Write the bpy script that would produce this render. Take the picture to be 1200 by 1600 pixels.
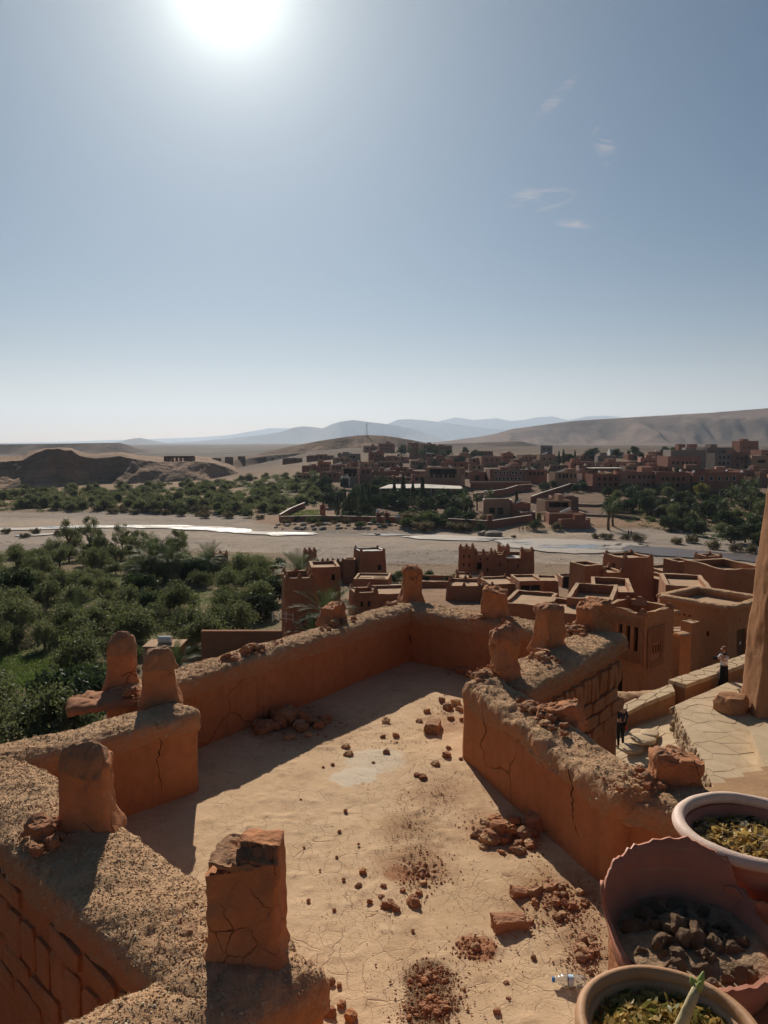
import bpy, bmesh, math, random
import numpy as np
from mathutils import Vector, Matrix
R = math.radians
for o in list(bpy.data.objects): bpy.data.objects.remove(o)
SC = bpy.context.scene
COL = SC.collection
# ------------------------------------------------------------------ camera, sky, sun, exposure
FPX, HY = 1202.0, 692.0                      # focal length and horizon row in photo pixels (1200 x 1600)
PITCH = math.atan((800 - HY) / FPX)
cam_d = bpy.data.cameras.new('camera'); cam = bpy.data.objects.new('camera', cam_d); COL.objects.link(cam)
cam_d.sensor_fit = 'VERTICAL'; cam_d.sensor_height = 32.0; cam_d.lens = 32.0 * FPX / 1600.0
cam_d.clip_start = 0.05; cam_d.clip_end = 80000
cam.location = (0, 0, 0); cam.rotation_euler = (R(90) - PITCH, 0, 0)
SC.camera = cam
SUN_AZ, SUN_EL = R(-10.9), R(28.9)           # azimuth from +Y towards +X, elevation
W = bpy.data.worlds.new('World'); SC.world = W; W.use_nodes = True
sun_d = bpy.data.lights.new('sun', 'SUN'); sun = bpy.data.objects.new('sun', sun_d); COL.objects.link(sun)
sun_d.energy = 5.0; sun_d.angle = R(0.5); sun_d.color = (1.0, 0.93, 0.82)
sd = Vector((math.sin(SUN_AZ) * math.cos(SUN_EL), math.cos(SUN_AZ) * math.cos(SUN_EL), math.sin(SUN_EL)))
sun.rotation_euler = sd.to_track_quat('Z', 'Y').to_euler()
sun.location = (0, 0, 30)
def build_world():
    nt = W.node_tree; N = nt.nodes; L = nt.links; N.clear()
    out = N.new('ShaderNodeOutputWorld'); bg = N.new('ShaderNodeBackground'); bg.inputs['Strength'].default_value = 0.05
    sky = N.new('ShaderNodeTexSky'); sky.sky_type = 'NISHITA'; sky.sun_disc = False
    sky.sun_elevation = SUN_EL; sky.sun_rotation = SUN_AZ; sky.altitude = 2930
    sky.air_density = 1.256; sky.dust_density = 0.36; sky.ozone_density = 1.23
    hs = N.new('ShaderNodeHueSaturation'); hs.inputs['Saturation'].default_value = 1.435
    L.new(sky.outputs[0], hs.inputs['Color'])
    # thin cirrus wisps: noise in a tangent frame around their own direction in the sky
    tc = N.new('ShaderNodeTexCoord')
    def dot(v):
        n = N.new('ShaderNodeVectorMath'); n.operation = 'DOT_PRODUCT'; n.inputs[1].default_value = v
        L.new(tc.outputs['Generated'], n.inputs[0]); return n.outputs['Value']
    def m(op, a, b=None, c=None):
        n = N.new('ShaderNodeMath'); n.operation = op
        for i, v in enumerate((a, b, c)):
            if v is None: continue
            if isinstance(v, (int, float)): n.inputs[i].default_value = v
            else: L.new(v, n.inputs[i])
        return n.outputs[0]
    az, el = R(10.4), R(18.0)
    f = Vector((math.sin(az) * math.cos(el), math.cos(az) * math.cos(el), math.sin(el)))
    r = Vector((math.cos(az), -math.sin(az), 0)); u = r.cross(f)
    df = m('MAXIMUM', dot(f), 0.05); px = m('DIVIDE', dot(r), df); py = m('DIVIDE', dot(u), df)
    cmb = N.new('ShaderNodeCombineXYZ'); L.new(px, cmb.inputs[0]); L.new(py, cmb.inputs[1])
    mp = N.new('ShaderNodeMapping'); mp.inputs['Rotation'].default_value = (0, 0, R(35)); mp.inputs['Scale'].default_value = (18, 60, 1)
    L.new(cmb.outputs[0], mp.inputs[0])
    nz = N.new('ShaderNodeTexNoise'); nz.inputs['Scale'].default_value = 1.0; nz.inputs['Detail'].default_value = 7; nz.inputs['Distortion'].default_value = 1.2
    L.new(mp.outputs[0], nz.inputs[0])
    def blob(cx, cy, rx, ry, a):
        ca, sa = math.cos(a), math.sin(a)
        X = m('SUBTRACT', px, cx); Y = m('SUBTRACT', py, cy)
        A = m('ADD', m('MULTIPLY', X, ca), m('MULTIPLY', Y, sa)); B = m('SUBTRACT', m('MULTIPLY', Y, ca), m('MULTIPLY', X, sa))
        q = m('ADD', m('POWER', m('ABSOLUTE', m('DIVIDE', A, rx)), 2), m('POWER', m('ABSOLUTE', m('DIVIDE', B, ry)), 2))
        return m('MAXIMUM', m('SUBTRACT', 1.0, q), 0.0)
    tot = None
    for b in ((0.012, -0.022, 0.045, 0.016, 0.1), (0.052, -0.052, 0.03, 0.006, -0.15), (0.085, 0.025, 0.03, 0.012, -1.1), (0.027, 0.082, 0.036, 0.008, 0.7)):
        v = blob(*b); tot = v if tot is None else m('ADD', tot, v)
    rmp = N.new('ShaderNodeMapRange'); rmp.inputs[1].default_value = 0.42; rmp.inputs[2].default_value = 0.9
    L.new(nz.outputs[0], rmp.inputs[0])
    mask = m('MULTIPLY', m('MULTIPLY', m('MINIMUM', tot, 1.0), rmp.outputs[0]), 0.75)
    mix = N.new('ShaderNodeMix'); mix.data_type = 'RGBA'
    L.new(mask, mix.inputs['Factor']); L.new(hs.outputs[0], mix.inputs[6]); mix.inputs[7].default_value = (11, 11, 11, 1)
    # the aureole of the sun itself
    ang = m('ARCCOSINE', m('MINIMUM', dot(tuple(sd)), 0.999999))
    au = m('ADD', m('MULTIPLY', m('EXPONENT', m('MULTIPLY', ang, -1 / R(2.0))), 36.0), m('MULTIPLY', m('EXPONENT', m('MULTIPLY', ang, -1 / R(12.8))), 12.5))
    ac = N.new('ShaderNodeVectorMath'); ac.operation = 'SCALE'; ac.inputs[0].default_value = (1.0, 1.02, 0.90); L.new(au, ac.inputs['Scale'])
    ad = N.new('ShaderNodeVectorMath'); ad.operation = 'ADD'
    tn = N.new('ShaderNodeVectorMath'); tn.operation = 'MULTIPLY'; tn.inputs[1].default_value = (1.05, 0.735, 0.645); L.new(mix.outputs[2], tn.inputs[0]); L.new(tn.outputs[0], ad.inputs[0]); L.new(ac.outputs[0], ad.inputs[1])
    L.new(ad.outputs[0], bg.inputs['Color']); L.new(bg.outputs[0], out.inputs[0])
build_world()
SC.view_settings.view_transform = 'Standard'; SC.view_settings.look = 'None'
SC.view_settings.gamma = 1.0; SC.view_settings.use_curve_mapping = False
SC.view_settings.exposure = 0.15
cy = SC.cycles
cy.use_denoising = True; cy.max_bounces = 7; cy.diffuse_bounces = 4; cy.glossy_bounces = 3; cy.transmission_bounces = 6
cy.transparent_max_bounces = 12; cy.volume_bounces = 1; cy.use_adaptive_sampling = True; cy.adaptive_threshold = 0.02
cy.sample_clamp_indirect = 6.0
# ------------------------------------------------------------------ measuring: a photo pixel at a depth or on a level
CP, SP = math.cos(PITCH), math.sin(PITCH)
def ray(px, py):
    a, b = (px - 600) / FPX, (800 - py) / FPX
    return Vector((a, CP + b * SP, -SP + b * CP))
def at(px, py, Y):
    r = ray(px, py); return r * (Y / r.y)
def gz(px, py, z):
    r = ray(px, py); return r * (z / r.z)
rng = np.random.default_rng(7)
rnd = random.Random(11)
# ------------------------------------------------------------------ noise
def _hash(ix, iy, iz, seed):
    h = (ix.astype(np.int64) * 374761393 + iy.astype(np.int64) * 668265263 + iz.astype(np.int64) * 2147483647 + seed * 974634551) & 0xFFFFFFFF
    h = ((h ^ (h >> 13)) * 1274126177) & 0xFFFFFFFF
    h = ((h ^ (h >> 15)) * 2246822519) & 0xFFFFFFFF
    return ((h ^ (h >> 16)) & 0xFFFFFF) / float(0xFFFFFF) * 2 - 1
def vnoise(P, seed=0):
    P = np.asarray(P, float); i = np.floor(P); f = P - i; f = f * f * f * (f * (f * 6 - 15) + 10); i = i.astype(np.int64)
    out = 0
    for dx in (0, 1):
        wx = f[:, 0] if dx else 1 - f[:, 0]
        for dy in (0, 1):
            wy = f[:, 1] if dy else 1 - f[:, 1]
            for dz in (0, 1):
                wz = f[:, 2] if dz else 1 - f[:, 2]
                out = out + wx * wy * wz * _hash(i[:, 0] + dx, i[:, 1] + dy, i[:, 2] + dz, seed)
    return out
def fbm(P, scale=1.0, octv=4, seed=0, gain=0.5):
    P = np.asarray(P, float) * scale; a = 1.0; s = 0; t = 0
    for k in range(octv):
        s = s + a * vnoise(P + 17.3 * k, seed + k); t += a; a *= gain; P = P * 2.03
    return s / t
def sm(a, b, x):
    t = np.clip((np.asarray(x, float) - a) / (b - a), 0, 1); return t * t * (3 - 2 * t)
# ------------------------------------------------------------------ materials
MATS = {}
def lin(c): return tuple(((v / 255) / 12.92 if v / 255 <= 0.04045 else ((v / 255 + 0.055) / 1.055) ** 2.4) for v in c)
class NB:
    def __init__(s, name):
        s.m = bpy.data.materials.new(name); s.m.use_nodes = True; s.nt = s.m.node_tree; s.N = s.nt.nodes; s.L = s.nt.links; s.N.clear()
        s.out = s.N.new('ShaderNodeOutputMaterial'); s.geo = s.N.new('ShaderNodeNewGeometry'); s.tc = s.N.new('ShaderNodeTexCoord')
        MATS[name] = s.m
    def set(s, sock, v):
        if isinstance(v, bpy.types.NodeSocket): s.L.new(v, sock)
        elif isinstance(v, (tuple, list)) and len(v) == 3 and sock.type == 'RGBA': sock.default_value = (*v, 1)
        else: sock.default_value = v
    def node(s, t, out=0, **kw):
        n = s.N.new(t)
        for k, v in kw.items():
            if k.startswith('i_'): s.set(n.inputs[int(k[2:]) if k[2:].isdigit() else k[2:].replace('_', ' ')], v)
            else: setattr(n, k, v)
        return n.outputs[out]
    def pos(s, scale=(1, 1, 1), obj=False, rot=(0, 0, 0)):
        n = s.N.new('ShaderNodeMapping'); n.inputs['Scale'].default_value = scale; n.inputs['Rotation'].default_value = rot
        s.L.new(s.tc.outputs['Object'] if obj else s.geo.outputs['Position'], n.inputs[0]); return n.outputs[0]
    def noise(s, vec, scale, det=5, rough=0.55, dist=0.0):
        return s.node('ShaderNodeTexNoise', i_Vector=vec, i_Scale=scale, i_Detail=det, i_Roughness=rough, i_Distortion=dist)
    def voro(s, vec, scale, feat='F1', out=0, rand=1.0):
        return s.node('ShaderNodeTexVoronoi', out=out, feature=feat, i_Vector=vec, i_Scale=scale, i_Randomness=rand)
    def rng(s, v, a, b, c=0.0, d=1.0):
        n = s.N.new('ShaderNodeMapRange'); s.L.new(v, n.inputs[0])
        for i, q in enumerate((a, b, c, d)): n.inputs[i + 1].default_value = q
        return n.outputs[0]
    def math(s, op, a, b=0.0):
        n = s.N.new('ShaderNodeMath'); n.operation = op; s.set(n.inputs[0], a); s.set(n.inputs[1], b); return n.outputs[0]
    def mix(s, f, a, b, mode='MIX'):
        n = s.N.new('ShaderNodeMix'); n.data_type = 'RGBA'; n.blend_type = mode
        s.set(n.inputs['Factor'], f); s.set(n.inputs[6], a); s.set(n.inputs[7], b); return n.outputs[2]
    def bump(s, h, st=0.5, d=0.02, nrm=None):
        n = s.N.new('ShaderNodeBump'); s.L.new(h, n.inputs['Height']); n.inputs['Strength'].default_value = st; n.inputs['Distance'].default_value = d
        if nrm is not None: s.L.new(nrm, n.inputs['Normal'])
        return n.outputs[0]
    def bsdf(s, col, rough=0.9, nrm=None, spec=0.15, **kw):
        n = s.N.new('ShaderNodeBsdfPrincipled'); s.set(n.inputs['Base Color'], col); s.set(n.inputs['Roughness'], rough)
        n.inputs['Specular IOR Level'].default_value = spec
        if nrm is not None: s.L.new(nrm, n.inputs['Normal'])
        for k, v in kw.items(): s.set(n.inputs[k.replace('_', ' ')], v)
        s.L.new(n.outputs[0], s.out.inputs[0]); return s.m
def mud(name, c1, c2, fine=60, bump=0.5, cracks=0.0, crack_scale=2.2, straw=0.0, streak=0.0, obj=False, big=1.3):
    b = NB(name); p = b.pos(obj=obj)
    n1 = b.noise(p, big, 6, 0.6); n2 = b.noise(p, fine, 4, 0.65); n3 = b.noise(p, fine * 0.18, 5, 0.6)
    col = b.mix(b.rng(n1, 0.3, 0.7), c1, c2)
    col = b.mix(b.rng(n3, 0.35, 0.75, 0, 0.45), col, tuple(v * 0.62 for v in c1))
    col = b.mix(b.rng(n2, 0.55, 0.8, 0, 0.35), col, tuple(min(1, v * 1.35) for v in c2))
    h = b.math('ADD', b.math('MULTIPLY', n2, 0.35), b.math('MULTIPLY', n3, 1.0))
    if streak:
        ns = b.noise(b.pos((7, 7, 0.5), obj=obj), 1.0, 5, 0.6)
        col = b.mix(b.rng(ns, 0.52, 0.75, 0, streak), col, tuple(v * 0.55 for v in c1))
    if straw:
        sv = b.noise(b.pos((40, 130, 60), obj=obj, rot=(0.5, 0.3, 0.8)), 1.0, 3, 0.7)
        sf = b.rng(sv, 0.62, 0.7, 0, straw)
        col = b.mix(sf, col, (min(1, c2[0] * 1.5), min(1, c2[1] * 1.6), min(1, c2[2] * 1.6)))
        h = b.math('ADD', h, b.math('MULTIPLY', sf, 0.3))
    if cracks:
        dn = b.node('ShaderNodeTexNoise', out=1, i_Vector=p, i_Scale=crack_scale * 1.7, i_Detail=4)
        wv = b.node('ShaderNodeVectorMath', operation='MULTIPLY_ADD', i_0=dn, i_1=(0.45 / crack_scale,) * 3, i_2=p)
        v = b.voro(wv, crack_scale, 'DISTANCE_TO_EDGE')
        w = b.rng(v, 0.0, 0.016, 1, 0); k = b.rng(b.noise(p, crack_scale * 0.45, 3), 0.5, 0.62)
        cr = b.math('MULTIPLY', b.math('MULTIPLY', w, k), cracks)
        col = b.mix(cr, col, tuple(v * 0.22 for v in c1)); h = b.math('SUBTRACT', h, b.math('MULTIPLY', cr, 2.0))
    return b.bsdf(col, 0.95, b.bump(h, bump, 0.02), 0.08)
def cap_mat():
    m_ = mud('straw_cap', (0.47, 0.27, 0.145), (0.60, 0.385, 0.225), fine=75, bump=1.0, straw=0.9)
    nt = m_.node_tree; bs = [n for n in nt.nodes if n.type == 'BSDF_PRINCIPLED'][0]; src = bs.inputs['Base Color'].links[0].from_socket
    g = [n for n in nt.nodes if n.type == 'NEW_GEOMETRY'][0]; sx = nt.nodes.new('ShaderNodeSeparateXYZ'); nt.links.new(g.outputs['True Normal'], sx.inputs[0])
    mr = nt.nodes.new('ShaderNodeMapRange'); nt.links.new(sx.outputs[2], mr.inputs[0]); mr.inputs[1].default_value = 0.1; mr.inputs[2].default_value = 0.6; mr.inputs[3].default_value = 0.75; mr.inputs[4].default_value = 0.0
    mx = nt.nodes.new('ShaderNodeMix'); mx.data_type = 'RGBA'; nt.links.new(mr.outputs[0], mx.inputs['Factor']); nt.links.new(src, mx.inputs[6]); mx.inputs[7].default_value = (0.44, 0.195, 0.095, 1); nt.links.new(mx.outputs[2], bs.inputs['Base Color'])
def flat(name, col, rough=0.8, spec=0.2, var=0.25, scale=8, bump=0.0, obj=True, **kw):
    b = NB(name); p = b.pos(obj=obj); n = b.noise(p, scale, 5, 0.6)
    c = b.mix(b.rng(n, 0.3, 0.7), tuple(v * (1 - var) for v in col), tuple(min(1, v * (1 + var)) for v in col))
    return b.bsdf(c, rough, b.bump(n, bump, 0.02) if bump else None, spec, **kw)
mud('plaster', (0.46, 0.185, 0.083), (0.52, 0.225, 0.105), cracks=0.45, crack_scale=1.5, straw=0.35, bump=0.8, streak=0.4)
mud('merlon_mud', (0.47, 0.20, 0.095), (0.52, 0.24, 0.12), cracks=0.55, crack_scale=4.5, straw=0.5, bump=0.9)
cap_mat()
mud('crumbled', (0.36, 0.165, 0.088), (0.45, 0.225, 0.125), fine=45, bump=0.8)
mud('adobe_brick', (0.43, 0.19, 0.088), (0.53, 0.26, 0.13), fine=50, bump=0.8, straw=0.3)
mud('dark_crust', (0.33, 0.18, 0.10), (0.42, 0.24, 0.14), fine=70, bump=1.0, straw=0.4)
mud('rubble_stone', (0.36, 0.24, 0.145), (0.50, 0.36, 0.23), fine=18, bump=0.6, big=2.5)
mud('flagstone', (0.52, 0.37, 0.225), (0.62, 0.46, 0.295), fine=14, bump=0.5, big=0.9)
mud('mortar', (0.46, 0.31, 0.18), (0.54, 0.38, 0.23), fine=30, bump=0.5)
mud('path_mud', (0.47, 0.27, 0.14), (0.56, 0.34, 0.19), fine=25, bump=0.5)
mud('wall_near', (0.38, 0.185, 0.09), (0.44, 0.225, 0.118), fine=25, bump=0.6, cracks=0.5, crack_scale=1.1, streak=0.3, big=0.5)
mud('wall_mid', (0.315, 0.14, 0.076), (0.375, 0.178, 0.096), fine=9, bump=0.8, streak=0.35, big=0.25)
mud('wall_mid_dark', (0.33, 0.15, 0.085), (0.39, 0.185, 0.105), fine=9, bump=0.8, streak=0.4, big=0.25)
mud('roof_mud', (0.47, 0.29, 0.175), (0.56, 0.37, 0.23), fine=7, bump=0.6, big=0.4)
mud('roof_far', (0.34, 0.21, 0.14), (0.42, 0.27, 0.18), fine=3, bump=0.3, big=0.15)
for nm, c in (('village_red', (0.30, 0.125, 0.08)), ('village_salmon', (0.345, 0.17, 0.118)), ('village_tan', (0.34, 0.215, 0.14)), ('village_brown', (0.225, 0.12, 0.084)),
              ('village_grey', (0.235, 0.19, 0.165)), ('village_white', (0.74, 0.70, 0.64))):
    mud(nm, c, tuple(min(1, v * 1.15) for v in c), fine=2.5, bump=0.4, streak=0.25, big=0.12)
flat('dark_opening', (0.018, 0.013, 0.010), 0.9)
flat('window_white', (0.72, 0.68, 0.62), 0.7)
flat('wood', (0.12, 0.065, 0.035), 0.8, scale=30)
flat('canopy_roof', (0.58, 0.50, 0.40), 0.8, scale=0.3)
flat('solar_panel', (0.45, 0.47, 0.5), 0.12, 0.6)
flat('metal_white', (0.7, 0.7, 0.68), 0.4)
flat('bark', (0.16, 0.11, 0.075), 0.95, scale=6)
def leafmat(name, c1, c2, trans=0.35):
    b = NB(name); oi = b.node('ShaderNodeObjectInfo', out=5)   # random per object
    n = b.noise(b.pos(obj=True), 1.1, 3)
    f = b.math('ADD', b.math('MULTIPLY', oi, 0.5), b.math('MULTIPLY', n, 0.5))
    col = b.mix(b.rng(f, 0.2, 0.8), c1, c2)
    d = b.node('ShaderNodeBsdfDiffuse', i_Color=col); t = b.node('ShaderNodeBsdfTranslucent', i_Color=b.mix(0.4, col, (c2[0] * 1.3, c2[1] * (1.5 if c2[1] > c2[0] else 1.2), c2[2] * 0.8)))
    g = b.node('ShaderNodeBsdfGlossy', i_Color=(0.5, 0.5, 0.45), i_Roughness=0.5)
    s = b.node('ShaderNodeMixShader', i_0=trans, i_1=d, i_2=t); s = b.node('ShaderNodeMixShader', i_0=0.05, i_1=s, i_2=g)
    b.L.new(s, b.out.inputs[0]); return b.m
leafmat('olive_leaf', (0.072, 0.080, 0.038), (0.150, 0.154, 0.078), 0.42)
leafmat('dark_leaf', (0.03, 0.045, 0.022), (0.06, 0.08, 0.036), 0.25)
leafmat('palm_leaf', (0.045, 0.065, 0.03), (0.09, 0.11, 0.05), 0.3)
leafmat('dry_bush', (0.10, 0.085, 0.05), (0.17, 0.14, 0.08), 0.3)
leafmat('bush_leaf', (0.055, 0.075, 0.028), (0.11, 0.13, 0.05), 0.35)
leafmat('yellow_leaf', (0.15, 0.15, 0.04), (0.24, 0.22, 0.06), 0.35)
leafmat('grass_leaf', (0.10, 0.14, 0.035), (0.17, 0.21, 0.06), 0.35)
leafmat('straw_bit', (0.46, 0.33, 0.19), (0.62, 0.48, 0.30), 0.1)
leafmat('dry_leaf', (0.42, 0.27, 0.08), (0.66, 0.48, 0.18), 0.3)
leafmat('succulent', (0.30, 0.36, 0.10), (0.40, 0.45, 0.15), 0.2)
flat('dry_stem', (0.50, 0.40, 0.22), 0.8, scale=25, bump=0.4)
flat('pot_soil', (0.33, 0.205, 0.12), 0.95, scale=30, bump=0.8)
flat('pale_stone', (0.48, 0.42, 0.34), 0.85, scale=14, bump=0.4)
flat('bank_rock', (0.30, 0.24, 0.19), 0.9, scale=3, bump=0.5)
def pot_mat(name, c1, c2, pale):
    b = NB(name); p = b.pos(obj=True); n1 = b.noise(p, 7, 6, 0.65); n2 = b.noise(b.pos((3, 3, 30), obj=True), 1.0, 4); n3 = b.noise(p, 90, 3)
    col = b.mix(b.rng(n1, 0.35, 0.7), c1, c2); col = b.mix(b.rng(n2, 0.55, 0.75, 0, 0.6), col, pale); col = b.mix(b.rng(n3, 0.6, 0.75, 0, 0.3), col, tuple(v * .6 for v in c1))
    return b.bsdf(col, b.rng(n1, 0.3, 0.7, 0.45, 0.8), b.bump(b.math('ADD', n1, b.math('MULTIPLY', n3, 0.25)), 0.3, 0.01), 0.25)
pot_mat('terracotta', (0.45, 0.165, 0.095), (0.53, 0.21, 0.125), (0.58, 0.33, 0.22))
pot_mat('pale_terracotta', (0.64, 0.44, 0.34), (0.74, 0.54, 0.43), (0.80, 0.66, 0.54))
pot_mat('earthen_pot', (0.42, 0.215, 0.10), (0.52, 0.29, 0.15), (0.58, 0.42, 0.29))
flat('skin', (0.42, 0.24, 0.16), 0.6, var=0.05)
flat('cloth_navy', (0.018, 0.024, 0.042), 0.85, scale=20); flat('cloth_black', (0.012, 0.012, 0.014), 0.9, scale=20)
flat('cloth_white', (0.62, 0.63, 0.66), 0.85, var=0.06); flat('cloth_red', (0.35, 0.06, 0.03), 0.8)
flat('hair_dark', (0.012, 0.009, 0.008), 0.7); flat('hat_brown', (0.22, 0.10, 0.055), 0.8); flat('leather_black', (0.01, 0.01, 0.01), 0.5)
flat('cap_blue', (0.03, 0.22, 0.55), 0.35, 0.5, var=0.05); flat('bottle_label', (0.55, 0.68, 0.8), 0.4, 0.5, var=0.05)
b = NB('clear_plastic'); b.bsdf((0.96, 0.98, 1.0), 0.08, b.bump(b.noise(b.pos(obj=True), 45, 2), 0.35, 0.01), 0.5, Transmission_Weight=0.93, IOR=1.35)
# terrace floor: sun-dried mud screed, hairline polygon cracks, grit, one lime patch and dung / soil stains with shapes of their own
def floor_mat():
    b = NB('terrace_mud'); p = b.pos()
    n1 = b.noise(p, 0.9, 6, 0.6); n2 = b.noise(p, 55, 4, 0.7); n3 = b.noise(p, 9, 5, 0.65); n4 = b.noise(p, 3.2, 4, 0.6)
    col = b.mix(b.rng(n1, 0.3, 0.7), (0.61, 0.41, 0.24), (0.66, 0.455, 0.28))
    col = b.mix(b.rng(n3, 0.5, 0.72, 0, 0.4), col, (0.46, 0.28, 0.155))
    col = b.mix(b.rng(n2, 0.58, 0.75, 0, 0.4), col, (0.30, 0.165, 0.09))
    col = b.mix(b.rng(n4, 0.56, 0.7, 0, 0.35), col, (0.66, 0.47, 0.30))
    n5 = b.noise(b.pos((1, 0.7, 1)), 1.7, 8, 0.72, 0.6); col = b.mix(b.rng(n5, 0.52, 0.68, 0, 0.55), col, (0.44, 0.27, 0.15)); n6 = b.noise(p, 130, 2, 0.5); col = b.mix(b.rng(n6, 0.66, 0.72, 0, 0.6), col, (0.22, 0.12, 0.065))
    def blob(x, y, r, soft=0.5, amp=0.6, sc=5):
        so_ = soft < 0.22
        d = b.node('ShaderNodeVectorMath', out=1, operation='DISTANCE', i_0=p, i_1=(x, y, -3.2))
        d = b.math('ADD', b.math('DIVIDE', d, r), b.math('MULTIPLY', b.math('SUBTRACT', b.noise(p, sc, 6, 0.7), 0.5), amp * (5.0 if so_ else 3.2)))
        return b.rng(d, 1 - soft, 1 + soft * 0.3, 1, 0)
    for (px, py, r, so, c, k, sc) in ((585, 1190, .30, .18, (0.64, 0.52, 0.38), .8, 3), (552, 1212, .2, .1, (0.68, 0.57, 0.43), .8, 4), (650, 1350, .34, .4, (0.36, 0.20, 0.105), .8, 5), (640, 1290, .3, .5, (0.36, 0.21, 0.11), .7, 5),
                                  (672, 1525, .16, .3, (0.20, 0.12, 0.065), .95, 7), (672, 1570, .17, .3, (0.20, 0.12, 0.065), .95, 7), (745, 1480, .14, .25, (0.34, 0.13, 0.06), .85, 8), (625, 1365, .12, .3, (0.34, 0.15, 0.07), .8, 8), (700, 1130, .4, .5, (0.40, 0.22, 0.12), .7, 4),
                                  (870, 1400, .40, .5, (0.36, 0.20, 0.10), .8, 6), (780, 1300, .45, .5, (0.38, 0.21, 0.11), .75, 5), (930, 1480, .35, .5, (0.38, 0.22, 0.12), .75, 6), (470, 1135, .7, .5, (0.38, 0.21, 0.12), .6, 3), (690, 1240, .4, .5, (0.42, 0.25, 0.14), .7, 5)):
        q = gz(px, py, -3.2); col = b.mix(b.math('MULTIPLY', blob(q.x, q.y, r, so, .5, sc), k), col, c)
    dn = b.node('ShaderNodeTexNoise', out=1, i_Vector=p, i_Scale=9.0, i_Detail=4)
    wv = b.node('ShaderNodeVectorMath', operation='MULTIPLY_ADD', i_0=dn, i_1=(0.07, 0.07, 0), i_2=p)
    v = b.voro(wv, 6.5, 'DISTANCE_TO_EDGE'); v2 = b.voro(wv, 17, 'DISTANCE_TO_EDGE')
    c1 = b.math('MULTIPLY', b.rng(v, 0, 0.018, 1, 0), b.rng(b.noise(p, 1.6, 3), 0.42, 0.6)); c2 = b.math('MULTIPLY', b.rng(v2, 0, 0.03, 1, 0), b.rng(b.noise(p, 2.4, 3), 0.5, 0.62))
    cr = b.math('MAXIMUM', c1, b.math('MULTIPLY', c2, 0.6))
    col = b.mix(b.math('MULTIPLY', cr, 0.42), col, (0.20, 0.105, 0.055))
    h = b.math('ADD', b.math('MULTIPLY', n2, 0.3), b.math('ADD', b.math('MULTIPLY', n3, 0.7), b.math('MULTIPLY', n4, 0.8)))
    h = b.math('SUBTRACT', h, b.math('MULTIPLY', cr, 0.8))
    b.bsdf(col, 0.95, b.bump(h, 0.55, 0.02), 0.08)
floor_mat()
def ground_mat(name, fine):
    b = NB(name); p = b.pos(); c = b.node('ShaderNodeVertexColor', layer_name='col')
    n = b.noise(p, fine, 8, 0.65); n2 = b.noise(p, fine * 0.1, 6, 0.6); n3 = b.noise(p, fine * 8, 4, 0.7)
    c = b.mix(b.rng(n, 0.35, 0.7, 0, 0.55), c, b.mix(1.0, c, (0.62, 0.58, 0.55), 'MULTIPLY')); c = b.mix(b.rng(n2, 0.4, 0.7, 0, 0.5), c, b.mix(1.0, c, (1.22, 1.18, 1.12), 'MULTIPLY'))
    c = b.mix(b.rng(n3, 0.58, 0.7, 0, 0.5), c, b.mix(1.0, c, (0.5, 0.47, 0.45), 'MULTIPLY'))
    b.bsdf(c, 0.95, b.bump(b.math('ADD', n, b.math('MULTIPLY', n3, 0.3)), 0.6, 0.5 / fine), 0.05)
ground_mat('ground_mat', 0.35); ground_mat('hill_mat', 0.03); ground_mat('mountain_mat', 0.002)
b = NB('water'); p = b.pos((1, 0.45, 1)); w1 = b.noise(p, 0.9, 4, 0.6); w2 = b.noise(b.pos((0.35, 1, 1)), 0.22, 6, 0.7); w3 = b.noise(p, 2.5, 4, 0.7)
g_ = b.rng(w2, 0.38, 0.50)
b.bsdf(b.mix(g_, (0.16, 0.13, 0.105), b.mix(w3, (0.26, 0.2, 0.155), (0.40, 0.32, 0.25))), b.math('ADD', b.math('MULTIPLY', g_, 0.7), 0.08), b.bump(b.math('ADD', w1, b.math('MULTIPLY', w3, 0.3)), 0.03, 0.3), 0.35)
b = NB('muddy_water'); p = b.pos((1, 0.45, 1)); w1 = b.noise(p, 0.9, 4, 0.6)
b.bsdf((0.11, 0.065, 0.04), 0.32, b.bump(w1, 0.3, 0.4), 0.25)

# ------------------------------------------------------------------ mesh and object helpers
def mesh_from(name, V, Fc, mat=None, smooth=False, mats=None, mi=None, col=None):
    me = bpy.data.meshes.new(name); V = np.asarray(V, float)
    me.from_pydata(V.tolist(), [], Fc if isinstance(Fc, list) else Fc.tolist())
    for m_ in (mats or ([mat] if mat else [])): me.materials.append(MATS[m_])
    if mi is not None: me.polygons.foreach_set('material_index', np.asarray(mi, np.int32))
    if smooth: me.polygons.foreach_set('use_smooth', np.ones(len(me.polygons), bool))
    if col is not None:
        a = me.color_attributes.new('col', 'FLOAT_COLOR', 'POINT'); c = np.ones((len(V), 4)); c[:, :3] = col; a.data.foreach_set('color', c.ravel())
    me.update(); return me
def obj(name, me, parent=None, loc=None, rz=None, scale=None, kind=None):
    o = bpy.data.objects.new(name, me); COL.objects.link(o)
    if parent is not None: o.parent = parent
    if loc is not None: o.location = loc
    if rz is not None: o.rotation_euler = rz if isinstance(rz, tuple) else (0, 0, rz)
    if scale is not None: o.scale = scale if isinstance(scale, (tuple, list)) else (scale,) * 3
    if kind: o['kind'] = kind
    return o
def tag(o, label, cat, group=None):
    o['label'] = label; o['category'] = cat
    if group: o['group'] = group
    return o
def thing(name, label, cat, loc=(0, 0, 0), rz=0, group=None):
    return tag(obj(name, None, None, loc, rz), label, cat, group)
def struct(name, me, label=None):
    o = obj(name, me, kind='structure')
    if label: o['label'] = label
    return o
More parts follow.
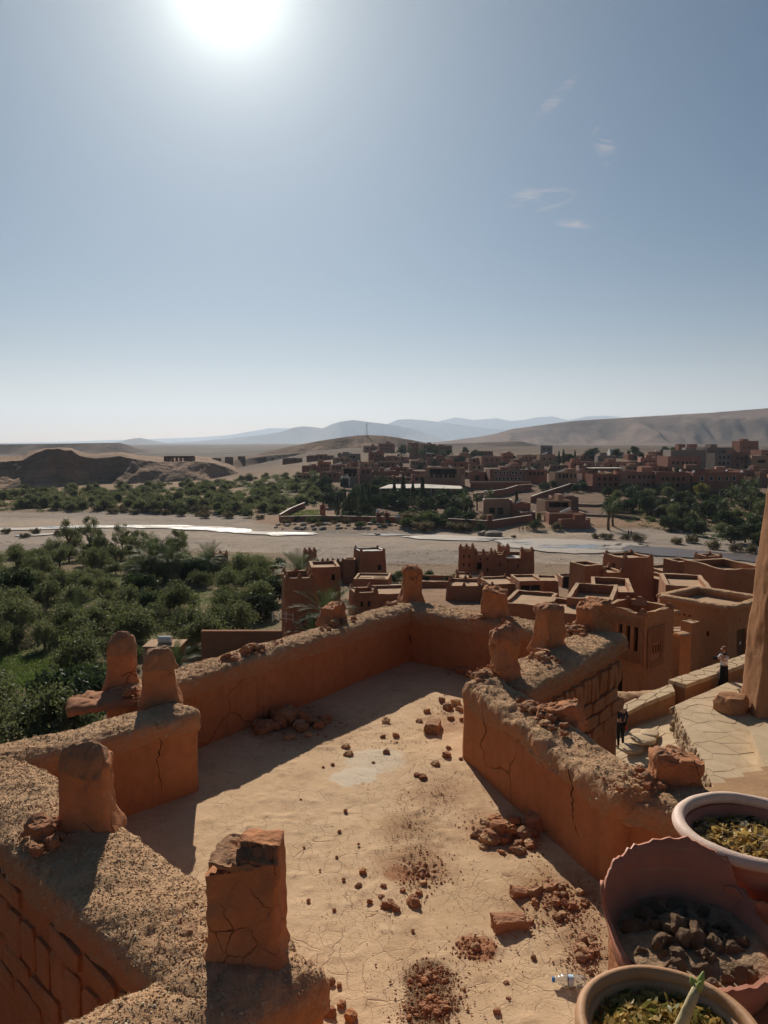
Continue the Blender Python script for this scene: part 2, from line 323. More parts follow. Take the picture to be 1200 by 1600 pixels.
def copy_tree(root, loc, rz=0, scale=None, label=None, group=None, cat=None):
    def cp(o, par):
        c = o.copy(); COL.objects.link(c); c.parent = par
        for ch in KIDS.get(o.name, ()): cp(ch, c)
        return c
    r = cp(root, None); r.location = loc; r.rotation_euler = rz if isinstance(rz, tuple) else (0, 0, rz)
    if scale is not None: r.scale = scale if isinstance(scale, (tuple, list)) else (scale,) * 3
    if label: r['label'] = label
    if group: r['group'] = group
    if cat: r['category'] = cat
    return r
KIDS = {}
def reg(root):
    def go(o):
        ch = [c for c in bpy.data.objects if c.parent == o]
        if ch: KIDS[o.name] = ch
        for c in ch: go(c)
    go(root); return root
class MB:
    def __init__(s): s.v = []; s.f = []; s.m = []
    def add(s, V, Fc, mi=0):
        k = len(s.v); s.v.extend([tuple(v) for v in V]); s.f.extend([tuple(i + k for i in f) for f in Fc]); s.m.extend([mi] * len(Fc)); return s
    def box(s, x0, x1, y0, y1, z0, z1, mi=0, taper=0.0):
        cx, cy = (x0 + x1) / 2, (y0 + y1) / 2; t = 1 - taper
        V = [(x0, y0, z0), (x1, y0, z0), (x1, y1, z0), (x0, y1, z0)] + [(cx + (x - cx) * t, cy + (y - cy) * t, z1) for x, y in ((x0, y0), (x1, y0), (x1, y1), (x0, y1))]
        return s.add(V, [(0, 3, 2, 1), (4, 5, 6, 7), (0, 1, 5, 4), (1, 2, 6, 5), (2, 3, 7, 6), (3, 0, 4, 7)], mi)
    def tube(s, pts, rad, n=8, mi=0):
        pts = [Vector(p) for p in pts]; rad = rad if isinstance(rad, (list, tuple)) else [rad] * len(pts); V = []; Fc = []
        for i, p in enumerate(pts):
            d = (pts[min(i + 1, len(pts) - 1)] - pts[max(i - 1, 0)]).normalized(); a = d.orthogonal().normalized() if i == 0 else (a - d * a.dot(d)).normalized(); c = d.cross(a)
            V += [p + (a * math.cos(q) + c * math.sin(q)) * rad[i] for q in [2 * math.pi * j / n for j in range(n)]]
        for i in range(len(pts) - 1):
            Fc += [(i * n + j, i * n + (j + 1) % n, (i + 1) * n + (j + 1) % n, (i + 1) * n + j) for j in range(n)]
        Fc += [tuple(range(n))[::-1], tuple((len(pts) - 1) * n + j for j in range(n))]
        return s.add(V, Fc, mi)
    def lathe(s, prof, n=32, mi=0, jag=None):
        V = []; Fc = []
        for j in range(n):
            a = 2 * math.pi * j / n
            for k, (r, z) in enumerate(prof): V.append((r * math.cos(a), r * math.sin(a), z))
        K = len(prof)
        for j in range(n):
            j2 = (j + 1) % n
            Fc += [(j * K + k, j2 * K + k, j2 * K + k + 1, j * K + k + 1) for k in range(K - 1)]
        return s.add(V, Fc, mi)
    def mesh(s, name, mat=None, mats=None, smooth=False, col=None):
        return mesh_from(name, np.array(s.v, float).reshape(-1, 3), s.f, mat, smooth, mats, s.m if mats else None, col)
def disp(V, amp, scale, seed=0, octv=4, axes=(1, 1, 1)):
    V = np.asarray(V, float); D = np.stack([fbm(V, scale, octv, seed + 31 * k) for k in range(3)], 1)
    return V + D * amp * np.array(axes)
# a mud slab on a capsule-like footprint: walls, caps and merlons come from this
def slab(path_a, path_b, halfw, z0, zs, ztop, dome, step=0.03, rings=10, amp=0.012, nscale=3.0, fine=0.0, fscale=25.0, corner=0.06, taper=0.0, seed=0, zlevels=None, cut=None, pw=2.6, twist=0.0, sag=0.0):
    """from a to b (plan), rounded-rectangle footprint, vertical faces z0..zs, dome from zs to ztop"""
    A = np.array(path_a[:2], float); B = np.array(path_b[:2], float); d = B - A; Ln = np.linalg.norm(d); d /= Ln; n = np.array((-d[1], d[0]))
    C = (A + B) / 2; hl = Ln / 2
    per = 4 * (hl + halfw); m = max(16, int(per / step))
    c = min(corner, halfw * 0.95)
    # unit loop on rounded rect
    segs = []
    for sx, sy, a0 in ((1, 1, 0), (-1, 1, 90), (-1, -1, 180), (1, -1, 270)):
        for k in range(5):
            a = R(a0 + 90 * k / 4); segs.append(((sx * (hl - c) + c * math.cos(a)), (sy * (halfw - c) + c * math.sin(a))))
    P = np.array(segs + [segs[0]]); dl = np.linalg.norm(np.diff(P, axis=0), axis=1); cum = np.concatenate([[0], np.cumsum(dl)])
    t = np.linspace(0, cum[-1], m, endpoint=False); loop = np.stack([np.interp(t, cum, P[:, 0]), np.interp(t, cum, P[:, 1])], 1)
    V = []; nz = zlevels or max(2, int((zs - z0) / (step * 1.8)))
    for k in range(nz + 1):
        f = k / nz; s_ = 1 - taper * f
        V.append(np.column_stack([loop * s_, np.full(m, z0 + (zs - z0) * f)]))
    top = loop * (1 - taper)
    for k in range(1, rings + 1):
        q = 1 - k / rings; q = q ** 0.8
        ax = np.sign(top[:, 0]) * np.maximum(np.abs(top[:, 0]) - halfw * (1 - q), 0) ; ax = np.where(np.abs(top[:, 0]) > hl * (1 - taper) - halfw, np.sign(top[:, 0]) * ((hl * (1 - taper) - halfw) + (np.abs(top[:, 0]) - (hl * (1 - taper) - halfw)) * q), top[:, 0]) if hl > halfw else top[:, 0] * q
        z = zs + (ztop - zs) * dome_f(q, pw)
        V.append(np.column_stack([ax, top[:, 1] * q, np.full(m, z)]))
    nr = len(V); V = np.concatenate(V)
    loc = V.copy(); V = np.column_stack([C[0] + loc[:, 0] * d[0] + loc[:, 1] * n[0], C[1] + loc[:, 0] * d[1] + loc[:, 1] * n[1], loc[:, 2]])
    if sag: V[:, 2] += sag * fbm(V, 0.9, 2, seed + 5) * sm(z0, zs, V[:, 2])
    if cut is not None: V[:, 2] = np.minimum(V[:, 2], np.maximum(cut(loc[:, 0] / hl, loc[:, 1] / halfw) + 0.03 * fbm(V, 14, 3, seed + 9), z0 + 0.02))
    V = disp(V, amp, nscale, seed)
    if fine: V = disp(V, fine, fscale, seed + 100, 3)
    Fc = []
    idx = np.arange(m); nxt = (idx + 1) % m
    for k in range(nr - 1):
        Fc.append(np.column_stack([k * m + idx, k * m + nxt, (k + 1) * m + nxt, (k + 1) * m + idx]))
    return V, np.concatenate(Fc)
def dome_f(q, p=2.6): return (1 - q ** p) ** (1 / p) if q < 1 else 0.0
# a lump of dried mud: displaced icosphere
def rock_mesh(name, mat, seed, sub=3, amp=0.28, box=0.5, flat_=0.75, fine=0.05):
    bm = bmesh.new(); bmesh.ops.create_icosphere(bm, subdivisions=sub, radius=1); V = np.array([v.co[:] for v in bm.verts]); Fc = [tuple(v.index for v in f.verts) for f in bm.faces]; bm.free()
    mx = np.abs(V).max(1, keepdims=True); V = V * (1 - box) + V / mx * 0.8 * box
    V = V * (1 + amp * fbm(V, 1.1, 3, seed)[:, None]); V = disp(V, fine, 5, seed + 3); V[:, 2] *= flat_
    V[:, 2] = np.maximum(V[:, 2], -0.42)
    V[:, 2] += 0.42
    return mesh_from(name, V, Fc, mat, False)
# ------------------------------------------------------------------ terrain
PR = np.array([(0, -14), (20, -13.6), (30, -13.4), (45, -13.8), (70, -17), (85, -19), (110, -21.2), (146, -23.2), (152, -24.2), (206, -24.2), (214, -23.3), (235, -22.4), (310, -20), (400, -16), (520, -10), (700, -5), (1200, -6), (3000, -8), (40000, -12)], float)
PL = np.array([(0, -14), (30, -17.5), (45, -19), (60, -20.2), (100, -20.8), (140, -21.8), (160, -22.8), (170, -24.2), (258, -24.2), (266, -23.4), (280, -22.9), (400, -23.2), (560, -22.8), (700, -22.5), (1500, -22), (3200, -14), (40000, -12)], float)
def hgt(x, y):
    x = np.asarray(x, float); y = np.asarray(y, float); u = x / np.maximum(y, 1)
    P = np.column_stack([x, y, np.zeros_like(x)])
    w = sm(-0.24, -0.03, u)
    yw = y + 7 * fbm(P, 0.02, 3, 3) * sm(120, 150, y) * (1 - sm(330, 400, y))
    z = np.interp(yw, PL[:, 0], PL[:, 1]) * (1 - w) + np.interp(yw, PR[:, 0], PR[:, 1]) * w
    z = z + 0.25 * fbm(P, 0.12, 3, 8) * sm(25, 60, y) * (1 - 0.6 * sm(140, 160, y) * (1 - sm(205, 270, y)))
    z = z + 1.6 * fbm(P, 0.012, 3, 9) * sm(300, 500, y)
    return z
def hg(x, y): return float(hgt(np.array([x]), np.array([y]))[0])
_T = np.concatenate([np.linspace(26, 420, 230), np.geomspace(425, 20000, 60)])
_UG = np.linspace(-1, 1, 321); _GU, _GY = np.meshgrid(_UG, _T, indexing='ij'); _HG = hgt((_GU * _GY).ravel(), _GY.ravel()).reshape(len(_UG), len(_T))
def hit(px, py):
    """where the ray of a photo pixel meets the terrain"""
    r = ray(px, py); u = r.x / r.y; f = min(max((u + 1) * 160, 0), 319.999); i = int(f); f -= i
    d = r.z / r.y * _T - (_HG[i] * (1 - f) + _HG[i + 1] * f)
    if not (d < 0).any(): Y = _T[-1]
    else:
        k = int(np.argmax(d < 0)); Y = _T[k] if k == 0 else _T[k - 1] + (_T[k] - _T[k - 1]) * d[k - 1] / (d[k - 1] - d[k])
    return Vector((u * Y, Y, hg(u * Y, Y)))
def lerpc(a, b, w): return a * (1 - w[:, None]) + np.array(b) * w[:, None]
def ground():
    us = np.linspace(-0.95, 0.95, 330); ds = np.concatenate([np.linspace(14, 320, 260), np.geomspace(323, 24000, 130)])
    U, D = np.meshgrid(us, ds); x = (U * D).ravel(); y = D.ravel(); z = hgt(x, y)
    P = np.column_stack([x, y, z]); u = U.ravel(); n = fbm(P, 0.03, 4, 21); n2 = fbm(P, 0.15, 4, 22); n3 = fbm(np.column_stack([x * 0.25, y, z]), 0.09, 3, 24)
    c = np.tile(np.array([0.30, 0.21, 0.14]), (len(x), 1))
    c = lerpc(c, (0.36, 0.225, 0.14), sm(-0.1, 0.3, n))
    bed = sm(-23.6, -23.95, z) * (1 - sm(255, 300, y))
    c = lerpc(c, (0.42, 0.335, 0.265), bed); c = lerpc(c, (0.34, 0.275, 0.225), bed * sm(0.0, 0.35, n3)); c = lerpc(c, (0.47, 0.36, 0.27), bed * sm(0.1, 0.4, n))
    left = 1 - sm(-0.2, -0.08, u)
    gard = left * (1 - sm(150, 172, y)); c = lerpc(c, (0.24, 0.175, 0.105), gard * 0.9); c = lerpc(c, (0.15, 0.16, 0.06), gard * sm(-0.05, 0.25, n2) * 0.8)
    fl = (1 - sm(-0.12, 0.0, u)) * sm(268, 285, y) * (1 - sm(400, 430, y)); c = lerpc(c, (0.20, 0.15, 0.095), fl * 0.8); c = lerpc(c, (0.15, 0.17, 0.07), fl * sm(0, 0.25, n2))
    bank = sm(-23.6, -23.0, z) * (1 - sm(-22.2, -21.7, z)) * sm(190, 205, y); c = lerpc(c, (0.40, 0.255, 0.16), bank * 0.8)
    far = sm(420, 700, y); c = lerpc(c, (0.125, 0.088, 0.065), far); c = lerpc(c, (0.165, 0.12, 0.09), far * sm(0, 0.3, n)); c = lerpc(c, (0.09, 0.064, 0.048), far * sm(0.05, 0.3, fbm(np.column_stack([x * .12, y * .4, z]), 0.01, 4, 26)))
    vil = sm(-.1, .0, u) * sm(212, 240, y) * (1 - sm(500, 600, y)); c = lerpc(c, (0.20, 0.128, 0.088), vil * sm(-23.0, -22.3, z) * (.6 + .35 * sm(-.2, .2, n2)))
    nx = len(us); i = np.arange((len(ds) - 1) * nx).reshape(len(ds) - 1, nx)[:, :-1].ravel()
    Fc = np.column_stack([i, i + 1, i + nx + 1, i + nx])
    struct('ground', mesh_from('ground', P, Fc, 'ground_mat', True, col=np.clip(c, 0.02, 0.9)), 'brown valley ground with a pale dry riverbed and garden soil')
ground()
def ridge(name, pts, front, plateau, back, zb, col, mat='hill_mat', nx=220, nt=46, gully=0.25, gsc=0.01, sharp=1.6, rough=0.02, seed=1, col2=None, label=None, band=0.0):
    pts = np.array(pts, float); px = np.linspace(pts[0, 0], pts[-1, 0], nx); yt = np.interp(px, pts[:, 0], pts[:, 1]); dd = np.interp(px, pts[:, 0], pts[:, 2])
    u = (px - 600) / FPX / CP
    ztop = np.array([at(a, b, c + front).z for a, b, c in zip(px, yt, dd)])
    t = np.concatenate([np.linspace(0, 1, nt), 1 + np.linspace(0, 1, 10)[1:], 2 + np.linspace(0, 1, 8)[1:]])
    T, K = np.meshgrid(t, np.arange(nx), indexing='ij'); K = K.ravel(); T = T.ravel()
    off = np.interp(T, [0, 1, 2, 3], [0, front, front + plateau, front + plateau + back])
    y = dd[K] + off; x = u[K] * y
    P = np.column_stack([x, y, np.zeros_like(x)])
    g = fbm(np.column_stack([x, y * 0.25, x * 0]), gsc, 5, seed)
    f = np.where(T < 1, np.clip(T - gully * np.maximum(np.abs(g) - 0.04, 0) * np.sin(np.pi * np.clip(T, 0, 1)) * 2.2, 0, 1.0) ** sharp, 1.0); f = np.where(T > 2, 1 - (T - 2) ** 1.3, f)
    H = ztop[K] - zb
    zz = zb + H * f + rough * H * fbm(P, gsc * 4, 4, seed + 3) * np.minimum(T * 2, 1)
    C = np.tile(np.array(col), (len(x), 1)); C2 = col2 or tuple(v * 0.7 for v in col)
    C = lerpc(C, C2, sm(-0.1, 0.3, fbm(P, gsc * 2.5, 4, seed + 7)))
    if band: C = lerpc(C, tuple(v * 0.6 for v in col), band * sm(0.1, 0.3, fbm(np.column_stack([x * 0.1, y * 0.1, zz * 6]), gsc * 4, 3, seed + 11)))
    n = nx; i = np.arange((len(t) - 1) * n).reshape(len(t) - 1, n)[:, :-1].ravel(); Fc = np.column_stack([i, i + 1, i + n + 1, i + n])
    struct(name, mesh_from(name, np.column_stack([x, y, zz]), Fc, mat, True, col=np.clip(C, 0.02, 0.9)), label)
# cliff beyond the left grove, hill with the mast, mesas and the far ranges
ridge('cliff', [(-160, 724, 370), (-60, 722, 380), (0, 722, 385), (40, 720, 395), (60, 709, 398), (75, 704, 400), (95, 702, 402), (115, 705, 405), (128, 713, 410), (150, 716, 420), (190, 713, 432), (220, 719, 440), (250, 723, 450), (300, 721, 465), (335, 724, 480), (360, 732, 490), (378, 742, 498), (392, 757, 505)],
      26, 200, 200, -24, (0.40, 0.26, 0.175), gully=0.6, gsc=0.03, sharp=0.75, rough=0.06, seed=4, nx=420, nt=60, band=0.7, label='eroded brown cliff behind the far grove')
ridge('low_hill', [(285, 726, 530), (310, 722, 545), (330, 721, 560), (370, 719, 590), (420, 712, 640), (470, 708, 660), (520, 708, 660), (600, 712, 640)], 60, 120, 200, -24, (0.22, 0.14, 0.095), gully=0.4, gsc=0.02, seed=9)
ridge('hill', [(400, 712, 640), (430, 704, 650), (455, 698, 655), (480, 693, 660), (505, 688, 665), (530, 684, 670), (555, 681, 675), (575, 680, 680), (600, 681, 690), (620, 683, 700), (640, 687, 710), (660, 691, 720), (690, 697, 740), (720, 703, 760), (760, 712, 780)],
      150, 60, 250, -22, (0.22, 0.14, 0.095), gully=0.5, gsc=0.015, sharp=0.9, seed=12, nx=300, band=0.3, label='bare brown hill carrying a radio mast')
ridge('dark_mesa', [(650, 700, 1150), (690, 694, 1150), (740, 692, 1150), (790, 690, 1150), (815, 690, 1150), (830, 694, 1150), (850, 699, 1150), (870, 704, 1150)], 160, 200, 300, -14, (0.15, 0.10, 0.075), gully=0.4, gsc=0.01, sharp=1.0, seed=14)
ridge('long_mesa', [(660, 693, 2600), (690, 690, 2600), (720, 686, 2600), (750, 682, 2600), (775, 677, 2600), (800, 670, 2600), (850, 663, 2550), (900, 657, 2500), (950, 654, 2450), (1000, 651, 2400), (1050, 648, 2350), (1100, 645, 2300), (1150, 641, 2250), (1200, 637, 2200), (1260, 633, 2200), (1350, 630, 2200), (1500, 628, 2200)],
      900, 900, 700, -12, (0.25, 0.165, 0.122), gully=0.7, gsc=0.0035, sharp=1.5, rough=0.012, seed=17, nx=360, nt=60, band=0.35, col2=(0.19, 0.125, 0.095), label='long sloping mesa behind the village')
ridge('far_mesa', [(-260, 697, 1300), (-100, 696, 1350), (0, 695, 1400), (60, 694, 1400), (120, 693, 1400), (160, 692, 1420), (190, 692, 1450), (200, 695, 1470), (215, 701, 1500), (232, 706, 1520), (250, 709, 1540)], 130, 500, 300, -26, (0.17, 0.115, 0.088), gully=0.4, gsc=0.008, sharp=1.1, seed=19)
MC = (0.22, 0.18, 0.16)
ridge('mountain', [(150, 697, 9000), (190, 690, 9000), (205, 686, 9000), (222, 684, 9000), (240, 688, 9000), (262, 692, 9000), (300, 692, 9000), (330, 693, 9000)], 900, 400, 1200, -40, MC, 'mountain_mat', gsc=0.0006, gully=0.4, seed=23, nx=160, nt=30)
ridge('mountain', [(240, 694, 11000), (300, 690, 11000), (350, 686, 11000), (400, 681, 11000), (440, 675, 11000), (460, 668, 11000), (475, 666, 11000), (490, 667, 11000), (505, 669, 11000), (520, 662, 11000), (535, 658, 11000), (553, 656, 11000), (575, 659, 11000), (600, 662, 11000), (640, 669, 11000), (670, 678, 11000), (700, 690, 11000)],
      1500, 300, 2500, -40, MC, 'mountain_mat', gsc=0.0006, gully=0.5, seed=27, nx=220, nt=30)
ridge('mountain', [(540, 672, 15500), (570, 666, 15500), (607, 662, 15500), (620, 656, 15500), (640, 655, 15500), (665, 657, 15500), (690, 660, 15500), (720, 664, 15500), (760, 669, 15500), (800, 672, 15500), (860, 684, 15500), (900, 692, 15500)], 1700, 300, 2500, -40, MC, 'mountain_mat', gsc=0.0005, gully=0.5, seed=31, nx=200, nt=30)
ridge('mountain', [(560, 676, 19500), (640, 668, 19500), (680, 660, 19500), (710, 652, 19500), (740, 656, 19500), (773, 653, 19500), (795, 658, 19500), (815, 656, 19500), (835, 652, 19500), (860, 651, 19500), (885, 657, 19500), (915, 650, 19500), (950, 650, 19500), (1000, 655, 19500), (1060, 652, 19500), (1200, 660, 19500)], 1500, 300, 2200, -40, MC, 'mountain_mat', gsc=0.0005, gully=0.5, seed=35, nx=220, nt=30)
ridge('mountain', [(-200, 694, 20500), (0, 692, 20500), (100, 690, 20500), (200, 687, 20500), (300, 684, 20500), (360, 680, 20500), (423, 669, 20500), (450, 669, 20500), (520, 676, 20500), (600, 684, 20500)], 1200, 300, 1500, -40, MC, 'mountain_mat', gsc=0.0005, gully=0.4, seed=39, nx=200, nt=30)
ridge('mountain', [(330, 697, 5200), (370, 695, 5200), (400, 693, 5200), (450, 693, 5200), (520, 695, 5200), (600, 699, 5200)], 400, 500, 600, -20, (0.25, 0.19, 0.15), 'hill_mat', gsc=0.002, seed=43, nx=120, nt=24)
# river: shallow braids on the bed
def water(name, px, mat, label, z=-24.0, jit=1.0):
    P = np.array([tuple(gz(x, y, z)) for x, y in px]); n = len(P)
    # densify and roughen the shore
    Q = []
    for i in range(n):
        a, b_ = P[i], P[(i + 1) % n]; k = max(2, int(np.linalg.norm(b_ - a) / 2.0))
        for j in range(k): Q.append(a + (b_ - a) * j / k)
    Q = np.array(Q); Q[:, 0] += jit * 2.2 * fbm(Q, 0.25, 4, 51); Q[:, 1] += jit * 1.6 * fbm(Q, 0.22, 4, 52); Q[:, 2] = z + 0.02
    bm = bmesh.new(); vs = [bm.verts.new(q) for q in Q]; f = bm.faces.new(vs); bmesh.ops.triangulate(bm, faces=[f]); bm.normal_update()
    for f in bm.faces:
        if f.normal.z < 0: f.normal_flip()
    me = bpy.data.meshes.new(name); bm.to_mesh(me); bm.free(); me.materials.append(MATS[mat]); return struct(name, me, label)
water('river', [(-60, 826), (40, 824), (130, 821), (210, 820), (280, 820), (340, 823), (400, 827), (450, 830), (482, 831), (492, 834), (470, 836), (420, 836), (370, 832), (310, 828), (250, 825), (190, 824), (120, 825), (60, 827), (-60, 830)], 'water', 'silver shallow river braid on the left of the dry bed')
water('river', [(20, 836), (80, 833), (150, 829), (175, 829), (140, 831), (80, 835), (30, 838)], 'water', 'thin second braid of water beside the gravel bar', jit=.5)
water('river', [(560, 834), (620, 834), (650, 836), (600, 837)], 'muddy_water', 'narrow wet channel under the stony bank', jit=.3)
water('river', [(630, 838), (680, 835), (740, 838), (800, 840), (760, 845), (700, 844), (650, 842)], 'water', 'thin silver channel left of the village shallow', jit=.6)
water('river', [(770, 842), (850, 841), (920, 844), (990, 849), (1010, 856), (960, 863), (900, 865), (850, 862), (810, 857), (785, 851)], 'water', 'wide grey shallow of the river before the village')
water('river', [(985, 852), (1040, 855), (1100, 861), (1170, 867), (1260, 870), (1260, 882), (1180, 878), (1100, 873), (1030, 868), (985, 862), (965, 859)], 'muddy_water', 'brown river channel at the right under the gardens', z=-23.98)
def haze():
    mb = MB().box(-23900, 23900, -300, 24600, -60, 1150); me = mb.mesh('haze')
    m_ = bpy.data.materials.new('haze_air'); m_.use_nodes = True; nt = m_.node_tree; nt.nodes.clear(); o = nt.nodes.new('ShaderNodeOutputMaterial'); v = nt.nodes.new('ShaderNodeVolumePrincipled')
    v.inputs['Color'].default_value = (0.66, 0.78, 0.94, 1); v.inputs['Density'].default_value = 5.2e-5; v.inputs['Anisotropy'].default_value = 0.35
    nt.links.new(v.outputs[0], o.inputs['Volume']); me.materials.append(m_); o = obj('haze', me, kind='stuff'); o['label'] = 'thin pale haze filling the valley air'
haze()
# ------------------------------------------------------------------ the roof terrace
ZF = -3.2
def poly_inside(P, poly):
    x, y = P[:, 0], P[:, 1]; ins = np.zeros(len(P), bool); n = len(poly)
    for i in range(n):
        x1, y1 = poly[i]; x2, y2 = poly[(i + 1) % n]
        c = ((y1 > y) != (y2 > y)) & (x < (x2 - x1) * (y - y1) / (y2 - y1 + 1e-12) + x1); ins ^= c
    return ins
TP = [(0.0, 1.9), (-0.42, 3.5), (-2.9, 5.72), (-2.0, 6.75), (-2.55, 7.15), (0.35, 11.35), (2.85, 9.55), (1.12, 7.5), (2.2, 4.0), (2.2, 1.9)]
def terrace_floor():
    st = 0.028; xs = np.arange(-3.1, 3.1, st); ys = np.arange(1.8, 11.6, st); X, Y = np.meshgrid(xs, ys); x = X.ravel(); y = Y.ravel()
    P = np.column_stack([x, y, np.zeros_like(x)]); z = ZF + 0.016 * fbm(P, 0.9, 3, 61) + 0.004 * fbm(P, 7, 4, 62)
    # silted ridges where debris was swept or washed
    z += 0.006 * sm(0.15, 0.45, fbm(P, 2.6, 4, 64)) + 0.010 * sm(0.2, 0.5, fbm(P, 11, 3, 65)) * sm(-0.1, 0.3, fbm(P, 1.1, 2, 66))
    nx = len(xs); i = np.arange((len(ys) - 1) * nx).reshape(len(ys) - 1, nx)[:, :-1].ravel(); Fc = np.column_stack([i, i + 1, i + nx + 1, i + nx])
    k = poly_inside(np.column_stack([x[Fc].mean(1), y[Fc].mean(1)]), TP); Fc = Fc[k]; used = np.unique(Fc); mp = np.full(len(x), -1); mp[used] = np.arange(len(used))
    struct('terrace_floor', mesh_from('terrace_floor', np.column_stack([x, y, z])[used], mp[Fc], 'terrace_mud', True), 'cracked sun-dried mud floor of the roof terrace')
    P = [Vector((a * 0.97, b * 0.99 + .03, 0)) for a, b in TP]; n = len(P); mb = MB()
    mb.add([(p.x, p.y, ZF - 0.12) for p in P] + [(p.x, p.y, -14) for p in P], [tuple(range(n))] + [(i, i + n, (i + 1) % n + n, (i + 1) % n) for i in range(n)])
    struct('terrace_house_base', mb.mesh('terrace_house_base', 'plaster'))
terrace_floor()
def scatter_bits(name, parent, V, Fc, n, mat, lo=0.004, hi=0.012, long_=0.0, seed=0, ztest=0.3, zmin=None, flat_=0.5, sink=0.3):
    """small chips or stalks lying on the upward faces of a mesh, one joined mass"""
    g = np.random.default_rng(seed); T = V[np.asarray(Fc)]; a = T[:, 0]; e1 = T[:, 1] - a; e2 = T[:, 3] - a; N = np.cross(e1, e2); A = np.linalg.norm(N, axis=1) + 1e-12; N = N / A[:, None]
    w = A * (N[:, 2] > ztest)
    if zmin is not None: w = w * (T[:, :, 2].mean(1) > zmin)
    if w.sum() == 0: return None
    k = g.choice(len(T), n, p=w / w.sum()); c = a[k] + e1[k] * g.random((n, 1)) + e2[k] * g.random((n, 1)); nn = N[k]
    t = g.normal(size=(n, 3)); t -= nn * (t * nn).sum(1, keepdims=True) * 0.85; t /= np.linalg.norm(t, axis=1, keepdims=True); s = np.cross(nn, t)
    s /= np.linalg.norm(s, axis=1, keepdims=True) + 1e-9
    r = lo + (hi - lo) * g.random((n, 1)) ** 2.2
    if long_: L = long_ * (0.3 + g.random((n, 1)) ** 2); wd = r
    else: L = r * (0.8 + 0.7 * g.random((n, 1))); wd = r * (0.7 + 0.4 * g.random((n, 1)))
    h = r * flat_ * 2; c = c + nn * (h * (0.5 - sink))
    vs = np.stack([c - t * L + s * wd * 0.3, c - t * L * 0.2 - s * wd, c + t * L, c + s * wd + t * L * .1, c + nn * h + t * L * 0.2, c + nn * h * .8 - t * L * 0.4], 1).reshape(-1, 3)
    b0 = np.arange(n)[:, None] * 6; F = np.concatenate([b0 + np.array(q) for q in ((0, 1, 5), (1, 4, 5), (1, 2, 4), (2, 3, 4), (3, 5, 4), (3, 0, 5))])
    o = obj(name, mesh_from(name, vs, F, mat), parent, kind='stuff'); return o
# parapets: (name, label, a, b, half width, z bottom, top, ...)
def parapet(name, label, a, b, hw, z0, ztop, seed, cap=0.16, over=0.022, cap_amp=0.02, bits=900, straw=260, sag=0.03, step=0.025, corner=0.09, category='wall', shrink=0.0):
    a = Vector((*a, 0)); b = Vector((*b, 0)); root = thing(name, label, category, ((a.x + b.x) / 2, (a.y + b.y) / 2, ZF)); root['kind'] = 'thing'; inv = Vector(root.location)
    zs = ztop - cap
    V, Fc = slab(a, b - (b - a).normalized() * shrink, hw, z0, zs, zs + 0.03, 1, step=0.05, rings=3, amp=0.016, nscale=1.6, fine=0.003, fscale=20, corner=corner, seed=seed, zlevels=int((zs - z0) / 0.06) + 2)
    obj('wall_body', mesh_from('wall_body', V - np.array(inv), Fc, 'plaster', True), root)
    d = (b - a).normalized() * over
    V, Fc = slab(a - d, b + d, hw + over, zs - 0.05, zs + cap * 0.3, ztop, 1, step=step, rings=16, amp=cap_amp * 1.35, nscale=4.5, fine=0.014, fscale=22, corner=corner + over, seed=seed + 1, zlevels=6, sag=sag)
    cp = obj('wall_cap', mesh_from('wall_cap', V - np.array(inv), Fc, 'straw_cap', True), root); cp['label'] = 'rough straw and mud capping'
    area = (b - a).length * hw * 2
    scatter_bits('chips', cp, V - np.array(inv), Fc, int(bits * 4 * area), 'straw_cap', 0.0025, 0.008, seed=seed, flat_=0.35)
    scatter_bits('pale_chips', cp, V - np.array(inv), Fc, int(bits * 0.5 * area), 'straw_bit', 0.003, 0.012, seed=seed + 5, flat_=0.2)
    scatter_bits('straw', cp, V - np.array(inv), Fc, int(straw * 2 * area), 'straw_bit', 0.0015, 0.0032, long_=0.04, seed=seed + 2)
    return root
def gzt(px, py): return gz(px, py, -2.4)
walls = {}
walls['A'] = parapet('parapet_wall', 'long shaded mud parapet on the far side of the terrace', (-2.62, 7.28), (0.38, 11.42), 0.21, -13, -2.40, 11)
walls['B'] = parapet('parapet_wall', 'back mud parapet running right from the tall corner merlon', (0.25, 11.5), (2.55, 9.77), 0.28, -13, -2.40, 12)
walls['G'] = parapet('parapet_wall', 'wide parapet with a frieze of upright mud bricks on its outer face', (1.2, 7.62), (2.86, 9.72), 0.30, -13, -2.38, 13, shrink=0.27)
walls['F'] = parapet('parapet_wall', 'cracked mud parapet sloping down the right side of the terrace', (0.98, 7.72), (1.84, 5.24), 0.215, -12, -2.42, 14, cap_amp=0.04, sag=0.06)
walls['H'] = parapet('parapet_wall', 'low crumbling parapet end with a squat red block behind the pots', (1.74, 5.52), (2.75, 4.63), 0.23, -12, -2.46, 18, cap_amp=0.05, sag=0.05)
walls['C'] = parapet('parapet_wall', 'stub of mud parapet with a rounded free end and one merlon', (-3.65, 5.2), (-1.82, 7.0), 0.215, -13, -2.40, 15)
walls['D'] = parapet('parapet_wall', 'broad straw-capped parapet with courses of bare brick on its dark side', (-3.1, 5.68), (-0.62, 3.34), 0.31, -7.2, -2.42, 16, step=0.02, bits=1500, straw=420)
walls['E'] = parapet('parapet_wall', 'short straw-capped parapet running out at the bottom edge of the picture', (-2.6, 1.66), (-0.42, 3.58), 0.26, -7.2, -2.42, 17, step=0.02, bits=1500, straw=420)
b_ = MB(); b_.add([(-6, 1, -7.2), (-0.6, 1, -7.2), (-0.6, 4, -7.2), (-3.2, 6, -7.2), (-6, 4, -7.2)], [(0, 1, 2, 3, 4)]); struct('courtyard_floor', b_.mesh('courtyard_floor', 'crumbled'))
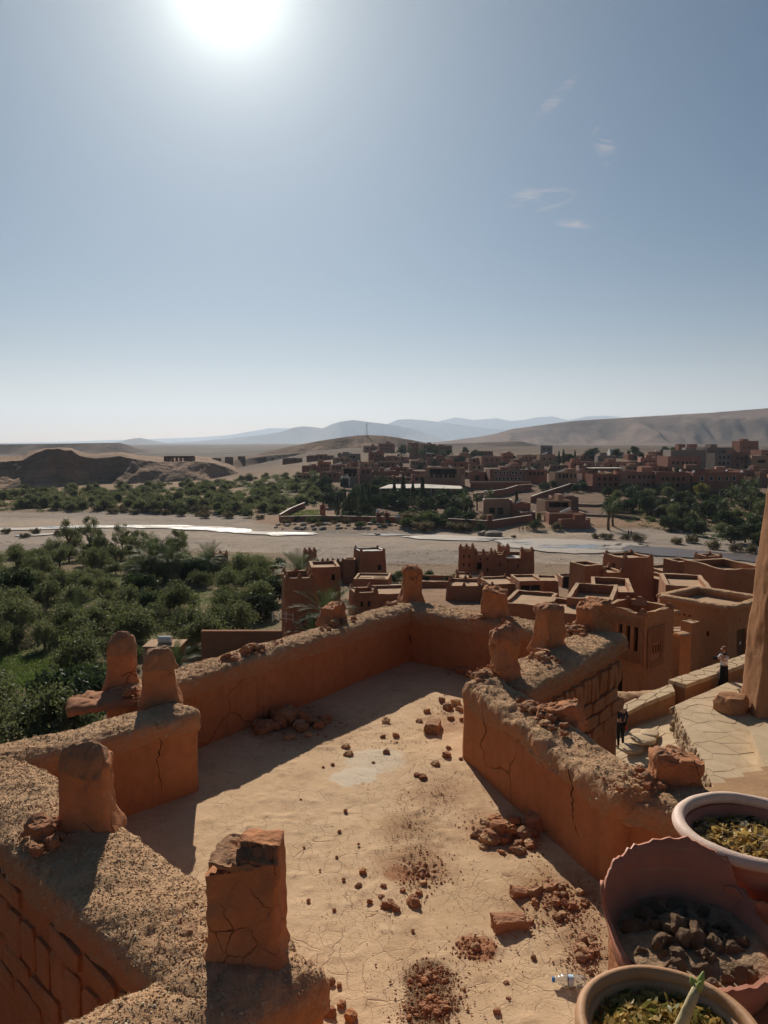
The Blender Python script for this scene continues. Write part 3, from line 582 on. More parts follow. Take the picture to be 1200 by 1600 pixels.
def merlon(w, px_c, py_base, py_top, width_px, depth, wall_dir, seed, dome=0.17, taper=0.13, cut=None, label=None, amp=0.035, crust='dark_crust', capr=True, base_z=-2.43, mat='merlon_mud', pw=1.9):
    root = walls[w]; c = gz(px_c, py_base, base_z); Y = c.y + depth * 0.2; ztop = at(px_c, py_top, Y).z; dist = math.sqrt(c.x ** 2 + c.y ** 2 + c.z ** 2)
    wd = width_px / FPX * (c.y * CP - c.z * SP); d = Vector((math.cos(wall_dir), math.sin(wall_dir), 0)); n = Vector((-d.y, d.x, 0))
    cc = Vector((c.x, c.y, 0)) + (n if n.y > 0 else -n) * depth * 0.42
    a, b = cc - d * wd / 2, cc + d * wd / 2; inv = np.array(root.location)
    z0 = base_z - 0.06; zs = ztop - dome; ct = (lambda u, v: ztop - cut(u, v)) if cut else None
    flat_top = cut is not None
    V, Fc = slab(a, b, depth / 2, z0, zs + (dome * .9 if flat_top else .02), ztop if flat_top else zs + .05, 1, step=0.016, rings=7, amp=amp, nscale=4.5, fine=0.011, fscale=20, corner=0.03, taper=taper, seed=seed, pw=4, cut=ct)
    foot_ = np.clip((base_z + .10 - V[:, 2]) / .12, 0, 1); V[:, :2] = np.array((cc.x, cc.y)) + (V[:, :2] - np.array((cc.x, cc.y))) * (1 + .22 * foot_ ** 1.5)[:, None]
    o = obj('merlon', mesh_from('merlon', V - inv, Fc, mat, True), root)
    if label: o['label'] = label
    if capr:
        s = 1 - taper; k = 1.0 if flat_top else 1.05
        V, Fc = slab(cc - d * wd / 2 * s * k, cc + d * wd / 2 * s * k, depth / 2 * s * k, zs - 0.045, zs + dome * .12, ztop + 0.006, 1, step=0.013, rings=11, amp=amp * 1.0, nscale=5, fine=0.018, fscale=24, corner=0.05, seed=seed + 3, pw=pw, cut=ct, zlevels=4)
        c2 = obj('crust', mesh_from('crust', V - inv, Fc, crust, True), o)
    return cc, z0
DA = math.atan2(0.808, 0.589)
M = []
M.append(merlon('A', 190, 1072, 990, 46, 0.24, 0.25, 101, label='weathered merlon at the broken outer end of the wall'))
M.append(merlon('C', 250, 1096, 1012, 54, 0.26, 0.30, 102, label='upright round-topped merlon on the free end'))
M.append(merlon('D', 132, 1300, 1165, 82, 0.25, 0.10, 103, label='round-topped merlon with crumbled foot', dome=0.15))
M.append(merlon('E', 380, 1502, 1322, 112, 0.26, -0.05, 104, dome=0.03, taper=0.04, crust='dark_crust', pw=6,
               cut=lambda u, v: np.where(u < -0.15, 0.13, np.where(v < -0.6, 0.07, 0.0)) + 0.02 * v, label='squared merlon with a stepped broken top'))
M.append(merlon('A', 645, 937, 883, 32, 0.30, 0.1, 105, dome=0.1, taper=0.12, label='tall pointed merlon on the far corner', crust='merlon_mud', pw=1.7))
M.append(merlon('A', 530, 972, 943, 38, 0.26, DA, 106, dome=0.04, pw=5, amp=0.05, crust='crumbled', cut=lambda u, v: 0.03 - 0.04 * u, label='crumbled merlon stump'))
M.append(merlon('B', 771, 970, 920, 40, 0.30, -0.3, 107, dome=0.05, pw=5, amp=0.04, taper=0.14, crust='merlon_mud', cut=lambda u, v: 0.03 + 0.03 * u, label='broken square merlon'))
M.append(merlon('F', 795, 1066, 978, 46, 0.26, 0.35, 108, dome=0.14, amp=0.08, taper=0.06, crust='crumbled', label='tall split merlon with a rubble foot', pw=1.8))
M.append(merlon('G', 868, 1016, 942, 42, 0.28, 0.5, 109, dome=0.10, amp=0.05, taper=0.12, crust='crumbled', pw=1.8, label='eroded pointed merlon'))
M.append(merlon('G', 938, 986, 938, 44, 0.34, 0.5, 110, dome=0.06, amp=0.06, taper=0.1, pw=4, crust='crumbled', cut=lambda u, v: 0.05 - 0.06 * u, label='slumped merlon on the outer corner'))
M.append(merlon('F', 868, 1132, 1098, 62, 0.26, -0.5, 111, dome=0.04, amp=0.07, pw=4, crust='crumbled', cut=lambda u, v: 0.04 - 0.05 * u, label='ruined merlon with overhanging plaster'))
M.append(merlon('H', 1062, 1238, 1180, 78, 0.30, -0.1, 112, dome=0.05, amp=0.035, pw=5, crust='crumbled', base_z=-2.5, cut=lambda u, v: 0.02 + 0.04 * u, label='squat red merlon block near the pots'))
# overhanging broken slab at the outer end of the far wall
V, Fc = slab((-2.98, 7.08), (-2.25, 7.42), 0.25, -2.50, -2.46, -2.41, 1, step=0.025, rings=8, amp=0.05, nscale=4, fine=0.02, fscale=22, corner=0.05, seed=140)
o = obj('broken_slab', mesh_from('broken_slab', V - np.array(walls['A'].location), Fc, 'crumbled', True), walls['A']); o['label'] = 'thin broken ledge overhanging the drop'
# a dark vertical gap in the far corner and a prop plate
# bare bricks on the outer face of G: a soldier course over two flat courses
def brick_mesh(seed, w, h, d):
    bm = bmesh.new(); bmesh.ops.create_cube(bm, size=1); bmesh.ops.bevel(bm, geom=list(bm.edges), offset=0.12, segments=1, affect='EDGES')
    for v in bm.verts: v.co = (v.co.x * w, v.co.y * d, v.co.z * h)
    V = np.array([v.co[:] for v in bm.verts]); Fc = [tuple(v.index for v in f.verts) for f in bm.faces]; bm.free()
    V = disp(V, 0.022, 8, seed, 2); return mesh_from('brick', V, Fc, 'adobe_brick')
SOLD = [brick_mesh(200 + k, 0.085, 0.27, 0.10) for k in range(4)]; FLATB = [brick_mesh(210 + k, 0.33, 0.15, 0.10) for k in range(4)]
def brick_row(root, a, b, z, meshes, pitch, out, gap=0.0, skip=0.0, zj=0.008):
    a = Vector((*a, 0)); b = Vector((*b, 0)); d = (b - a); L = d.length; d.normalize(); n = Vector((d.y, -d.x, 0)); k = int(L / pitch); rz = math.atan2(d.y, d.x)
    for i in range(k):
        if rnd.random() < skip: continue
        p = a + d * (pitch * (i + 0.5) + gap) + n * (out + rnd.uniform(-0.012, 0.012)); p.z = z + rnd.uniform(-zj, zj)
        obj('brick', meshes[rnd.randrange(len(meshes))], root, Vector(p) - Vector(root.location), (rnd.uniform(-.04, .04), rnd.uniform(-.05, .05), rz + rnd.uniform(-.04, .04)))
ga, gb = (1.46, 7.46), (2.89, 9.27)   # outer face line of G
brick_row(walls['G'], ga, gb, -2.80, SOLD, 0.115, 0.015); brick_row(walls['G'], ga, gb, -3.03, FLATB, 0.36, 0.01); brick_row(walls['G'], ga, gb, -3.20, FLATB, 0.37, 0.01, 0.15); brick_row(walls['G'], ga, gb, -3.37, FLATB, 0.36, 0.0, skip=0.4)
da, db = (-3.32, 5.46), (-0.84, 3.12)
SOLD2 = [brick_mesh(220 + k, 0.17, 0.26, 0.10) for k in range(4)]; FLAT2 = [brick_mesh(230 + k, 0.36, 0.14, 0.10) for k in range(4)]
brick_row(walls['D'], da, db, -2.72, FLAT2, 0.40, -0.02, skip=.1); brick_row(walls['D'], da, db, -2.95, SOLD2, 0.20, -0.02); brick_row(walls['D'], da, db, -3.18, FLAT2, 0.40, -0.03, 0.1, skip=.15); brick_row(walls['D'], da, db, -3.36, FLAT2, 0.41, -0.04, 0.2, skip=.25)
# vertical cracks: recessed dark seams carved as thin wedges standing in the plaster
def crack(root, pts, w=0.012, out=0.004):
    P = [Vector(p) for p in pts]; mb = MB(); Q = []
    for i in range(len(P) - 1):
        for k in range(6): Q.append(P[i].lerp(P[i + 1], k / 6))
    Q.append(P[-1]); n = len(Q); V = []; D = (P[-1] - P[0]); hd = Vector((D.x, D.y, 0))
    side = hd.normalized() if hd.length > 0.25 else Vector((Q[0].y, -Q[0].x, 0)).normalized()
    for i, q in enumerate(Q):
        j = rnd.uniform(-0.012, 0.012); ww = w * rnd.uniform(0.3, 1.0) * (0.35 + 0.65 * math.sin(math.pi * min(1, (i + .7) / n)))
        V += [q + side * (j - ww), q + side * (j + ww)]
    mb.add(V, [(2 * i, 2 * i + 1, 2 * i + 3, 2 * i + 2) for i in range(n - 1)])
    me = mb.mesh('crack', 'dark_opening'); o = obj('crack', me, root); o.location = -Vector(root.location); o.location = Vector((0, 0, 0)) - Vector(root.location); return o
def on_wall(p0, p1, off):
    """points on the vertical plane through plan line p0-p1, from pixels"""
    a = Vector((*p0, 0)); d = Vector((p1[0] - p0[0], p1[1] - p0[1], 0)).normalized(); n = Vector((d.y, -d.x, 0))
    if n.dot(a) > 0: n = -n
    def f(px, py):
        r = ray(px, py); q = a + n * off; t = q.dot(n) / r.dot(n); return r * t
    return f
fF = on_wall((0.775, 7.65), (1.995, 4.13), 0.024); fC = on_wall((-3.5, 5.05), (-1.67, 6.85), 0.024); fA = on_wall((-2.45, 7.16), (0.55, 11.3), 0.024); fB = on_wall((0.25, 11.22), (2.6, 9.4), 0.024)
crack(walls['F'], [fF(754, 1105), fF(758, 1140), fF(752, 1165), fF(760, 1200)], 0.005); crack(walls['F'], [fF(888, 1190), fF(894, 1240), fF(893, 1270), fF(904, 1310)], 0.006)
crack(walls['C'], [fC(241, 1128), fC(252, 1160), fC(246, 1190), fC(254, 1235)], 0.006); crack(walls['A'], [fA(640, 962), fA(643, 985), fA(641, 1000), fA(645, 1028)], 0.012)
o = obj('tile_wedge', MB().box(-.14, .14, -.06, .06, -.02, .02).mesh('tile_wedge', 'pale_stone'), walls['A'], gz(643, 953, -2.47) + Vector((0, .05, 0)) - Vector(walls['A'].location), 0.1)

# ------------------------------------------------------------------ rubble: every lump that can be told apart is its own clod
CL = [rock_mesh('clod', ('crumbled', 'dark_crust', 'crumbled', 'adobe_brick', 'crumbled', 'path_mud', 'dark_crust', 'crumbled')[k], 300 + k, 3, 0.55, 0.45 + 0.12 * (k % 3), 0.72, 0.16) for k in range(8)]
def clod(p, r, label, group, name='mud_clod', mat=None, mesh=None, rot=None, sz=(1, 1, 1)):
    o = obj(name, mesh or CL[rnd.randrange(8)], None, p, rot or (rnd.uniform(-.3, .3), rnd.uniform(-.3, .3), rnd.uniform(0, 6.28)), (r * sz[0], r * sz[1], r * sz[2])); tag(o, label, 'mud clod', group); return o
CRUMB = []
def crumb(p, r): CRUMB.append((p.x, p.y, p.z, r))
def floor_clods(lst, label, group):
    for px, py, w in lst:
        p = gz(px, py, ZF); r = w / 2 / FPX * (p.y * CP - p.z * SP); (clod(p - Vector((0, 0, 0.15 * r)), r, label, group) if w >= 9 else crumb(p, r))
def pile(px, py, rx, ry, n, w0, w1, label, group, z=ZF, heap=0.0, slope=0.0):
    for _ in range(n):
        a = rnd.uniform(0, 6.283); q = rnd.random() ** 0.6 if (heap or slope) else min(1.7, abs(rnd.gauss(0, .62))); x = px + rx * q * math.cos(a); y = py + ry * q * math.sin(a) + slope * (x - px)
        p = gz(x, y, z); wp = (w0 + (w1 - w0) * rnd.random() ** 1.7) * max(.3, 1.15 - 0.6 * q); r = wp / 2 / FPX * (p.y * CP - p.z * SP); pp = p + Vector((0, 0, heap * max(0, 1 - q) * rnd.random() - 0.2 * r))
        (clod(pp, r, label, group) if wp >= 11.5 else crumb(pp, r))
        for _k in range(5):
            b2 = rnd.uniform(0, 6.283); q2 = rnd.random() ** .8 * 1.25; q2 = min(q2, 1.0) if slope else q2; xx_ = px + rx * q2 * math.cos(b2); pc_ = gz(xx_, py + ry * q2 * math.sin(b2) + slope * (xx_ - px), z); crumb(pc_, rnd.uniform(1.2, 6.5) * rnd.random() / 2 / FPX * (pc_.y * CP - pc_.z * SP) + .002)
GF = 'clods scattered on the terrace floor'
floor_clods([(540, 1168, 12), (544, 1180, 14), (520, 1196, 8), (598, 1152, 9), (540, 1268, 8), (603, 1128, 14), (618, 1151, 12), (604, 1177, 12), (583, 1193, 7)], 'small mud clod lying on the sunlit floor near the pale lime patch', 'clods by the lime patch')
floor_clods([(680, 1195, 13), (697, 1182, 15), (660, 1215, 14), (652, 1212, 10), (700, 1170, 9), (720, 1187, 8)], 'mud clod on the floor left of the cracked parapet end', 'clods left of the parapet end')
floor_clods([(700, 1108, 16), (712, 1100, 18), (690, 1096, 12), (720, 1110, 14), (668, 1112, 12), (705, 1124, 10), (655, 1128, 10), (722, 1126, 10)], 'mud clod in the loose heap around the fallen brick by the back parapet', 'clods around the fallen brick')
floor_clods([(604, 1417, 16), (618, 1421, 14), (610, 1412, 12), (595, 1402, 10), (560, 1385, 10), (577, 1410, 10), (600, 1386, 10), (567, 1363, 12), (630, 1392, 9), (648, 1412, 22), (655, 1396, 12)], 'small dark clod in the loose scatter mid floor', 'clods mid floor')
floor_clods([(518, 1536, 12), (530, 1540, 9), (535, 1570, 14), (517, 1585, 20), (548, 1590, 22), (640, 1590, 9)], 'dark clod near the free end of the bottom parapet', 'clods near the bottom parapet')
floor_clods([(776, 1582, 12), (794, 1562, 9), (790, 1538, 10), (833, 1498, 9), (830, 1441, 10), (922, 1521, 9), (725, 1547, 7), (645, 1455, 7)], 'stray clod on the bare floor between the water bottle and the brown stain', 'stray clods on bare floor')
floor_clods([(530, 1300, 7), (537, 1375, 8), (522, 1423, 8), (482, 1408, 8), (526, 1340, 6), (475, 1325, 6), (560, 1320, 6), (500, 1360, 5), (505, 1200, 6), (470, 1250, 5)], 'tiny dark clod on the open floor towards the left', 'tiny clods on open floor')
pile(790, 1308, 48, 30, 34, 12, 34, 'mud clod in the rubble heap at the foot of the cracked parapet', 'rubble heap at the parapet foot', heap=0.06)
floor_clods([(842, 1290, 44), (772, 1312, 34), (750, 1308, 26), (820, 1310, 26)], 'large clod in the rubble heap at the foot of the cracked parapet', 'large clods of the rubble heap')
pile(870, 1405, 50, 36, 30, 8, 22, 'mud clod strewn between the big loose brick and the parapet shadow', 'clods behind the loose brick', heap=0.02)
pile(915, 1480, 28, 40, 16, 8, 22, 'mud clod strewn along the foot of the wall above the water bottle', 'clods above the water bottle')
pile(455, 1132, 62, 24, 40, 14, 40, 'shaded mud clod in the heap under the long parapet', 'shaded heap under the long parapet', heap=0.08)
pile(745, 1050, 40, 8, 12, 14, 30, 'shaded mud clod heaped in the far corner behind the split merlon', 'shaded heap in the far corner', heap=0.06)
pile(660, 1365, 30, 34, 22, 6, 14, 'reddish crumb of mud in the mid floor stain', 'reddish crumbs mid floor'); pile(745, 1482, 30, 16, 20, 7, 15, 'red crumb in the small red patch beside the loose brick', 'red crumbs by the loose brick')
pile(673, 1530, 32, 22, 22, 7, 16, 'dark crumb in the brown soil stain near the bottom', 'dark crumbs in the soil stain'); pile(676, 1575, 40, 22, 26, 7, 18, 'dark crumb in the brown soil stain near the bottom', 'dark crumbs in the soil stain')
BM = [rock_mesh('mud_brick', ('dark_crust', 'crumbled', 'adobe_brick')[k], 240 + k, 4, 0.16, 0.93, 1.0, 0.06) for k in range(3)]
def loose_brick(px, py, rot, s, label, k=0):
    p = gz(px, py, ZF); o = obj('mud_brick', BM[k], None, p + Vector((0, 0, -.01)), rot, (.19 * s, .10 * s, .085 * s)); tag(o, label, 'brick')
loose_brick(676, 1140, (0.05, 0.12, 1.35), 0.95, 'fallen mud brick lying on the floor before the back parapet')
loose_brick(795, 1447, (0.03, 0.05, 0.25), 0.75, 'big loose mud brick casting a shadow right of the red patch', 1)
loose_brick(770, 1312, (0.5, 0.2, 1.2), 0.62, 'half buried mud brick tilted in the rubble heap', 2)
loose_brick(833, 1395, (1.2, 0.2, 0.9), 0.5, 'small mud brick propped upright beside the parapet shadow', 0)
loose_brick(812, 1398, (0.1, 0.3, 0.3), 0.5, 'short mud brick lying beside the propped one', 1)
# rubble around the merlon feet
def foot(px, py, rx, ry, n, w0, w1, label, z=-2.40, slope=0.0): pile(px, py, rx, ry, n, w0, w1, label, 'clods ' + label.split('clod ')[1], z, 0.04, slope)
foot(530, 975, 32, 5, 14, 8, 18, 'crumbled clod around the low merlon stump on the long parapet', -2.4, -.3); foot(392, 1018, 50, 6, 20, 9, 24, 'crumbled clod on the broken crest of the long parapet', -2.4, -.31)
foot(612, 947, 22, 3, 12, 7, 14, 'crumbled clod at the foot of the tall corner merlon', -2.4, -.3); foot(748, 968, 16, 8, 9, 8, 18, 'crumbled clod left of the broken square merlon'); foot(792, 972, 12, 6, 6, 8, 18, 'crumbled clod right of the broken square merlon')
foot(762, 1060, 26, 16, 22, 10, 24, 'crumbled clod at the foot of the tall split merlon'); foot(850, 1025, 24, 14, 22, 9, 20, 'crumbled clod at the foot of the eroded pointed merlon'); foot(900, 985, 22, 10, 14, 8, 20, 'crumbled clod beside the slumped corner merlon')
foot(845, 1118, 46, 13, 26, 9, 26, 'crumbled clod around the ruined merlon with overhanging plaster', -2.4, .6); foot(1000, 1222, 60, 22, 40, 8, 22, 'crumbled clod beside the squat red merlon block', -2.44); foot(65, 1305, 38, 26, 16, 12, 40, 'crumbled clod left of the round-topped merlon above the dark bricks'); foot(205, 1085, 18, 10, 9, 8, 20, 'crumbled clod between the two left merlons')
pile(296, 1462, 14, 10, 6, 16, 30, 'hollow broken clod beside the squared merlon', 'clods beside the squared merlon', -2.43)
# fine grit on the floor
def grit():
    g = np.random.default_rng(77); P = []; S = []
    def cl(px, py, rx, ry, n, s0, s1):
        for _ in range(n):
            a = g.random() * 6.283; q = abs(g.normal()) * .62; P.append(tuple(gz(px + rx * q * math.cos(a), py + ry * q * math.sin(a), ZF + 0.006))); S.append(s0 + (s1 - s0) * g.random() ** 2)
    for a in ((672, 1525, 50, 26, 700, .003, .012), (676, 1575, 55, 26, 700, .003, .012), (745, 1482, 36, 18, 420, .003, .010), (655, 1360, 50, 44, 700, .003, .010), (640, 1290, 50, 50, 500, .003, .008), (790, 1310, 90, 50, 900, .003, .014), (880, 1410, 90, 60, 1100, .003, .012), (920, 1490, 50, 60, 700, .003, .012),
              (700, 1110, 50, 24, 400, .003, .012), (690, 1240, 80, 60, 500, .003, .009), (600, 1420, 120, 160, 500, .002, .007), (560, 1330, 160, 140, 350, .002, .006), (700, 1520, 220, 90, 500, .002, .007), (455, 1132, 90, 36, 600, .004, .016), (620, 1160, 90, 40, 300, .003, .009)): cl(*a)
    P = np.array(P); S = np.array(S)[:, None]; n = len(P); T = np.array([(1, 0, 0), (-.5, .87, 0), (-.5, -.87, 0), (0, 0, 1.1)])
    ang = g.random(n) * 6.283; ca, sa = np.cos(ang), np.sin(ang); V = np.empty((n, 4, 3))
    for i in range(4):
        j = 0.6 + 0.8 * g.random(n); V[:, i, 0] = P[:, 0] + S[:, 0] * j * (T[i, 0] * ca - T[i, 1] * sa); V[:, i, 1] = P[:, 1] + S[:, 0] * j * (T[i, 0] * sa + T[i, 1] * ca); V[:, i, 2] = P[:, 2] + S[:, 0] * T[i, 2] * j * 0.6 - .003
    b0 = np.arange(n)[:, None] * 4; F = np.concatenate([b0 + np.array(q) for q in ((0, 1, 3), (1, 2, 3), (2, 0, 3))])
    o = obj('grit', mesh_from('grit', V.reshape(-1, 3), F, 'crumbled'), None, kind='stuff'); o['label'] = 'fine mud grit and crumbs strewn over the terrace floor'
grit()

def crumbs():
    base = []
    for k in range(4):
        me = rock_mesh('crumb', 'crumbled', 340 + k, 1, 0.35, 0.4, 0.75, 0.05); base.append((np.array([v.co[:] for v in me.vertices]), np.array([p.vertices[:] for p in me.polygons]))); bpy.data.meshes.remove(me)
    Vs = []; Fs = []; n = 0
    for i, (x, y, z, r) in enumerate(CRUMB):
        V, F = base[i % 4]; a = i * 1.7; c, s_ = math.cos(a), math.sin(a); Q = V * r; Vs.append(np.column_stack([Q[:, 0] * c - Q[:, 1] * s_ + x, Q[:, 0] * s_ + Q[:, 1] * c + y, Q[:, 2] + z])); Fs.append(F + n); n += len(V)
    o = obj('mud_crumbs', mesh_from('mud_crumbs', np.concatenate(Vs), np.concatenate(Fs), 'crumbled'), None, kind='stuff'); o['label'] = 'small broken mud crumbs lying among the larger clods'
crumbs()
# ------------------------------------------------------------------ lane, landing and tower right of the terrace
def clip(poly, p, n):
    out = []
    for i in range(len(poly)):
        a, b = poly[i], poly[(i + 1) % len(poly)]; da = (a[0] - p[0]) * n[0] + (a[1] - p[1]) * n[1]; db = (b[0] - p[0]) * n[0] + (b[1] - p[1]) * n[1]
        if da <= 0: out.append(a)
        if da * db < 0: t = da / (da - db); out.append((a[0] + (b[0] - a[0]) * t, a[1] + (b[1] - a[1]) * t))
    return out
def cells(poly, size, seed, inset=0.02, jitter=0.49, stretch=1.0):
    g = random.Random(seed); xs = [p[0] for p in poly]; ys = [p[1] for p in poly]; pts = []
    x = min(xs) - size
    while x < max(xs) + size:
        y = min(ys) - size
        while y < max(ys) + size:
            pts.append((x + g.uniform(-jitter, jitter) * size, y + g.uniform(-jitter, jitter) * size * stretch)); y += size * stretch
        x += size
    res = []
    for i, p in enumerate(pts):
        c = list(poly)
        for j, q in enumerate(pts):
            if i == j: continue
            dx, dy = q[0] - p[0], q[1] - p[1]; L = math.hypot(dx, dy)
            if L > 3.2 * size * max(1, stretch): continue
            c = clip(c, (p[0] + dx / 2 - dx / L * inset, p[1] + dy / 2 - dy / L * inset), (dx / L, dy / L))
            if len(c) < 3: break
        if len(c) >= 3:
            A = abs(sum(c[k][0] * c[(k + 1) % len(c)][1] - c[(k + 1) % len(c)][0] * c[k][1] for k in range(len(c)))) / 2
            if A > size * size * 0.06: res.append(c)
    return res
def flags(root, poly, size, zf, seed, name='flagstone', mat='flagstone', thick=0.05, proud=0.014, inset=0.009, stretch=1.0):
    g = random.Random(seed + 1); inv = Vector(root.location)
    for c in cells(poly, size, seed, inset, stretch=stretch):
        cx = sum(p[0] for p in c) / len(c); cy_ = sum(p[1] for p in c) / len(c); n = len(c); pr = proud + g.uniform(-0.006, 0.010); mb = MB(); k = 0.965
        lo = [(x, y, zf(x, y) - thick) for x, y in c]; mid = [(x, y, zf(x, y) + pr - 0.006) for x, y in c]; hi = [(cx + (x - cx) * k, cy_ + (y - cy_) * k, zf(x, y) + pr) for x, y in c]
        V = [Vector(v) - inv for v in lo + mid + hi]
        mb.add(V, [(i, (i + 1) % n, n + (i + 1) % n, n + i) for i in range(n)] + [(n + i, n + (i + 1) % n, 2 * n + (i + 1) % n, 2 * n + i) for i in range(n)] + [tuple(range(2 * n, 3 * n))])
        obj(name, mb.mesh(name, mat), root)
ZP = -9.38
land = [gz(x, y, ZP) for x, y in ((1055, 1102), (1140, 1066), (1185, 1072), (1260, 1092), (1260, 1262), (1120, 1262), (1112, 1222), (1100, 1190), (1072, 1142))]
lp = [(v.x, v.y) for v in land]
mb = MB(); n = len(lp); mb.add([(x, y, ZP) for x, y in lp] + [(x, y, -13.5) for x, y in lp], [tuple(range(n))] + [(i, i + n, (i + 1) % n + n, (i + 1) % n) for i in range(n)])
landing = struct('paved_landing', mb.mesh('paved_landing', 'mortar'), 'pale flagstone landing with a rubble stone side')
lpi = [(x * 0.999, y) for x, y in lp]
flags(landing, lpi, 0.62, lambda x, y: ZP + 0.02 * math.sin(x * 2) * math.cos(y * 1.3), 5, stretch=1.4, inset=0.006)
STN = [rock_mesh('stone', 'rubble_stone', 400 + k, 2, 0.3, 0.9, 1.0, 0.1) for k in range(5)]
def stone_face(root, a, b, zt, zb, size, seed):
    g = random.Random(seed); a = Vector((*a, 0)); b = Vector((*b, 0)); d = b - a; L = d.length; d.normalize(); nrm = Vector((d.y, -d.x, 0)); z = zt - size * 0.45; rz = math.atan2(d.y, d.x)
    while z > zb:
        s = g.uniform(0, size)
        while s < L:
            w = g.uniform(0.7, 1.5) * size; h = size * g.uniform(0.45, 0.62)
            p = a + d * (s + w / 2) + nrm * g.uniform(-0.04, 0.02); p.z = z + g.uniform(-.03, .03)
            obj('stone', STN[g.randrange(5)], root, p - Vector((0, 0, h * .4)), (g.uniform(-.2, .2), g.uniform(-.3, .3), rz + g.uniform(-.2, .2)), (w * 0.6, 0.09, h * 1.1)); s += w
        z -= size * 0.82
stone_face(landing, lp[0], lp[8], ZP - 0.03, -11.15, 0.27, 3); stone_face(landing, lp[8], lp[7], ZP - 0.03, -11.1, 0.27, 4); stone_face(landing, lp[7], lp[6], ZP - 0.03, -10.6, 0.27, 6)
stone_face(landing, lp[1], lp[0], ZP - 0.03, -10.9, 0.3, 7)
def path_z(x, y): return -11.25 + 1.45 * float(sm(7.6, 13.0, x + 0.15 * (28 - y)))
pp = [(4.5, 23.0), (13.6, 23.6), (15.5, 30.5), (14.5, 32.6), (11.4, 29.6), (6.8, 29.4), (4.5, 29.4)]
def sheet(name, poly, zf, st, mat, label=None, drop=0.0):
    P = np.array(poly); xs = np.arange(P[:, 0].min() - st, P[:, 0].max() + st, st); ys = np.arange(P[:, 1].min() - st, P[:, 1].max() + st, st); X, Y = np.meshgrid(xs, ys); x = X.ravel(); y = Y.ravel(); z = np.array([zf(a, b) for a, b in zip(x, y)]) - drop
    nx = len(xs); i = np.arange((len(ys) - 1) * nx).reshape(len(ys) - 1, nx)[:, :-1].ravel(); Fc = np.column_stack([i, i + 1, i + nx + 1, i + nx]); k = poly_inside(np.column_stack([x[Fc].mean(1), y[Fc].mean(1)]), poly); return struct(name, mesh_from(name, np.column_stack([x, y, z]), Fc[k], mat, True), label)
path = sheet('stone_path', pp, path_z, 0.15, 'path_mud', 'stone lane descending below the landing')
flags(path, [(6.0, 25.2), (12.3, 25.2), (12.8, 28.4), (6.0, 28.6)], 0.75, path_z, 9)
# low wall along the outside of the lane
def low_wall(name, label, pts, hw, zt, zb, seed):
    root = thing(name, label, 'wall', (pts[0][0], pts[0][1], zb)); root['kind'] = 'thing'; inv = Vector(root.location); mb = MB(); n = len(pts); P = [Vector((x, y, 0)) for x, y in pts]; V = []
    for i, p in enumerate(P):
        d = (P[min(i + 1, n - 1)] - P[max(i - 1, 0)]).normalized(); m_ = Vector((-d.y, d.x, 0)); 
        for off, z in ((-hw - .03, zb - 2.6), (-hw, zt[i] - .06), (-hw + .05, zt[i]), (hw - .05, zt[i]), (hw, zt[i] - .06), (hw + .03, zb - 2.6)): V.append(p + m_ * off + Vector((0, 0, z)))
    F = [(i * 6 + j, i * 6 + j + 1, (i + 1) * 6 + j + 1, (i + 1) * 6 + j) for i in range(n - 1) for j in range(5)] + [(0, 1, 2, 3, 4, 5), tuple((n - 1) * 6 + j for j in range(6))[::-1]]
    bm = bmesh.new(); vs = [bm.verts.new(v - inv) for v in V]
    for f in F: bm.faces.new([vs[i] for i in f])
    bmesh.ops.recalc_face_normals(bm, faces=bm.faces); bmesh.ops.subdivide_edges(bm, edges=bm.edges, cuts=3, use_grid_fill=True)
    W_ = np.array([v.co[:] for v in bm.verts]); W2 = disp(W_, 0.07, 1.3, seed)
    for v, q in zip(bm.verts, W2): v.co = q
    me = bpy.data.meshes.new('wall_body'); bm.to_mesh(me); bm.free(); me.materials.append(MATS['wall_near']); obj('wall_body', me, root)
    poly = []; back = []
    for i, p in enumerate(P):
        d = (P[min(i + 1, n - 1)] - P[max(i - 1, 0)]).normalized(); m_ = Vector((-d.y, d.x, 0)); a = p - m_ * (hw + .04); c = p + m_ * (hw + .04); poly.append((a.x, a.y)); back.append((c.x, c.y))
    X = [p.x for p in P]; s = np.argsort(X); X = np.array(X)[s]; Zt = np.array(zt)[s]
    flags(root, poly + back[::-1], 0.55, lambda x, y: float(np.interp(x, X, Zt)), seed, proud=0.06, thick=0.1, inset=0.015); return root
w0, w1, w2, w3, w4 = at(1215, 1014, 34), at(1058, 1068, 29.2), at(1052, 1076, 29.0), at(965, 1114, 29.2), at(885, 1158, 28.6)
low_wall('lane_wall', 'upper stretch of flag-topped lane wall behind the visitor in the hat', [(w1.x, w1.y), ((w0.x + w1.x) / 2, (w0.y + w1.y) / 2), (w0.x, w0.y)], 0.34, [w1.z, (w0.z + w1.z) / 2, w0.z], -10.3, 31)
low_wall('lane_wall', 'lower stretch of flag-topped lane wall sloping down to the left', [(w4.x, w4.y), (w3.x, w3.y), ((w2.x + w3.x) / 2, (w2.y + w3.y) / 2 + .1), (w2.x, w2.y)], 0.34, [w4.z, w3.z, (w2.z + w3.z) / 2, w2.z], -11.4, 33)
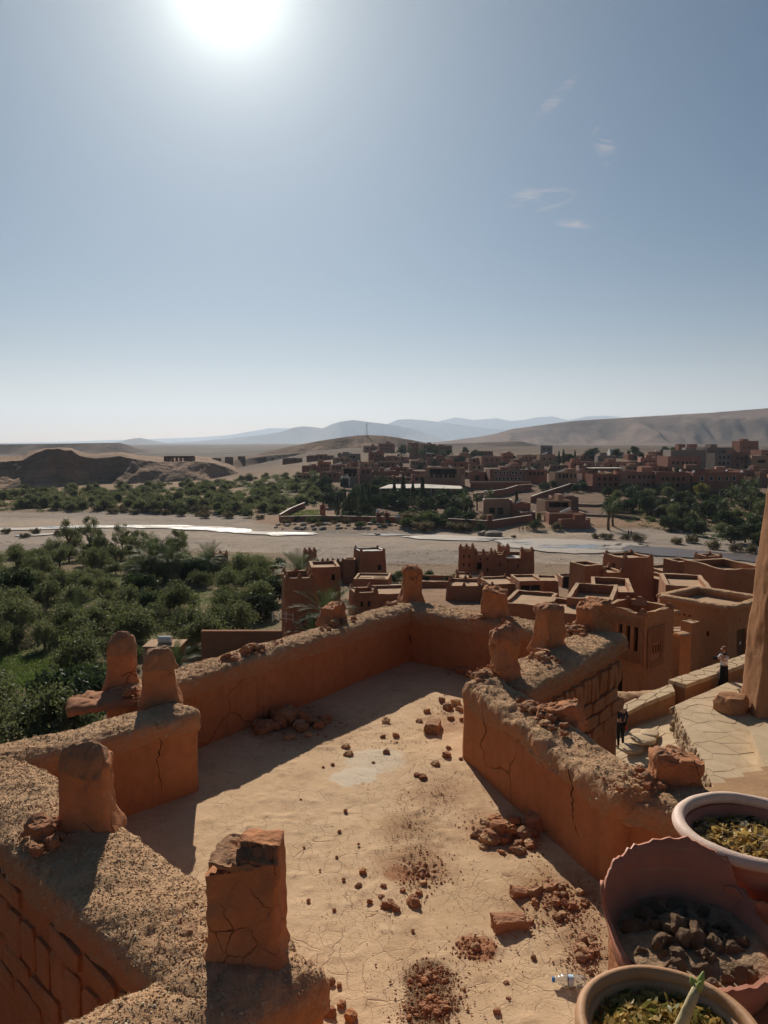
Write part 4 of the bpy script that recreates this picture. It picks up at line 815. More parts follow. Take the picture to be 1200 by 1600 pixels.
# flat slabs on the lane
for k, (px, py, s) in enumerate(((988, 1157, .42), (1005, 1160, .5), (1015, 1153, .36), (998, 1167, .34))):
    p = at(px, py, 26.4 + 0.3 * k); p.z = path_z(p.x, p.y) + 0.05 + 0.04 * k
    o = obj('stone_slab', rock_mesh('stone_slab', 'flagstone', 430 + k, 3, 0.2, 0.3, 0.22, 0.03), None, p, rnd.uniform(0, 6), s); tag(o, ('round pale stone slab lying on the lane nearest the lower wall', 'long pale stone slab in the middle of the lane', 'pale stone slab at the back of the small group on the lane', 'small pale stone slab at the front of the group on the lane')[k], 'stone slab')
# tower at the right edge
tb = gz(1182, 1122, ZP); tw = thing('mud_tower', 'tall leaning mud pillar with a bulging foot cut by the right edge', 'tower', (tb.x + 1.35, tb.y + .6, ZP)); inv = np.array(tw.location)
V, Fc = slab((tb.x, tb.y + 0.7), (tb.x + 2.8, tb.y + 0.7), 0.75, ZP - .1, -1.35, -1.1, 1, step=0.09, rings=4, amp=0.1, nscale=1.1, fine=0.015, fscale=9, corner=0.12, taper=0.40, seed=501, pw=5); q = np.clip((V[:, 2] - ZP) / 1.6, 0, 1); c = np.array((tb.x + 1.4, tb.y + 0.7)); V[:, :2] = c + (V[:, :2] - c) * (1 + 0.03 * np.exp(-(q * 2.2) ** 2))[:, None]
obj('shaft', mesh_from('shaft', V - inv, Fc, 'wall_near', True), tw)
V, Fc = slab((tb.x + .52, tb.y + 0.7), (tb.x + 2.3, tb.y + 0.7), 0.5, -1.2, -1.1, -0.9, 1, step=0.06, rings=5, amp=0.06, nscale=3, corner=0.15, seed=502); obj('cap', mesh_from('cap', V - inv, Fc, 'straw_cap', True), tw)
b1 = gz(1147, 1118, ZP); o = obj('boulder', rock_mesh('boulder', 'wall_near', 440, 3, 0.22, 0.45, 0.8, 0.03), None, b1 + Vector((.1, .4, -.06)), 0.4, (0.62, 0.5, 0.62)); tag(o, 'rounded mud boulder at the foot of the leaning pillar', 'boulder')
mb = MB(); k0 = [gz(x, y, ZP) for x, y in ((1172, 1160), (1215, 1150), (1225, 1260), (1194, 1222))]; mb.add([(v.x, v.y, ZP + .02) for v in k0] + [(v.x, v.y, ZP + .42) for v in k0], [(4, 5, 6, 7), (0, 1, 5, 4), (1, 2, 6, 5), (2, 3, 7, 6), (3, 0, 4, 7)]); o = obj('kerb_step', mb.mesh('kerb_step', 'flagstone')); o['kind'] = 'structure'
# smooth mud shoulder between the crumbling parapet end and the pots
sh = [(gz(x, y, -2.75)) for x, y in ((1096, 1232), (1130, 1222), (1215, 1208), (1330, 1215), (1330, 1400), (1050, 1400), (1040, 1340), (1062, 1310), (1078, 1270))]
sp = [(v.x, v.y) for v in sh]
shoulder = sheet('mud_shoulder', sp, lambda x, y: -2.75 + 0.05 * math.sin(2.1 * x + y) + 0.04 * (y - 5), 0.06, 'path_mud', 'smooth sunlit mud surface behind the upper pot')
mb = MB(); n = len(sp); mb.add([(x, y, -2.84) for x, y in sp] + [(x, y, -9) for x, y in sp], [tuple(range(n))] + [(i, i + n, (i + 1) % n + n, (i + 1) % n) for i in range(n)]); struct('mud_bank', mb.mesh('mud_bank', 'path_mud'))
# ledge carrying the pots
lg = [(0.50, 1.2), (0.52, 1.72), (0.70, 2.0), (0.74, 2.4), (0.98, 2.9), (2.2, 2.9), (2.2, 1.0)]; n = len(lg); mb = MB(); mb.add([(x, y, -1.62) for x, y in lg] + [(x + .02, y, -3.4) for x, y in lg], [tuple(range(n))] + [(i, i + n, (i + 1) % n + n, (i + 1) % n) for i in range(n)]); struct('pot_ledge', mb.mesh('pot_ledge', 'plaster'))
# ------------------------------------------------------------------ pots
def pot(name, label, loc, prof_out, prof_in, mat, n=72, rim=None, cut=None, seed=0, tilt=(0, 0, 0), rim_mat=None):
    """hollow turned pot; cut(angle) gives the height where a broken wall ends"""
    root = thing(name, label, 'pot', loc, tilt); V = []; F = []; prof = prof_out + prof_in; K = len(prof); g = random.Random(seed)
    for j in range(n):
        a = 2 * math.pi * j / n; zc = cut(a) if cut else 9
        for r, z in prof:
            if z > zc:
                # radius of the wall at the cut height
                pr = prof_out if (r, z) in prof_out else prof_in; zs_ = [q[1] for q in pr]; rs = [q[0] for q in pr]
                o = np.argsort(zs_); r2 = float(np.interp(zc, np.array(zs_)[o], np.array(rs)[o])); V.append((r2 * math.cos(a), r2 * math.sin(a), zc))
            else: V.append((r * math.cos(a), r * math.sin(a), z))
    for j in range(n):
        j2 = (j + 1) % n; F += [(j * K + k, j2 * K + k, j2 * K + k + 1, j * K + k + 1) for k in range(K - 1)]
    V = disp(np.array(V), 0.004, 9, seed); obj('pot_wall', mesh_from('pot_wall', V, F, mat, True), root)
    if rim:
        r, z, hr, hz = rim; pr = [(r + hr * math.cos(t) * (1 if math.cos(t) > 0 else 0.7), z + hz * math.sin(t)) for t in np.linspace(0, 2 * math.pi, 15)]
        mbr = MB().lathe(pr, n); V = disp(np.array(mbr.v), 0.004, 8, seed + 2); obj('rim', mesh_from('rim', V, mbr.f, rim_mat or mat, True), root)
    return root
def soil(root, r, z, seed, mat='pot_soil', amp=0.03, name='soil'):
    V = [(0, 0, z)]; F = []; n = 40; m_ = 10
    for i in range(1, m_ + 1):
        for j in range(n): a = 2 * math.pi * j / n; V.append((r * i / m_ * math.cos(a), r * i / m_ * math.sin(a), z))
    F = [(0, 1 + j, 1 + (j + 1) % n) for j in range(n)] + [(1 + (i - 1) * n + j, 1 + i * n + j, 1 + i * n + (j + 1) % n, 1 + (i - 1) * n + (j + 1) % n) for i in range(1, m_) for j in range(n)]
    V = np.array(V); V[:, 2] += amp * fbm(V, 12, 4, seed) * 1.6; return obj(name, mesh_from(name, V, F, mat, True), root)
P1 = gz(1177, 1302, -1.375)
p1 = pot('flower_pot', 'large pale-rimmed clay pot full of dry leaves at the right edge', (P1.x, P1.y, -1.62), [(0.0, 0.0), (0.135, 0.0), (0.15, 0.03), (0.20, 0.14), (0.235, 0.24)], [(0.22, 0.24), (0.185, 0.14), (0.13, 0.05), (0.0, 0.05)], 'terracotta', rim=(0.243, 0.258, 0.027, 0.022), rim_mat='pale_terracotta', seed=1)
soil(p1, 0.215, 0.185, 71)
P2 = gz(1080, 1462, -1.50)
def cut2(a):
    d = math.degrees(a) % 360
    base = np.interp(d, [0, 25, 38, 44, 60, 75, 90, 110, 130, 150, 158, 162, 170, 176, 190, 210, 235, 250, 262, 300, 330, 345, 360], [.13, .16, .20, .27, .28, .29, .29, .27, .245, .21, .19, .245, .25, .17, .12, .075, .06, .10, .125, .13, .15, .14, .13])
    return float(base) + 0.03 * float(fbm(np.array([[math.cos(a) * 4, math.sin(a) * 4, 0.5]]), 1.9, 5, 88, .65)[0])
p2 = pot('broken_pot', 'big broken red clay pot with jagged walls holding lumps of earth', (P2.x, P2.y, -1.62), [(0.0, 0.0), (0.21, 0.0), (0.225, 0.03), (0.265, 0.2), (0.295, 0.5)], [(0.285, 0.5), (0.255, 0.2), (0.21, 0.05), (0.0, 0.05)], 'terracotta', n=120, cut=cut2, seed=3)
soil(p2, 0.225, 0.10, 73, amp=0.02)
PCL = [rock_mesh('earth_clod', 'pot_soil', 380 + k, 3, 0.5, 0.5, 0.8, 0.15) for k in range(4)]
for k in range(80):
    a = rnd.uniform(0, 6.28); q = rnd.random() ** .6 * .19; o = obj('earth_clod', PCL[k % 4], None, (P2.x + q * math.cos(a), P2.y + q * math.sin(a), -1.525 + rnd.uniform(-.02, .05) * (1 - q / .2)), (rnd.random() * 6, rnd.random() * 6, 0), rnd.uniform(.012, .034)); tag(o, 'lump of dry earth lying inside the big broken pot', 'earth clod', 'earth lumps in the broken pot')
# loose shard leaning right of the broken pot
def shard(label, loc, rz, r, a0, a1, zf, mat='terracotta', th=0.01):
    n = 24; V = []; F = []
    for i in range(n + 1):
        a = a0 + (a1 - a0) * i / n; z0, z1 = zf(i / n)
        for rr in (r, r + th): V += [(rr * math.cos(a), rr * math.sin(a), z0), ((rr + .03) * math.cos(a), (rr + .03) * math.sin(a), z1)]
    for i in range(n): b = i * 4; F += [(b, b + 4, b + 5, b + 1), (b + 2, b + 3, b + 7, b + 6), (b + 1, b + 5, b + 7, b + 3), (b, b + 2, b + 6, b + 4)]
    F += [(0, 1, 3, 2), (n * 4, n * 4 + 2, n * 4 + 3, n * 4 + 1)]; o = obj('pot_shard', mesh_from('pot_shard', disp(np.array(V), .003, 9, 5), F, mat, False), None, loc, rz); tag(o, label, 'pot shard'); return o
shard('curved red pot shard standing between the broken pot and the pale-rimmed pot', (P1.x + .03, P1.y - .06, -1.62), 0, 0.235, R(215), R(300), lambda t: (0.0, 0.17 + 0.05 * float(fbm(np.array([[t * 5, 0.3, 0.7]]), 1.0, 3, 89)[0])))
P3 = gz(1046, 1604, -1.30)
p3 = pot('flower_pot', 'round earthen pot with a withered succulent at the bottom right corner', (P3.x, P3.y, -1.62), [(0.0, 0.0), (0.12, 0.0), (0.14, 0.04), (0.19, 0.16), (0.198, 0.30)], [(0.17, 0.30), (0.16, 0.16), (0.12, 0.05), (0.0, 0.05)], 'earthen_pot', rim=(0.188, 0.308, 0.018, 0.02), seed=6)
soil(p3, 0.168, 0.25, 75)
def leaf_litter(name, label, loc, r, z, n, mats, seed, lo, hi, h=0.05):
    g = random.Random(seed); mb = MB()
    for k in range(n):
        a = g.uniform(0, 6.28); q = r * g.random() ** .55; c = Vector((q * math.cos(a), q * math.sin(a), z + h * g.random() * (1.1 - q / r))); L = g.uniform(lo, hi); w = L * g.uniform(.25, .5)
        d = Vector((g.gauss(0, 1), g.gauss(0, 1), g.gauss(0, .5))).normalized(); s = d.orthogonal().normalized(); s.rotate(Matrix.Rotation(g.uniform(0, 6.28), 3, d)); u = d.cross(s); cu = g.uniform(-.5, .5)
        mb.add([c - d * L, c - d * L * .3 + s * w + u * w * cu, c + d * L * .4 + s * w * .8 + u * w * cu, c + d * L + u * L * .3, c + d * L * .4 - s * w * .8 + u * w * cu, c - d * L * .3 - s * w + u * w * cu, c + u * w * -.2], [(0, 1, 6), (1, 2, 6), (2, 3, 6), (3, 4, 6), (4, 5, 6), (5, 0, 6)], g.randrange(len(mats)))
    o = obj(name, mb.mesh(name, mats=mats), None, loc, kind='stuff'); o['label'] = label
leaf_litter('dry_leaves', 'curled dry leaves filling the pale-rimmed pot', (P1.x, P1.y, -1.62), 0.21, 0.2, 800, ['dry_leaf', 'dry_leaf', 'straw_bit', 'dry_leaf', 'dry_bush'], 3, .008, .026, .045)
leaf_litter('dry_leaves', 'yellow dry leaves in the earthen pot at the corner', (P3.x, P3.y, -1.62), 0.165, 0.28, 950, ['dry_leaf', 'dry_leaf', 'yellow_leaf'], 4, .008, .022, .03)
su = thing('succulent_plant', 'withered succulent stem with a green tip in the corner pot', 'plant', (P3.x - .01, P3.y - .03, -1.375))
obj('stem', MB().tube([(0, -.02, -.02), (.005, 0, .05), (.03, .01, .10), (.055, .02, .15), (.07, .03, .175)], [.012, .0145, .013, .011, .008], 10).mesh('stem', 'dry_stem', smooth=True), su)
for k, (dx, dy, h) in enumerate(((.0, -.006, .026), (.012, .006, .032), (-.008, .006, .02))):
    mb = MB(); c = Vector((.07 + dx * .4, .03 + dy, .165)); t = c + Vector((dx, dy, h)); mb.tube([c, c.lerp(t, .5), t], [.006, .008, .002], 6); obj('leaf', mb.mesh('leaf', 'succulent', smooth=True), su)
for k in range(5):
    a = 2.0 + .5 * k; p = [(0, 0, .01), (-.05 - .01 * k, .03 * math.cos(a), .06), (-.09 - .012 * k, .05 * math.sin(a), .09 + .01 * k)]; t = obj('twig', MB().tube(p, [.004, .003, .002], 5).mesh('twig', 'dry_leaf'), su)
    mb = MB(); g = random.Random(k)
    for q in range(16): c = Vector(p[1]).lerp(Vector(p[2]), g.uniform(-.3, 1.1)); e = Vector((g.gauss(0, 1), g.gauss(0, 1), g.gauss(0, 1))).normalized() * .012; f = e.orthogonal() * .6; mb.add([c - e * .3, c + f, c + e * 1.4, c - f], [(0, 1, 2, 3)])
    obj('withered_leaves', mb.mesh('withered_leaves', 'dry_leaf'), t)
# ------------------------------------------------------------------ plastic bottle
pb = gz(887, 1541, ZF); bt = thing('water_bottle', 'clear plastic water bottle with a blue cap lying on the mud floor', 'bottle', (pb.x, pb.y, pb.z + 0.036), (R(90), 0, R(-86) + math.pi * 0))
bt.rotation_euler = (0, R(90), R(175)); L0 = -0.1
prof = [(0.0, 0.0), (0.028, 0.0), (0.032, 0.008), (0.032, 0.03), (0.030, 0.034), (0.032, 0.038), (0.032, 0.055), (0.030, 0.059), (0.032, 0.063), (0.032, 0.115), (0.030, 0.125), (0.026, 0.145), (0.016, 0.165), (0.0125, 0.175), (0.0125, 0.19)]
mb = MB().lathe([(r, z + L0) for r, z in prof] + [(max(0, r - .0012), z + L0 + .001) for r, z in prof[::-1]], 28); o = obj('bottle_body', mb.mesh('bottle_body', 'clear_plastic', smooth=True), bt)
obj('cap', MB().lathe([(0, .192 + L0), (.0145, .192 + L0), (.0145, .176 + L0), (.0128, .176 + L0)], 20).mesh('cap', 'cap_blue'), bt)
obj('label', MB().lathe([(.0326, .068 + L0), (.0326, .098 + L0)], 28).mesh('label', 'bottle_label', smooth=True), bt)
# ------------------------------------------------------------------ visitors
def skin_mesh(name, J, E, mat, sub=2):
    me = bpy.data.meshes.new('tmp'); me.from_pydata([j[:3] for j in J], E, []); o = bpy.data.objects.new('tmp', me); COL.objects.link(o)
    m_ = o.modifiers.new('s', 'SKIN'); m_.use_smooth_shade = True; sv = me.skin_vertices[0].data
    for i, j in enumerate(J): sv[i].radius = (j[3], j[4] if len(j) > 4 else j[3]); sv[i].use_root = (i == 0)
    o.modifiers.new('d', 'SUBSURF').levels = sub; dg = bpy.context.evaluated_depsgraph_get(); dg.update()
    r = bpy.data.meshes.new_from_object(o.evaluated_get(dg)); r.name = name; bpy.data.objects.remove(o); bpy.data.meshes.remove(me); r.materials.clear(); r.materials.append(MATS[mat]); return r
def head_mesh():
    bm = bmesh.new(); bmesh.ops.create_icosphere(bm, subdivisions=3, radius=0.1)
    for v in bm.verts:
        x, y, z = v.co; v.co = (x * .78, y * .92, z * 1.18)
        if y < -.05 and abs(x) < .018 and -.035 < z < .02: v.co.y -= .02
        if z < -.06: v.co.x *= .8
    me = bpy.data.meshes.new('head'); bm.to_mesh(me); bm.free(); me.materials.append(MATS['skin']); me.polygons.foreach_set('use_smooth', np.ones(len(me.polygons), bool)); return me
def person(label, loc, rz, arms, top, bottom, skirt=False, hat=False, group=None, scale=1.0, lean=0.0):
    """facing -y; arms: ((elbow, hand) left, (elbow, hand) right)"""
    root = thing('person', label, 'person', loc, rz, group); root.scale = (scale,) * 3
    J = [(0, 0, .93, .125, .095), (0, 0, 1.12, .115, .085), (0, 0, 1.33, .155, .10), (0, 0, 1.44, .06, .055), (0, -.01, 1.52, .05, .05),
         (.17, 0, 1.38, .052), (*arms[0][0], .04), (*arms[0][1], .03), (-.17, 0, 1.38, .052), (*arms[1][0], .04), (*arms[1][1], .03),
         (.09, 0, .88, .085), (.10, -.01, .48, .055), (.11, .02, .08, .04), (.11, -.12, .035, .035), (-.09, 0, .88, .085), (-.10, -.03, .48, .055), (-.11, .0, .08, .04), (-.11, -.14, .035, .035)]
    E_ = [(0, 1), (1, 2), (2, 3), (3, 4), (2, 5), (5, 6), (6, 7), (2, 8), (8, 9), (9, 10), (0, 11), (11, 12), (12, 13), (13, 14), (0, 15), (15, 16), (16, 17), (17, 18)]
    body = obj('body', skin_mesh('body', J, E_, 'skin'), root); k = 1.13
    hd = obj('head', head_mesh(), root, (0, -.02, 1.63))
    for sx in (-1, 1): obj('ear', MB().box(sx * .075 - .006, sx * .075 + .006, -.012, .016, -.03, .03).mesh('ear', 'skin'), hd)
    bmh = bmesh.new(); bmesh.ops.create_icosphere(bmh, subdivisions=3, radius=.107)
    for v in list(bmh.verts):
        v.co = (v.co.x * .84, v.co.y * .98 + .008, v.co.z * 1.14 + .01)
    bmesh.ops.delete(bmh, geom=[v for v in bmh.verts if v.co.y < -.04 and v.co.z < .065 or v.co.z < -.06], context='VERTS'); me = bpy.data.meshes.new('hair'); bmh.to_mesh(me); bmh.free(); me.materials.append(MATS['hair_dark']); obj('hair', me, hd)
    sl = [(j[0], j[1], j[2], *[r * k for r in j[3:]]) for j in J]
    def part(idx, edges, mat, name):
        mp = {a: i for i, a in enumerate(idx)}; return obj(name, skin_mesh(name, [sl[i] for i in idx], [(mp[a], mp[b_]) for a, b_ in edges], mat), root)
    short = top == 'cloth_white'
    if short:
        m1 = [tuple(Vector(sl[5][:3]).lerp(Vector(sl[6][:3]), .75)) + (.052,), tuple(Vector(sl[8][:3]).lerp(Vector(sl[9][:3]), .75)) + (.052,)]
        sl2 = sl + m1; ix = [1, 0, 2, 5, len(sl), 8, len(sl) + 1]; sl = sl2; part(ix, [(0, 1), (1, 2), (2, 5), (5, len(sl) - 2), (2, 8), (8, len(sl) - 1)], top, 'shirt')
    else: part([1, 0, 2, 5, 6, 7, 8, 9, 10], [(0, 1), (1, 2), (2, 5), (5, 6), (6, 7), (2, 8), (8, 9), (9, 10)], top, 'jacket')
    if skirt:
        pr = [(.16, 1.0), (.165, .9), (.185, .6), (.20, .3), (.215, .08), (.20, .07)]; mb = MB().lathe(pr, 28); V = np.array(mb.v); V[:, 1] *= .8; a = np.arctan2(V[:, 1], V[:, 0]); V[:, :2] *= (1 + .06 * np.sin(a * 9) * (1 - V[:, 2]))[:, None]; obj('skirt', mesh_from('skirt', V, mb.f, bottom, True), root)
    else: part([0, 11, 12, 13, 15, 16, 17], [(0, 11), (11, 12), (12, 13), (0, 15), (15, 16), (16, 17)], bottom, 'trousers')
    for sx, j in ((1, 14), (-1, 18)): obj('shoe', skin_mesh('shoe', [(sx * .11, .05, .045, .045), (sx * .11, -.06, .04, .045), (sx * .11, -.15, .035, .04)], [(0, 1), (1, 2)], 'leather_black', 1), root)
    for (el, ha), sx in ((arms[0], 1), (arms[1], -1)):
        d = (Vector(ha) - Vector(el)).normalized(); s = d.orthogonal().normalized(); h = Vector(ha); mb = MB(); mb.tube([h, h + d * .05, h + d * .09], [.03, .038, .028], 8)
        for q in range(4): f0 = h + d * .08 + s * (.027 - .018 * q); mb.tube([f0, f0 + d * .04, f0 + d * .07 - d.cross(s) * .02], [.009, .009, .007], 5)
        f0 = h + d * .03 + s * .035; mb.tube([f0, f0 + d * .03 + s * .025, f0 + d * .05 + s * .03], [.010, .010, .008], 5); obj('hand', mb.mesh('hand', 'skin', smooth=True), root)
    if hat:
        obj('hat', MB().lathe([(.0, .16), (.06, .155), (.10, .12), (.108, .06), (.13, .05), (.16, .035), (.16, .03), (.10, .045)], 24).mesh('hat', 'hat_brown', smooth=True), hd)
        obj('scarf', MB().lathe([(.075, -.19), (.095, -.16), (.09, -.12), (.07, -.11)], 20).mesh('scarf', 'cloth_navy', smooth=True), hd)
    return root
f1 = at(969, 1181, 27.2); f1.z = path_z(f1.x, f1.y) + .02
pa = person('person in dark clothes walking away down the lane past the parapet', f1, R(200), (((.27, .03, 1.12), (.33, -.10, .93)), ((-.24, .05, 1.12), (-.25, -.08, .90))), 'cloth_navy', 'cloth_black', scale=1.0)
hx = pa.matrix_basis @ Vector((-.27, -.10, .72)); bg_ = thing('hand_bag', 'small red bag hanging by the side of the person in dark clothes', 'bag', hx); mb = MB().box(-.05, .05, -.10, .10, -.14, .08, taper=.25); obj('bag_body', mb.mesh('bag_body', 'cloth_red'), bg_); obj('strap', MB().tube([(0, -.07, .07), (0, -.04, .15), (0, .04, .15), (0, .07, .07)], .008, 6).mesh('strap', 'cloth_red'), bg_)
f2 = at(1130, 1078, 29.9); f2.z = path_z(f2.x, f2.y) + .02
pc = person('person in a brown hat, white top and long black skirt photographing the view', f2, R(-62), (((.20, -.22, 1.24), (.06, -.46, 1.36)), ((-.20, -.22, 1.22), (-.06, -.46, 1.34))), 'cloth_white', 'cloth_black', skirt=True, hat=True, scale=0.98)
ph = thing('camera', 'dark hand-held camera raised by the person in the brown hat', 'camera', pc.matrix_basis @ Vector((0, -.56, 1.38)), R(-62)); obj('camera_body', MB().box(-.09, .09, -.03, .03, -.06, .06).mesh('camera_body', 'leather_black'), ph); obj('lens', MB().tube([(0, -.02, 0), (0, -.10, 0)], .038, 14).mesh('lens', 'leather_black'), ph)
# ------------------------------------------------------------------ mud houses
def block(root, x0, x1, y0, y1, z0, H, mat, openings=(), batter=0.05, par=0.45, rim=0.3, cell=0.9, wob=0.06, seed=0, name='wall', roof='roof_mud', roofpart=True, frame=None, recess=0.22, rim_noise=0.08, open_mat='dark_opening', rimmat=None):
    """one battered block in root space; openings: (side, u, z, w, h) metres, side F/L/R; the roof lies inside a parapet"""
    W_, D = x1 - x0, y1 - y0; cx, cy_ = (x0 + x1) / 2, (y0 + y1) / 2
    def bat(x, y, z): k = 1 - batter * (z - z0) / H * 1.0; return (cx + (x - cx) * k, cy_ + (y - cy_) * k, z)
    sides = {'F': ((x0, y0), (1, 0), W_, (0, -1)), 'R': ((x1, y0), (0, 1), D, (1, 0)), 'B': ((x1, y1), (-1, 0), W_, (0, 1)), 'L': ((x0, y1), (0, -1), D, (-1, 0))}
    V = []; F = []; mi = []
    def quad(a, b, c, d, m_=0): k = len(V); V.extend((a, b, c, d)); F.append((k, k + 1, k + 2, k + 3)); mi.append(m_)
    wins = []
    for s, (o, d, L, nrm) in sides.items():
        op = [q for q in openings if q[0] == s]
        us = {0.0, L}; zs = {0.0, H}
        for _, u, z, w, h in op: us |= {max(.02, u - w / 2), min(L - .02, u + w / 2)}; zs |= {max(0., z), min(H - .02, z + h)}
        def dens(S):
            S = sorted(S); out = []
            for a, b in zip(S[:-1], S[1:]):
                n = max(1, int(round((b - a) / cell))); out += [a + (b - a) * i / n for i in range(n)]
            return out + [S[-1]]
        us = dens(us); zs = dens(zs); P = lambda u, z: bat(o[0] + d[0] * u, o[1] + d[1] * u, z0 + z)
        for i in range(len(us) - 1):
            for j in range(len(zs) - 1):
                um, zm = (us[i] + us[i + 1]) / 2, (zs[j] + zs[j + 1]) / 2
                if any(abs(um - u) < w / 2 and z < zm < z + h for _, u, z, w, h in op): continue
                quad(P(us[i], zs[j]), P(us[i + 1], zs[j]), P(us[i + 1], zs[j + 1]), P(us[i], zs[j + 1]))
        for _, u, z, w, h in op: wins.append((s, P(u - w / 2, z), P(u + w / 2, z), P(u + w / 2, z + h), P(u - w / 2, z + h), nrm))
    # parapet rim and inner faces
    k = 1 - batter; hx, hy = W_ / 2 * k, D / 2 * k; rm = min(rim, hx * .45, hy * .45); zt = z0 + H; zr = zt - par
    n = max(2, int(max(W_, D) / cell)); ring = lambda a, b, z: [(cx - a + 2 * a * i / n, cy_ - b, z) for i in range(n)] + [(cx + a, cy_ - b + 2 * b * i / n, z) for i in range(n)] + [(cx + a - 2 * a * i / n, cy_ + b, z) for i in range(n)] + [(cx - a, cy_ + b - 2 * b * i / n, z) for i in range(n)]
    r1, r2, r3 = ring(hx, hy, zt), ring(hx - rm, hy - rm, zt), ring(hx - rm, hy - rm, zr)
    m_ = len(r1)
    for i in range(m_): j = (i + 1) % m_; quad(r1[i], r1[j], r2[j], r2[i], 1); quad(r2[i], r2[j], r3[j], r3[i], 0)
    V = np.array(V); w0_ = np.array(root.location) + V; N_ = np.stack([fbm(w0_, 0.8, 3, 70 + q) for q in range(3)], 1); V2 = V + N_ * wob
    V2[:, 2] += rim_noise * fbm(w0_, 1.7, 3, 75) * (V[:, 2] > zt - 0.01)
    wl = obj(name, mesh_from(name, V2, F, mats=[mat, rimmat or roof], mi=mi), root)
    if roofpart:
        mb = MB().add([(cx - hx + rm * .5, cy_ - hy + rm * .5, zr), (cx + hx - rm * .5, cy_ - hy + rm * .5, zr), (cx + hx - rm * .5, cy_ + hy - rm * .5, zr), (cx - hx + rm * .5, cy_ + hy - rm * .5, zr)], [(0, 1, 2, 3)]); obj('roof', mb.mesh('roof', roof), root)
    for s, a, b, c, d, nrm in wins:
        inn = Vector((-nrm[0], -nrm[1], 0)) * recess; q = [Vector(v) for v in (a, b, c, d)]; e = [v + inn for v in q]; mb = MB(); mb.add(q + e, [(0, 4, 5, 1), (1, 5, 6, 2), (2, 6, 7, 3), (3, 7, 4, 0)], 0); mb.add(e, [(0, 3, 2, 1)], 1)
        tall = (Vector(d) - Vector(a)).length > 1.5 and abs(a[2] - z0) < .3
        wn = obj('door' if tall else 'window', mb.mesh('window', mats=[frame or mat, open_mat]), wl)
        if frame:
            ex = (q[1] - q[0]).normalized(); mf = MB(); t = .12; o_ = -inn.normalized() * .03
            for p0, p1 in ((q[0], q[1]), (q[1], q[2]), (q[2], q[3]), (q[3], q[0])):
                dd = (p1 - p0).normalized(); sd_ = dd.cross(inn.normalized()) ; A = [p0 + o_ - dd * t, p1 + o_ + dd * t]; mf.add([A[0], A[1], A[1] - sd_ * t, A[0] - sd_ * t], [(0, 1, 2, 3)])
            obj('frame', mf.mesh('frame', frame), wn)
    return wl
STEP = None
def step_merlon_mesh():
    mb = MB(); mb.box(-.5, .5, -.5, .5, 0, .38, taper=.1); mb.box(-.34, .34, -.34, .34, .36, .72, taper=.12); mb.box(-.18, .18, -.18, .18, .70, 1.05, taper=.4); V = disp(np.array(mb.v), .05, 2, 3); return mesh_from('merlon', V, mb.f, 'wall_mid')
STEPM = step_merlon_mesh(); PYR = mesh_from('merlon', disp(np.array(MB().box(-.5, .5, -.5, .5, 0, 1, taper=.75).v), .06, 2, 4), MB().box(-.5, .5, -.5, .5, 0, 1, taper=.75).f, 'wall_mid')
def corners(root, x0, x1, y0, y1, z, s, mesh=None, batter=0.05, mids=False):
    cx, cy_ = (x0 + x1) / 2, (y0 + y1) / 2; k = 1 - batter
    pts = [(x, y) for x in (x0, x1) for y in (y0, y1)] + ([(cx, y0), (cx, y1), (x0, cy_), (x1, cy_)] if mids else [])
    for x, y in pts: obj('merlon', mesh or STEPM, root, (cx + (x - cx) * (k - s * .42 / max(.1, abs(x1 - x0) / 2)) if x != cx else cx, cy_ + (y - cy_) * (k - s * .42 / max(.1, abs(y1 - y0) / 2)) if y != cy_ else cy_, z - .06), rnd.uniform(-.1, .1), (s, s, s * rnd.uniform(.75, 1.05)))
def site(pxl, pxr, pyb, Y, zb=None):
    """front width and ground point of something seen between two columns at a depth"""
    a, b = at(pxl, pyb, Y), at(pxr, pyb, Y); z = hg((a.x + b.x) / 2, Y) if zb is None else zb; return (a.x + b.x) / 2, b.x - a.x, z
def house(label, pxl, pxr, pytop, Y, depth=None, rz=0.0, mat='wall_mid', ops=(), zb=None, batter=.06, par=.4, group=None, corner=0.0, name='mud_house', mids=False, cat='house', frame=None, cell=.9, roof='roof_mud', W_=None, mesh=None, rim=.3, wob=.06):
    x, w, z = site(pxl, pxr, pytop, Y, zb); top = at((pxl + pxr) / 2, pytop, Y).z; H = max(1.2, top - z + .3); z -= .3
    wd = W_ or w / (abs(math.cos(rz)) + 0.35 * abs(math.sin(rz))); D = depth or wd * .8
    root = thing(name, label, cat, (x, Y + .5 * D * abs(math.cos(rz)), z), rz, group)
    wl = block(root, -wd / 2, wd / 2, -D / 2, D / 2, 0, H, mat, [(s, u * (wd if s in 'FB' else D), v * H, ww, hh) for s, u, v, ww, hh in ops], batter, par * .65, rim, cell, wob, frame=frame, roof=roof)
    if corner: corners(root, -wd / 2, wd / 2, -D / 2, D / 2, H, corner, mesh, batter, mids)
    root['H'] = H; root['W'] = wd; root['D'] = D
    return root
def wgrid(nx, nz, w, h, z0=.25, z1=.75, side='F', jit=.02, u0=.12, u1=.88):
    out = []
    for i in range(nx):
        for j in range(nz): out.append((side, u0 + (u1 - u0) * ((i + .5) / nx) + rnd.uniform(-jit, jit), z0 + (z1 - z0) * (j / max(1, nz - 1) if nz > 1 else .5), w, h))
    return out
